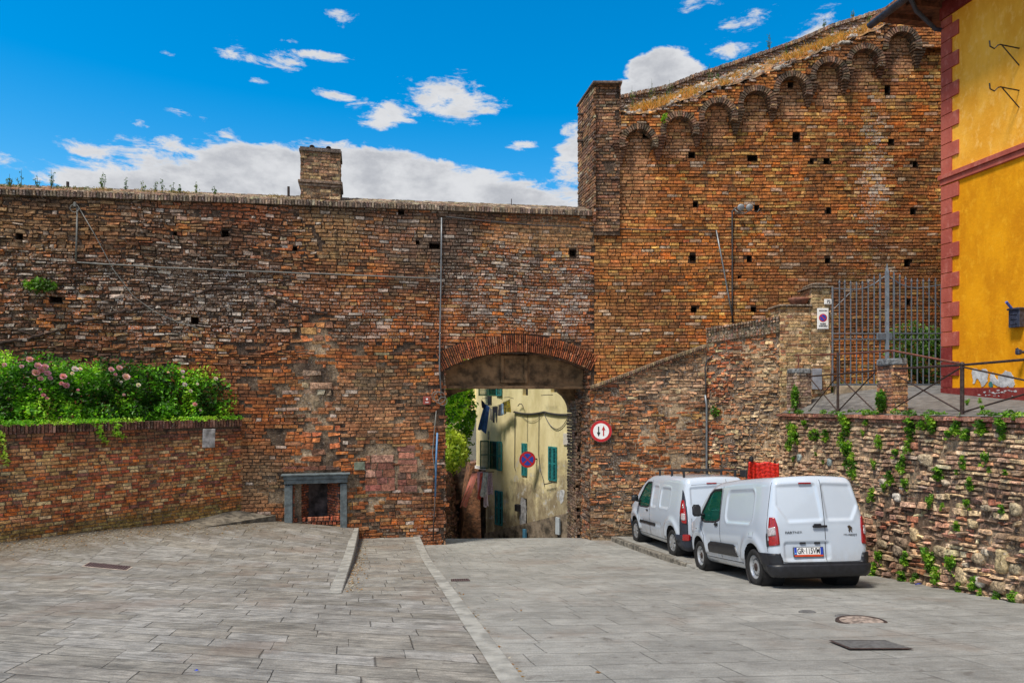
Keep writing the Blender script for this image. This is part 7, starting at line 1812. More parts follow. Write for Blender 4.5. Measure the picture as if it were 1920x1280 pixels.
# clothes
def cloth(name, pts_top, L, mat_cols, label, d0, seed, widen=1.0, sway=(0, 0), leg=False, th=.02, spots=None):
    """a hanging garment: top edge along pts_top (two 3-D points), length L, soft folds"""
    r = np.random.default_rng(seed); A, B = [np.array(p) for p in pts_top]; nx, nz = 12, 16; V = []; n2 = np.array([PH.n[0], PH.n[1], 0])
    for s in (1, -1):
        for j in range(nz+1):
            t = j/nz
            for i in range(nx+1):
                q = i/nx; w = 1+(widen-1)*t; c = A+(B-A)*(.5+(q-.5)*w); fold = .035*math.sin(q*9+seed+t*1.5)*(.4+t)
                z = L*t*(1+.05*math.sin(q*7+seed)); p = c+np.array((sway[0]*t, sway[1]*t, -z))+n2*(fold+s*th*.5*math.sin(PI*min(1, max(0, q)))+0)
                V.append(p)
    Fq = []; m_ = (nx+1)*(nz+1)
    for s in (0, 1):
        for j in range(nz):
            for i in range(nx):
                if leg and j > nz*.35 and abs(i-(nx-1)/2) < 1.1: continue
                a = s*m_+j*(nx+1)+i; f = (a, a+1, a+nx+2, a+nx+1); Fq.append(f if s else f[::-1])
    return tag(make_mesh(name, V, np.array(Fq), mat_cols, None, True), label, 'clothes', 'laundry hung on the cream house')
def cm_(name, a, b=None, sc=6): return simple(name, a, .85, .25, sc, var2=b)
def HP(x, y, d): return PH.V(*PH.at(x, y, d), d)
M_JEAN = cm_('blue_cotton', (.03, .10, .33), (.02, .05, .2)); 
cloth('dungarees', (HP(909, 757, .5), HP(918, 762, .5)), 1.15, M_JEAN, 'bright blue dungarees, longest piece on the upper washing line', 0, 1, 1.5, (-.25, 0), True)
cloth('vest', (HP(903, 750, .6), HP(908, 754, .6)), .30, cm_('navy_cotton', (.015, .02, .06)), 'small dark garment at the far left end of the upper line', 0, 2)
cloth('socks', (HP(918, 764, .5), HP(923, 767, .5)), .50, cm_('grey_beige_cotton', (.40, .34, .30), (.2, .2, .24)), 'pale grey-beige garment beside the blue dungarees', 0, 3)
cloth('trousers', (HP(923, 763, .48), HP(934, 761, .48)), .70, cm_('black_cotton', (.012, .014, .03)), 'black trousers in the middle of the upper line', 0, 4, 1.0, (0, 0), True)
cloth('top', (HP(934, 760, .45), HP(940, 758, .45)), .45, cm_('dark_grey_cotton', (.07, .07, .09)), 'charcoal garment between the black trousers and the light blue shirt', 0, 5)
cloth('shirt', (HP(939, 757, .42), HP(944, 755, .42)), .50, cm_('pale_blue_cotton', (.35, .5, .7)), 'light blue shirt on the upper line', 0, 6)
cloth('shirt', (HP(943, 754, .4), HP(956, 749, .4)), .52, cm_('black_yellow_print', (.01, .01, .015), (.30, .24, .01), 9), 'black shirt with yellow spots at the right end of the upper line', 0, 7, 1.1)
cloth('trousers', (HP(885, 887, .9), HP(896, 886, .9)), 1.5, cm_('salmon_print', (.80, .20, .13), (.7, .35, .3), 22), 'patterned salmon red trousers at the left end of the lower line', 0, 8, 1.1, (-.55, 0), True)
cloth('shirt', (HP(895, 884, .95), HP(904, 884, .95)), 1.1, cm_('pink_stripe', (.82, .48, .56), (.7, .3, .42), 18), 'pink striped shirt on the lower line', 0, 9)
cloth('towel', (HP(900, 886, 1.0), HP(907, 886, 1.0)), 1.15, cm_('coral_cotton', (.82, .15, .12)), 'coral red towel on the lower line', 0, 10, 1.0, (-.12, 0))
cloth('shirt', (HP(905, 885, 1.05), HP(916, 885, 1.05)), 1.05, cm_('white_cotton', (.85, .86, .9)), 'white shirt on the lower line', 0, 11, 1.2, (-.10, 0))
cloth('nightdress', (HP(907, 900, .85), HP(914, 900, .85)), 1.15, cm_('lilac_white_print', (.75, .62, .75), (.85, .82, .9), 12), 'long pale lilac garment hanging lowest of all the washing', 0, 12, 1.1, (.02, 0))
cloth('jumper', (HP(915, 886, .6), HP(923, 886, .6)), .95, cm_('mauve_print', (.48, .37, .45), (.28, .22, .27), 16), 'greyish mauve jumper at the right end of the lower line', 0, 13, 1.1)
def line3(pts, r, label, name='clothes_line', mat=M_BLACK): m = MB(); m.tube(pts, r, 5); tag(m.build(name, mat), label, 'clothes line')
line3([HP(902, 749, .6), HP(909, 757, .5), HP(923, 763, .49), (HP(938, 758, .46)), HP(957, 748, .4)], .008, 'upper washing line with dark and blue clothes')
line3([HP(886, 885, .95), HP(926, 884, .55)], .02, 'lower washing rail with pink and white clothes', mat=M_IRON)
line3([HP(904, 747, .6), HP(918, 745, .4)], .012, 'thin rail above the upper washing line', mat=M_IRON)
m = MB(); p = HP(918, 751, .3); m.box(p, (.28, .05, .42), M=H3); tag(m.build('black_cloth', M_BLACK), 'small black cloth pinned above the upper washing line', 'clothes')
m = MB(); a, b = HP(916, 808, .3), HP(916, 824, .3); m.tube([a, b], .045, 8); tag(m.build('vent_pipe', M_ZINC), 'short grey vent pipe between the two lots of washing', 'pipe')
# round no-stopping sign on its bracket
def round_sign(name, c, r, Rm, label, kind):
    e = empty(name, c, 0, label, 'sign'); Z = Rm @ Matrix.Identity(3)
    def disc(nm, r0, r1, z, mat, par=None): m = MB(); m.lathe([(r0, z), (r1, z), (r1, z-.004)] if r0 > .001 else [(.0001, z), (r1, z), (r1, z-.004)], 48, Z, c); return place(m.build(nm, mat, par or e), e)
    m = MB(); m.lathe([(.0001, -.012), (r*1.02, -.012), (r*1.02, .004), (.0001, .004)], 48, Z, c); place(m.build('backing', M_ZINC, e), e)
    if kind == 'stop':
        disc('red_disc', .0001, r, .006, M_RED); 
        for k in range(4):
            a0 = k*PI/2+PI/4-.0+math.radians(9); a1 = (k+1)*PI/2+PI/4-math.radians(9); n = 8
            V = [c+Z @ Vector((r*.10*math.cos((a0+a1)/2), r*.10*math.sin((a0+a1)/2), .009))]+[c+Z @ Vector((r*.74*math.cos(a0+(a1-a0)*i/n), r*.74*math.sin(a0+(a1-a0)*i/n), .009)) for i in range(n+1)]
            a0b = 0; m = MB(); m.add(V, [(0, i+1, i+2) for i in range(n)]); place(m.build('blue_sector', M_BLUE, e), e)
    else:
        disc('red_ring', .0001, r, .006, M_RED); disc('white_disc', .0001, r*.74, .009, M_WHITE)
        def arrow(x, up, mat, nm):
            s = 1 if up else -1; pts = [(x-.028, -s*.22), (x+.028, -s*.22), (x+.028, s*.05), (x+.085, s*.05), (x, s*.26), (x-.085, s*.05), (x-.028, s*.05)]
            if s < 0: pts = pts[::-1]
            k_ = r/.5; m = MB(); m.add([c+Z @ Vector((a*k_, b*k_, .012)) for a, b in pts], [tuple(range(7))]); place(m.build(nm, mat, e), e)
        arrow(-.115, False, M_BLACK, 'black_arrow'); arrow(.115, True, M_RED, 'red_arrow')
    return e
Rs = Matrix.Rotation(PI/2, 3, 'X')
Yn_ = 28.5; e = round_sign('round_sign', Vector((29/F*Yn_, Yn_, -(861-733)/F*Yn_)), 15.0/F*Yn_, Rs, 'round red and blue no stopping sign on a bracket in front of the cream house', 'stop')
m = MB(); m.tube([Vector((30/F*Yn_, Yn_+.03, -127/F*Yn_)), PH.V(*PH.at(1007, 860), 0)], .03, 6); place(m.build('bracket', M_IRON, e), e)

# hillside: leaning brick and earth wall, greenery
hwl = empty('hillside_wall', (-2.2, 25, -6), 0, 'crumbling red-brown hillside wall below the greenery on the left beyond the arch', 'wall')
PHW = Plane((-2.95, 20.9), (-2.45, 31.6))
hm = Mas()
def paintH(u, v, r):
    c = pal(r, len(u), [(.30, .15, .10), (.22, .13, .09), (.36, .2, .12), (.15, .10, .07)], [3, 3, 2, 2]); return np.concatenate([c, np.full((len(u), 1), .2)], 1)
hw_top = lambda u: -2.75-.05*np.asarray(u)+.3*(fbm(np.asarray(u)*.8, u*0, 5)-.5)
def PHWf(u, v, d): return PHW.P(u, v, np.asarray(d)-.10*(np.asarray(v)+9)+.12*(fbm(np.asarray(u)*.7, np.asarray(v)*.7, 141)-.5))
hm.wall(PHWf, 0, 12.6, -10, -2.2, .13, .3, paintH, lambda u, v: (v < hw_top(u)) & (fbm(u*1.6, v*1.6, 143) < .60), gap=.02, jit=.03, dj=.05, rough=.03, chv=.35, blv=.5, back=-.08, seed=401)
place(hm.build('masonry', M_BRICK, hwl, True), hwl)
M_EARTH = simple('red_earth', (.20, .12, .08), .95, .4, 1.8, bump=.06, bscale=5)
us__ = np.linspace(0, 12.6, 26); V = []
for u in us__:
    for v in np.linspace(-11, float(hw_top(u)), 16): V.append(PHWf(u, v, -.03))
    t = PHWf(u, float(hw_top(u)), -.03)
    for k in range(1, 8): V.append(np.array((t[0]-.9*k, t[1]+.1*k, t[2]+.55*k)))
n = 23; i = (np.arange(25)[:, None]*n+np.arange(n-1)[None]).ravel()
place(make_mesh('earth_bank', V, np.stack([i, i+n, i+n+1, i+1], 1), M_EARTH, hwl, True), hwl)
m = MB(); a = [Vector(((x-960)/F*Y, Y, (733-y)/F*Y)) for x, y, Y in ((882, 868, 32.5), (898, 866, 32.7), (903, 1030, 32.0), (862, 1030, 31.7))]; bk = Vector((-.3, 1.2, 0))
a2 = [p+bk for p in a]; m.add(a+a2, [(3, 2, 1, 0), (0, 1, 5, 4), (1, 2, 6, 5), (0, 4, 7, 3)])
place(m.build('buttress', simple('orange_brick_buttress', (.22, .10, .05), .9, .5, 5, bump=.06, bscale=9, var2=(.08, .045, .03)), hwl), hwl)
gcol = [(.04, .12, .01), (.09, .25, .015), (.18, .42, .025), (.34, .62, .04), (.5, .75, .08)]
for i, (bl, n, sz, lab, cols, cut) in enumerate([
    ([(-2.75, 27, .3, 1.0, 1.6, 1.0), (-3.1, 27.5, 1.4, 1.2, 1.5, .8), (-2.65, 28.5, -.6, .8, 1.2, .8), (-2.55, 29.5, .1, .75, 1.4, 1.3), (-2.9, 26.2, -.9, .8, 1.2, .8), (-2.2, 30.2, .5, .62, 1.0, 1.3), (-2.15, 30.4, -.9, .6, 1.0, 1.2), (-2.6, 29, 1.3, .8, 1, .8)], 7000, .14, 'bright green leafy tree crown on the slope beyond the arch, upper left', gcol, .40),
    ([(-2.6, 26, -2.2, .9, 1.5, .8), (-2.5, 28, -2.4, .8, 1.5, .9), (-2.9, 24.6, -2.0, .8, 1.0, .9), (-2.7, 30, -2.5, .8, 1.4, .9), (-2.15, 30.6, -2.1, .55, .9, .9)], 5000, .12, 'yellow-green bushes hanging over the hillside wall beyond the arch', [(.07, .15, .015), (.18, .28, .025), (.34, .44, .05), (.46, .54, .07)], .42)]):
    t = empty('hillside_tree' if i == 0 else 'hillside_bush', (bl[0][0], bl[0][1], bl[0][2]-2), 0, lab, 'tree' if i == 0 else 'bush')
    place(foliage('crown' if i == 0 else 'foliage', bl, n, sz, cols, t, seed=31+i, cut=cut, nscale=1.5), t)
    if i == 0:
        m = MB(); m.tube([(-3.2, 27.2, -3.2), (-3.0, 27.1, -1.5), (-2.8, 27.2, .2), (-2.9, 27.3, 1.2)], [.12, .09, .06, .03], 7); m.tube([(-2.95, 27.1, -1.0), (-2.4, 28, -.2), (-2.1, 28.8, .6)], [.05, .035, .02], 6); place(m.build('trunk', M_ROOT, t), t)
# red tiled roof far behind the tree
m = MB(); m.box((-1.95, 33.6, -7.4), (2.0, .5, 8)); place(m.build('return_wall', simple('dark_earth_wall', (.085, .055, .04), .95, .5, 3, bump=.05, bscale=6), hwl), hwl)
rf = empty('far_house', (-8, 60, -4), 0, 'distant house with a red roof just showing above the tree beyond the arch', 'house')
m = MB(); m.box((-6.6, 60, -5), (5, 6, 7)); place(m.build('wall', M_HOUSE, rf), rf); m = MB(); m.prism([(-3, -.5), (3, -.5), (0, 1.1)], (-6.6, 56.8, -.9), (1, 0, 0), (0, 0, 1), (0, 1, 0), 6.6); place(m.build('roof', simple('far_red_roof', (.36, .09, .05), .9, .2, 3), rf), rf)
# ------------------------------------------------------------------ cables, pipes, signs, lamps and plants on the walls
def wpts(P, pxs, d=.05, sub=0, jit=0):
    out = []
    for k, ((a, b), (c, e_)) in enumerate(zip(pxs[:-1], pxs[1:])):
        n = max(1, int(math.hypot(c-a, e_-b)/sub)) if sub else 1
        for i in range(n): t = i/n; out.append(P.V(*P.at(a+(c-a)*t, b+(e_-b)*t+random.uniform(-jit, jit), d), d))
    out.append(P.V(*P.at(*pxs[-1], d), d)); return out
def wcable(P, pxs, r, name, label, cat='cable', mat=M_CABLE, d=.05, sub=40, jit=.5): m = MB(); m.tube(wpts(P, pxs, d, sub, jit), r, 6); return tag(m.build(name, mat, None, True), label, cat)
wcable(PL, [(145, 492), (300, 501), (430, 507), (560, 512), (700, 517), (820, 522)], .018, 'cable', 'long pale cable crossing the curtain wall above the rose hedge')
wcable(PL, [(145, 390), (144, 440), (142, 490)], .022, 'conduit', 'short vertical grey conduit near the left end of the curtain wall', 'conduit')
wcable(PL, [(147, 388), (178, 440), (212, 505), (250, 555), (290, 585), (335, 605), (365, 613), (380, 622)], .011, 'cable', 'old rope-like cable hanging diagonally across the left of the curtain wall')
m = MB(); c_ = PL.V(*PL.at(143, 385), .06); m.box(c_, (.06, .10, .12), M=PL.M3(), bev=.01); m.lathe([(.10, -.01), (.11, 0), (.10, .01), (.09, 0), (.10, -.01)], 16, PL.M(), c_+Vector((.0, -.03, -.10))); tag(m.build('cable_anchor', M_CABLE), 'pale cable anchor with a coiled loop at the top of the short conduit', 'bracket')
wcable(PL, [(828, 408), (827, 520), (825, 620), (824, 690), (827, 738)], .024, 'conduit', 'tall grey conduit running down the curtain wall to the left spring of the arch', 'conduit', M_ZINC, jit=.3)
wcable(PL, [(835, 406), (900, 413), (1000, 422), (1098, 426)], .014, 'cable', 'thin dark cable running right from the tall conduit under the coping', mat=M_BLACKCABLE)
wcable(PR, [(1102, 426), (1200, 430), (1342, 432)], .014, 'cable', 'thin dark cable crossing the bastion wall to the slanted conduit', mat=M_BLACKCABLE)
wcable(PR, [(1343, 432), (1356, 500), (1375, 604)], .022, 'conduit', 'slanted pale conduit leaning on the bastion wall', 'conduit', M_ZINC)
wcable(PR, [(1373, 604), (1373, 500), (1373, 396), (1379, 390), (1388, 389)], .024, 'lamp_pipe', 'straight dark pipe rising to the twin floodlights on the bastion wall', 'pipe', M_BLACKCABLE, jit=0)
# twin floodlights
fl = empty('floodlight', PR.V(*PR.at(1396, 390), .2), 0, 'pair of round grey floodlights on a short arm on the bastion wall', 'lamp')
for x in (1389, 1405):
    c_ = PR.V(*PR.at(x, 389, .22), .22); m = MB(); m.lathe([(.0001, .05), (.085, .05), (.10, .03), (.095, -.03), (.05, -.09), (.0001, -.10)], 20, Matrix.Rotation(math.radians(115), 3, 'X'), c_); place(m.build('lamp_head', simple('lamp_grey', (.30, .34, .38), .4, .15, 10), fl, True), fl)
m = MB(); m.tube([PR.V(*PR.at(1376, 392, .03), .03), PR.V(*PR.at(1384, 398, .15), .15), PR.V(*PR.at(1396, 400, .2), .2), PR.V(*PR.at(1404, 396, .2), .2)], .016, 6); place(m.build('arm', M_CABLE, fl), fl)
m = MB(); m.tube([PR.V(*PR.at(1408, 395, .1), .1), PR.V(*PR.at(1420, 398, .05), .05), PR.V(*PR.at(1424, 392, .0), .0)], .014, 6); place(m.build('lead', M_BLACKCABLE, fl), fl)
# junction, loops, blue pipe at the arch
m = MB()
for (x, y, r_) in ((824, 745, .16), (830, 752, .12), (818, 742, .13)):
    m.lathe([(r_-.01, 0), (r_, .01), (r_+.01, 0), (r_, -.01), (r_-.01, 0)], 20, PL.M(), PL.V(*PL.at(x, y), .07))
tag(m.build('cable_loops', M_CABLE, None, True), 'untidy loops of grey cable beside the left spring of the arch', 'cable')
wcable(PL, [(818, 770), (815, 800), (812, 835), (811, 850), (815, 875), (817, 890)], .015, 'cable', 'loose black and white cable hanging beside the blue pipe', mat=M_CABLE)
wcable(PL, [(820, 811), (818, 860), (816, 930)], .028, 'pipe', 'bright blue vertical pipe left of the arch opening', 'pipe', M_BLUEPIPE, d=.08, jit=0)
wcable(PL, [(816, 931), (813, 980), (812, 1014)], .022, 'pipe', 'rusty grey lower section of pipe below the blue pipe', 'pipe', M_IRON, d=.07, jit=0)
m = MB(); c_, dm = lbl_box(PL, 793, 743, 807, 758, .08, .0); e = empty('alarm_box', c_, 0, 'small rust red box with white marks on the wall left of the arch', 'box')
m.box(c_, dm, M=PL.M3(), bev=.01); place(m.build('case', simple('rust_red_box', (.30, .06, .045), .5, .15, 10), e), e)
m = MB(); m.lathe([(.0001, .042), (.03, .042)], 12, PL.M(), c_+Vector((0, 0, .04))); m.box(c_-Vector((0, 0, .05))+Vector((*PL.n, 0))*.042, (.09, .002, .02), M=PL.M3()); place(m.build('marks', M_WHITE, e), e)
# narrow-road priority sign beside the arch
c_ = PA.V(*PA.at(1127, 808, .12), .12); rs = round_sign('round_sign', c_, 20.0/F*c_.y, Matrix((Vector((*PA.e, 0)), Vector((0, 0, 1)), Vector((*PA.n, 0)))).transposed(), 'round red-rimmed sign with a black down arrow and a red up arrow beside the arch', 'give')
m = MB(); m.box(c_+Vector((*PA.n, 0))*-.07, (.08, .12, .25), M=PA.M3()); place(m.build('bracket', M_ZINC, rs), rs)
# downpipe and its hose top
wcable(PA, [(1322, 740), (1325, 760), (1325, 875), (1325, 1010)], .035, 'downpipe', 'grey downpipe in the corner of the ramp wall', 'pipe', M_ZINC, d=.07, jit=0, sub=60)
wcable(PA, [(1353, 655), (1347, 664), (1335, 668), (1325, 675), (1322, 690), (1324, 740)], .020, 'hose', 'black hose curling from the coping into the downpipe', 'pipe', M_BLACKCABLE, d=.08, jit=.4, sub=15)
# red safety netting behind the near van
def netting():
    Y = 17.2; x0, x1_ = (1404-960)/F*Y, (1459-960)/F*Y; zt = (733-866)/F*Y; zb = float(zr(Y))+.02; e = empty('safety_netting', ((x0+x1_)/2, Y, zb), 0, 'bright red plastic safety netting bundled on a frame behind the nearer van', 'barrier')
    V = []; nx, nz = 26, 60
    for j in range(nz+1):
        t = j/nz
        for i in range(nx+1):
            q = i/nx; V.append((x0-.10*(1-t)*(1-q)+(x1_-x0)*q, Y+.06*math.sin(q*5)+.014*math.sin(t*150+q*3+3*math.sin(q*6))+.012*math.sin(q*41+t*9), zb+(zt-zb)*t-.02*q+.02*math.sin(q*13)*t))
    i = (np.arange(nz)[:, None]*(nx+1)+np.arange(nx)[None]).ravel(); o = make_mesh('netting', V, np.stack([i, i+1, i+nx+2, i+nx+1], 1), simple('signal_red_plastic', (.62, .02, .008), .5, .3, 24, var2=(.30, .008, .004)), e, True)
    md = o.modifiers.new('thickness', 'SOLIDIFY'); md.thickness = .03; place(o, e)
    for x in (x0+.04, x1_-.04): m = MB(); m.tube([(x, Y+.12, zb), (x, Y+.12, zt+.02)], .03, 8); place(m.build('frame_post', M_IRON, e), e)
    m = MB(); m.lathe([(.001, .08), (.05, .06), (.06, 0), (.05, -.06), (.001, -.08)], 12, None, (x0+.08, Y+.05, zt+.07)); place(m.build('knob', M_BLACK, e), e)
netting()
# blue litter and a yellow-green scrap
for (px, py, s_, mat, lb, zf) in ((1722, 1097, .07, M_BLUE, 'crumpled bright blue wrapper at the foot of the retaining wall', lambda x, y: zr(y)), (368, 1259, .03, M_BLUE, 'tiny blue scrap on the paving in the left foreground', zp)):
    p = on_plane(px, py, zf); r_ = random.Random(px); m = MB(); vs = [(p.x+r_.uniform(-1, 1)*s_, p.y+r_.uniform(-.5, .5)*s_, p.z+.01+r_.uniform(0, .5)*s_) for _ in range(9)]
    m.add(vs, [(0, 1, 2), (2, 3, 4), (4, 5, 0), (5, 6, 7), (7, 8, 1), (3, 8, 6), (0, 4, 7)]); tag(m.build('wrapper', mat), lb, 'litter')

# ---- rose hedge above the garden wall
hcols = [(.02, .07, .008), (.055, .18, .012), (.12, .34, .018), (.23, .50, .03), (.38, .64, .05)]
blobs = []
for k in range(34):
    u = .85+k*.355; w = .62+.2*random.random(); x, y, _ = PG.V(min(u, 12.8), 0, -min(.75+random.uniform(0, .5), .12+.5*max(0, 13.2-u))); hz = np.interp(u, [1, 6, 9.5, 11.5, 12.8], [1.62, 1.64, 1.62, 1.46, 1.25])
    blobs.append((x, y, -.86+hz*.52, w*.75, w*.75, hz*.56*random.uniform(.85, 1.12)))
    if k % 2: x, y, _ = PG.V(min(u, 12.5), 0, -.42); blobs.append((x, y, -.62, .42, .30, .38))
hd = empty('rose_hedge', PG.V(8, -.8, -.8), 0, 'long climbing rose hedge with pink and white blooms above the garden wall', 'hedge')
place(foliage('foliage', blobs, 54000, .052, hcols, hd, seed=51, cut=.30, nscale=2.6, hollow=.55, flat=.5), hd)
place(foliage('inner_foliage', [(b[0], b[1], b[2], b[3]*.85, b[4]*.85, b[5]*.85) for b in blobs], 9000, .09, hcols[:3], hd, seed=52, cut=.1, hollow=.1), hd)
def rose(px, py, col, s, par, d=-.12):
    c = PG.V(*PG.at(px, py, d), d); m = MB(); r_ = random.Random(int(px*7+py))
    for ring_, (rr, zz_, n, tilt) in enumerate(((.16, .30, 4, 75), (.38, .18, 6, 55), (.62, .02, 7, 30))):
        for k in range(n):
            a = 2*PI*k/n+ring_*.5+r_.uniform(-.2, .2); t = math.radians(tilt+r_.uniform(-10, 10)); dirv = Vector((math.cos(a), math.sin(a), 0)); up = Vector((0, 0, 1)); o_ = dirv*rr*.45*s+up*zz_*s*.5
            side = Vector((-math.sin(a), math.cos(a), 0)); out = dirv*math.cos(t)+up*math.sin(t); L = s*.5; Wd = s*.34
            q = [o_-side*Wd*.5, o_+out*L*.5-side*Wd, o_+out*L-side*Wd*.4, o_+out*L+side*Wd*.4, o_+out*L*.5+side*Wd, o_+side*Wd*.5]; m.add([v for v in q], [(0, 1, 4, 5), (1, 2, 3, 4)])
    # face the bloom outwards and up
    Rm = Vector((PG.n[0], PG.n[1], .55)).normalized().to_track_quat('Z', 'Y').to_matrix(); me = MB(); me.add([c+Rm @ Vector(v) for v in m.v], m.f)
    cc = [x*r_.uniform(.85, 1.1) for x in col]; o = me.build('rose_bloom', M_PETAL, par, tint=(*cc, 1)); return place(o, hd)
PK = (.72, .24, .38); PK2 = (.62, .12, .28); WH = (.80, .72, .70)
for (x, y, c, s) in [(55, 674, PK, .2), (40, 687, PK, .13), (71, 686, PK, .22), (67, 699, PK, .24), (84, 688, PK, .2), (77, 695, PK2, .18), (89, 700, PK, .2), (94, 709, PK2, .15), (76, 710, PK, .17), (118, 706, PK, .21), (115, 719, PK2, .14), (124, 723, PK2, .2), (140, 692, WH, .2), (150, 692, WH, .13), (135, 700, WH, .12),
                     (208, 693, PK, .19), (223, 690, PK, .2), (216, 702, PK, .12), (236, 707, (.8, .5, .5), .25), (259, 722, WH, .16), (227, 716, WH, .09), (342, 697, WH, .15), (404, 710, WH, .16), (346, 721, WH, .17), (357, 733, WH, .14), (315, 698, WH, .09), (365, 758, (.75, .45, .45), .17), (375, 769, (.75, .45, .45), .1), (81, 741, PK2, .13), (88, 747, PK2, .11), (146, 731, PK2, .09), (8, 684, PK, .13), (343, 707, WH, .1), (370, 720, WH, .1), (75, 730, PK2, .08), (232, 740, (.7, .5, .4), .1)]:
    rose(x, y, [q*.6+.4*w_ for q, w_ in zip(c, (.85, .6, .66))], s*.5, hd)
# ivy trails over the garden wall coping and the grass fringe
fr_ = [(*PG.V(u, g_top(u)+.03, random.uniform(-.12, .03)), .22, .10, .07) for u in np.arange(4, 12.9, .18)]
tag(foliage('ground_cover', fr_, 4200, .035, hcols[2:]+[(.34, .5, .05)], None, seed=53, cut=.34), 'bright green creeping ground cover along the top of the garden wall', 'ground cover', kind='stuff')
for (pts, lb) in (([(176, 790), (182, 800), (190, 812), (198, 828)], 'thin green trailing tendril hanging left of centre over the garden wall'), ([(212, 790), (220, 800), (216, 812), (230, 818)], 'green trailing tendril hanging just right of another over the garden wall'), ([(0, 812), (6, 830), (4, 850), (12, 868)], 'green tendril trailing down at the left edge of the garden wall')):
    W_ = wpts(PG, pts, .05, 6, 1); e = empty('creeper', W_[0], 0, lb, 'plant'); m = MB(); m.tube(W_, .006, 5); place(m.build('stem', M_ROOT, e), e)
    place(foliage('leaves', [(p.x, p.y, p.z, .09, .05, .07) for p in W_], 90, .06, hcols[3:]+[(.4, .5, .08)], e, seed=int(pts[0][0])+3, cut=.0), e)
# ---- plants rooted in the retaining wall
pcols = [(.045, .12, .012), (.09, .23, .02), (.17, .36, .03), (.32, .48, .05)]
ORD = 'first second third fourth fifth sixth seventh eighth ninth tenth eleventh twelfth thirteenth fourteenth fifteenth sixteenth seventeenth eighteenth nineteenth twentieth twenty-first twenty-second twenty-third twenty-fourth twenty-fifth twenty-sixth twenty-seventh twenty-eighth twenty-ninth thirtieth'.split()
tufts = [(1480, 803, 9, 10), (1492, 810, 15, 17), (1508, 795, 8, 8), (1520, 815, 8, 8), (1530, 812, 10, 12), (1548, 816, 10, 12), (1585, 795, 17, 20), (1575, 820, 11, 12), (1590, 845, 12, 20), (1601, 870, 6, 22), (1585, 866, 7, 7), (1622, 790, 12, 7), (1618, 812, 5, 6), (1650, 825, 8, 12), (1678, 850, 8, 9), (1692, 868, 8, 16),
         (1706, 795, 18, 16), (1728, 790, 16, 14), (1745, 795, 14, 16), (1702, 828, 12, 16), (1775, 815, 12, 9), (1790, 798, 14, 14), (1808, 812, 10, 12), (1838, 800, 20, 15), (1875, 795, 22, 17), (1876, 815, 8, 8), (1845, 860, 6, 14), (1805, 865, 6, 12), (1760, 885, 14, 14), (1672, 895, 9, 14), (1660, 913, 6, 8), (1635, 925, 8, 12), (1700, 908, 6, 12), (1820, 905, 9, 12), (1885, 884, 8, 6), (1794, 884, 5, 5), (1745, 940, 5, 12), (1768, 948, 5, 7), (1815, 945, 7, 10), (1798, 985, 12, 9), (1880, 952, 5, 10), (1855, 880, 4, 6), (1640, 870, 5, 9),
         (1642, 1065, 14, 14), (1655, 1045, 6, 14), (1702, 1045, 12, 12), (1698, 1078, 16, 12), (1722, 1082, 8, 10), (1748, 1050, 13, 20), (1765, 1075, 10, 16), (1792, 1060, 7, 20), (1805, 1100, 9, 9), (1832, 1090, 8, 14), (1875, 1118, 14, 10), (1905, 1122, 18, 12), (1843, 1110, 6, 8), (1840, 765, 5, 6), (1480, 830, 7, 12), (1530, 850, 4, 4), (1545, 865, 5, 4), (1488, 860, 4, 5), (1900, 780, 8, 6)]
proto = []
for k in range(6):
    rr = random.Random(k); o = foliage('wall_plant', [(rr.uniform(-.35, .35), 0, rr.uniform(-.55, .45), rr.uniform(.16, .36), .22, rr.uniform(.18, .4)) for _ in range(7)], 330, .15, pcols, None, seed=61+k, cut=.34, nscale=2.2, hollow=.05, elong=1.7); proto.append(o)
used = set(); zones = lambda x, y: ('upper left part' if x < 1620 else 'upper middle part' if x < 1770 else 'upper right part') if y < 900 else ('foot' if y > 1030 else 'middle')
for k, (x, y, w, h) in enumerate(tufts):
    u, v = PC.at(x, y, .06); s = float(PC.P(u, v)[1])/F; p = Vector(PCf(u, v, .05).tolist())
    o = proto[k % 6]
    if k % 6 in used: o = o.copy(); COL.objects.link(o)
    used.add(k % 6); hs2 = h*s*1.25; wu = min(w*s*1.25*1.6, hs2*1.7)
    o.location = p; o.scale = (hs2*1.1, wu*1.4, hs2*1.25); o.rotation_euler = (0, 0, random.choice((0, PI)))
    rows = [(0, 822, 'just under the wall capping'), (822, 900, 'in the second wall row'), (900, 1010, 'at mid wall height'), (1010, 2000, 'along the wall foot')]; rw_ = [q for q in rows if q[0] <= y < q[1]][0]; n_ = 1+sum(1 for t in tufts if rw_[0] <= t[1] < rw_[1] and t[0] < x); sz_ = 'large' if w*h > 180 else 'small' if w*h < 60 else 'tall' if h > w*1.4 else 'leafy'
    tag(o, '%s plant %s, %s from the left' % (sz_, rw_[2], ORD[n_-1]), 'wall plant', 'plants growing from the retaining wall')
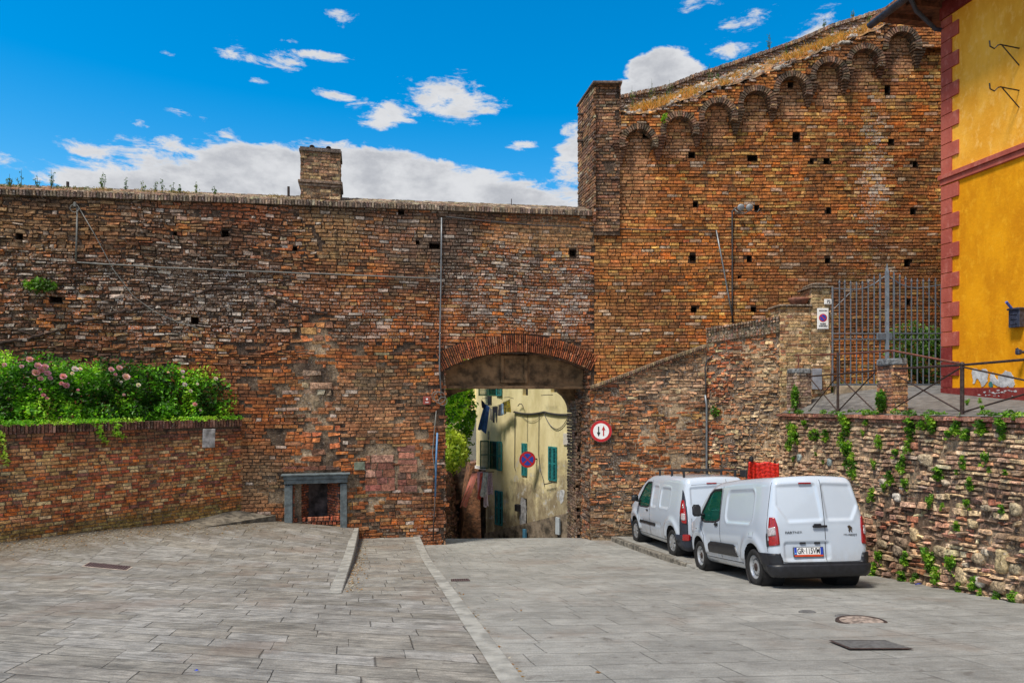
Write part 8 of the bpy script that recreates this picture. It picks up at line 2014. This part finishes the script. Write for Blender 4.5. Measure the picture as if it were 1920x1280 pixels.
# terrace edge weeds
tag(foliage('edge_weeds', [(*PC.V(u, float(c_top(u))+.03, random.uniform(-.25, .06)), .10, .12, random.uniform(.03, .09)) for u in list(np.arange(.2, 13, .33))+[1.2, 1.3, 4.7, 4.8, 4.9]], 3000, .035, pcols, None, seed=71, cut=.42), 'fringe of small weeds along the terrace edge on the retaining wall', 'weeds', kind='stuff')
for (x, y, w, h, lb) in ((1490, 745, 12, 26, 'tall green weed at the foot of the grey brick post'), (1652, 752, 14, 22, 'green weed at the foot of the stout orange brick post')):
    p = rail_pt(x, y, 7.3); s = p.y/F; e = empty('weed', p, 0, lb, 'plant'); place(foliage('leaves', [(p.x, p.y, p.z, w*s*.6, w*s*.6, h*s)], 260, .06, pcols, e, seed=int(x), cut=.2, hollow=.1), e)
for (x, y) in ((1740, 750), (1762, 748), (1832, 755), (1860, 752), (1910, 750), (1560, 748)):
    Y = .42/((y-733)/F) if False else None
# little tuft plants on the terrace asphalt
for i, (x, yw) in enumerate(((8.6, 12.9), (9.2, 13.4), (8.9, 11.4), (9.7, 12.6), (8.2, 15.2))):
    z = float(deck(x, yw)); o = proto[i % 6].copy(); o.name = 'weed'; COL.objects.link(o); o.location = (x, yw, z+.05); o.scale = (.10, .10, .10); tag(o, 'small green weed tuft growing through the terrace asphalt, '+('left of the right post', 'behind the right post', 'nearest the right picture edge', 'by the house plinth', 'beside the brick post')[i], 'weed', 'weeds on the terrace asphalt')
# shrub-like tuft on the curtain wall and others
def wall_tuft(P, px, py, w, h, n, cols, label, name='wall_shrub', seed=5, d=.15):
    c = P.V(*P.at(px, py, d), d); s = c.y/F; e = empty(name, c, 0, label, 'plant')
    place(foliage('foliage', [(c.x, c.y, c.z, w*s, .22, h*s), (c.x-w*s*.5, c.y, c.z+h*s*.2, w*s*.5, .18, h*s*.6), (c.x+w*s*.6, c.y, c.z-h*s*.2, w*s*.5, .18, h*s*.5)], n, .06, cols, e, seed=seed, cut=.35, hollow=.1), e)
    m = MB(); m.tube([P.V(*P.at(px, py+h*.6, 0), -.02), c], [.02, .008], 5); place(m.build('stem', M_ROOT, e), e)
wall_tuft(PL, 75, 535, 30, 15, 420, [(.04, .09, .012), (.08, .2, .02), (.14, .3, .03)], 'green caper-like shrub growing out of the left of the curtain wall')
wall_tuft(PA, 1342, 770, 8, 12, 160, pcols, 'small green plant in the corner beside the downpipe', seed=8)
wall_tuft(PR, 1207, 150, 0.1, 0.1, 1, pcols, 'x') if False else None
wall_tuft(PRA, 1246, 222, 5, 8, 70, pcols, 'small green fern between the first two arches of the bastion wall', seed=9)
# ---- weeds on the wall tops
def spire(name, p, h, label, cat, cols, group=None, branches=5, seed=1, leaf=.03, nleaf=60, spread=.25):
    r_ = random.Random(seed); e = empty(name, p, 0, label, cat, group); m = MB(); L = []
    for b in range(branches):
        a = r_.uniform(0, 6.28); q = r_.uniform(.2, 1)*spread*h if b else 0; hh = h*(1 if b == 0 else r_.uniform(.45, .85)); tip = Vector((math.cos(a)*q, math.sin(a)*q*.5, hh)); mid = tip*.5+Vector((math.cos(a)*q*.3, 0, 0))
        pts = [Vector(p), Vector(p)+mid, Vector(p)+tip]; m.tube(pts, [.008, .006, .003], 4)
        for i in range(nleaf//branches): t = r_.uniform(.25, 1); c = pts[0].lerp(pts[1], t*2) if t < .5 else pts[1].lerp(pts[2], t*2-1); L.append((c.x+r_.gauss(0, .02), c.y+r_.gauss(0, .02), c.z, .02, .02, .025))
    place(m.build('stem', simple('green_stem', (.07, .12, .03), .8), e) if False else m.build('stem', M_STEM, e), e)
    place(foliage('leaves', L, max(12, nleaf), leaf, cols, e, seed=seed, cut=0, hollow=.1), e); return e
M_STEM = simple('green_stem', (.06, .09, .03), .8, .3, 20)
wc = [(.05, .11, .03), (.09, .17, .04), (.16, .2, .06)]
for i, (x, yb_, yt, lb, br_) in enumerate([(18, 348, 326, 'bushy weed at the far left of the curtain wall top', 6), (40, 350, 318, 'tall thin weed spike second from the left on the curtain wall top', 2), (96, 352, 318, 'tall branched weed on the wall top above the short conduit', 4), (193, 354, 322, 'wide forked weed with leafy base on the wall top', 6), (236, 357, 332, 'slim upright weed right of the wide forked weed', 2), (268, 358, 338, 'slim weed pair left of the middle of the wall top', 3), (292, 359, 340, 'short weed with thin leaves on the wall top', 3), (304, 360, 338, 'short spiky weed next to another on the wall top', 2), (325, 361, 342, 'thin seed-headed weed on the wall top', 3), (338, 362, 346, 'low round-headed weed on the wall top', 4), (367, 362, 341, 'single upright weed left of the chimney', 2), (402, 364, 350, 'small bushy weed nearest the chimney on its left', 5), (70, 351, 330, 'thin grassy weed on the wall top near the left end', 3)]):
    u, v = PL.at(x, yb_, -.35); _, v2 = PL.at(x, yt, -.35); p = PL.V(u, float(ctop(u))+.30, -.35)
    spire('wall_weed', p, max(.25, v2-p.z), lb, 'weed', wc, 'weeds on top of the curtain wall', br_, 100+i, .035, 50 if br_ > 3 else 34)
tag(foliage('moss_and_stubble', [(*PL.V(u, float(ctop(u))+.30, -.35), .25, .35, .05) for u in np.arange(-14, -6.2, .3)], 2500, .028, [(.10, .12, .03), (.2, .16, .05), (.30, .2, .06)], None, seed=77, cut=.45), 'low moss and dry stubble on the left stretch of the curtain wall coping', 'moss', kind='stuff')
for i, (x, yb_, yt, lb, br_, Yq_) in enumerate([(1185, 186, 160, 'thin weeds on the bastion slope nearest the pier', 4, 20.6), (1222, 175, 148, 'wiry grey weed above the first arch', 7, 21.3), (1255, 165, 150, 'low wiry weed above the second arch', 6, 21.3), (1330, 150, 120, 'pair of green spikes above the third arch', 3, 21.0), (1345, 150, 135, 'yellowish spike beside the pair of green spikes', 2, 21.0), (1443, 98, 62, 'dark branching weed standing on the bastion parapet', 7, 21.75), (1474, 108, 84, 'single green spike on the bastion slope in the middle', 2, 21.0), (1545, 60, 44, 'small dark weed on the right of the bastion parapet', 4, 21.75), (1600, 45, 28, 'thin dry weed high on the bastion parapet', 4, 21.75), (1630, 40, 22, 'green weed on the slope near the roof gutter', 3, 21.2), (1560, 70, 50, 'grassy spike below the parapet at the right', 3, 21.2)]):
    X = (x-960)/F*Yq_; t = (Yq_-k1)/(k2-k1); z0_ = float(l1(X))*(1-t)+(float(l2(X))-.50)*t+.05 if t < .99 else float(l2(X))-.03
    spire('slope_weed', (X, Yq_, z0_), max(.3, (733-yt)/F*Yq_-z0_), lb, 'weed', wc+[(.3, .25, .08)], 'weeds on the bastion wall', br_, 140+i, .035, 46)
for o in bpy.data.objects:
    if o.type == 'EMPTY' and 'label' not in o and o.parent is None: print('UNLABELLED', o.name)
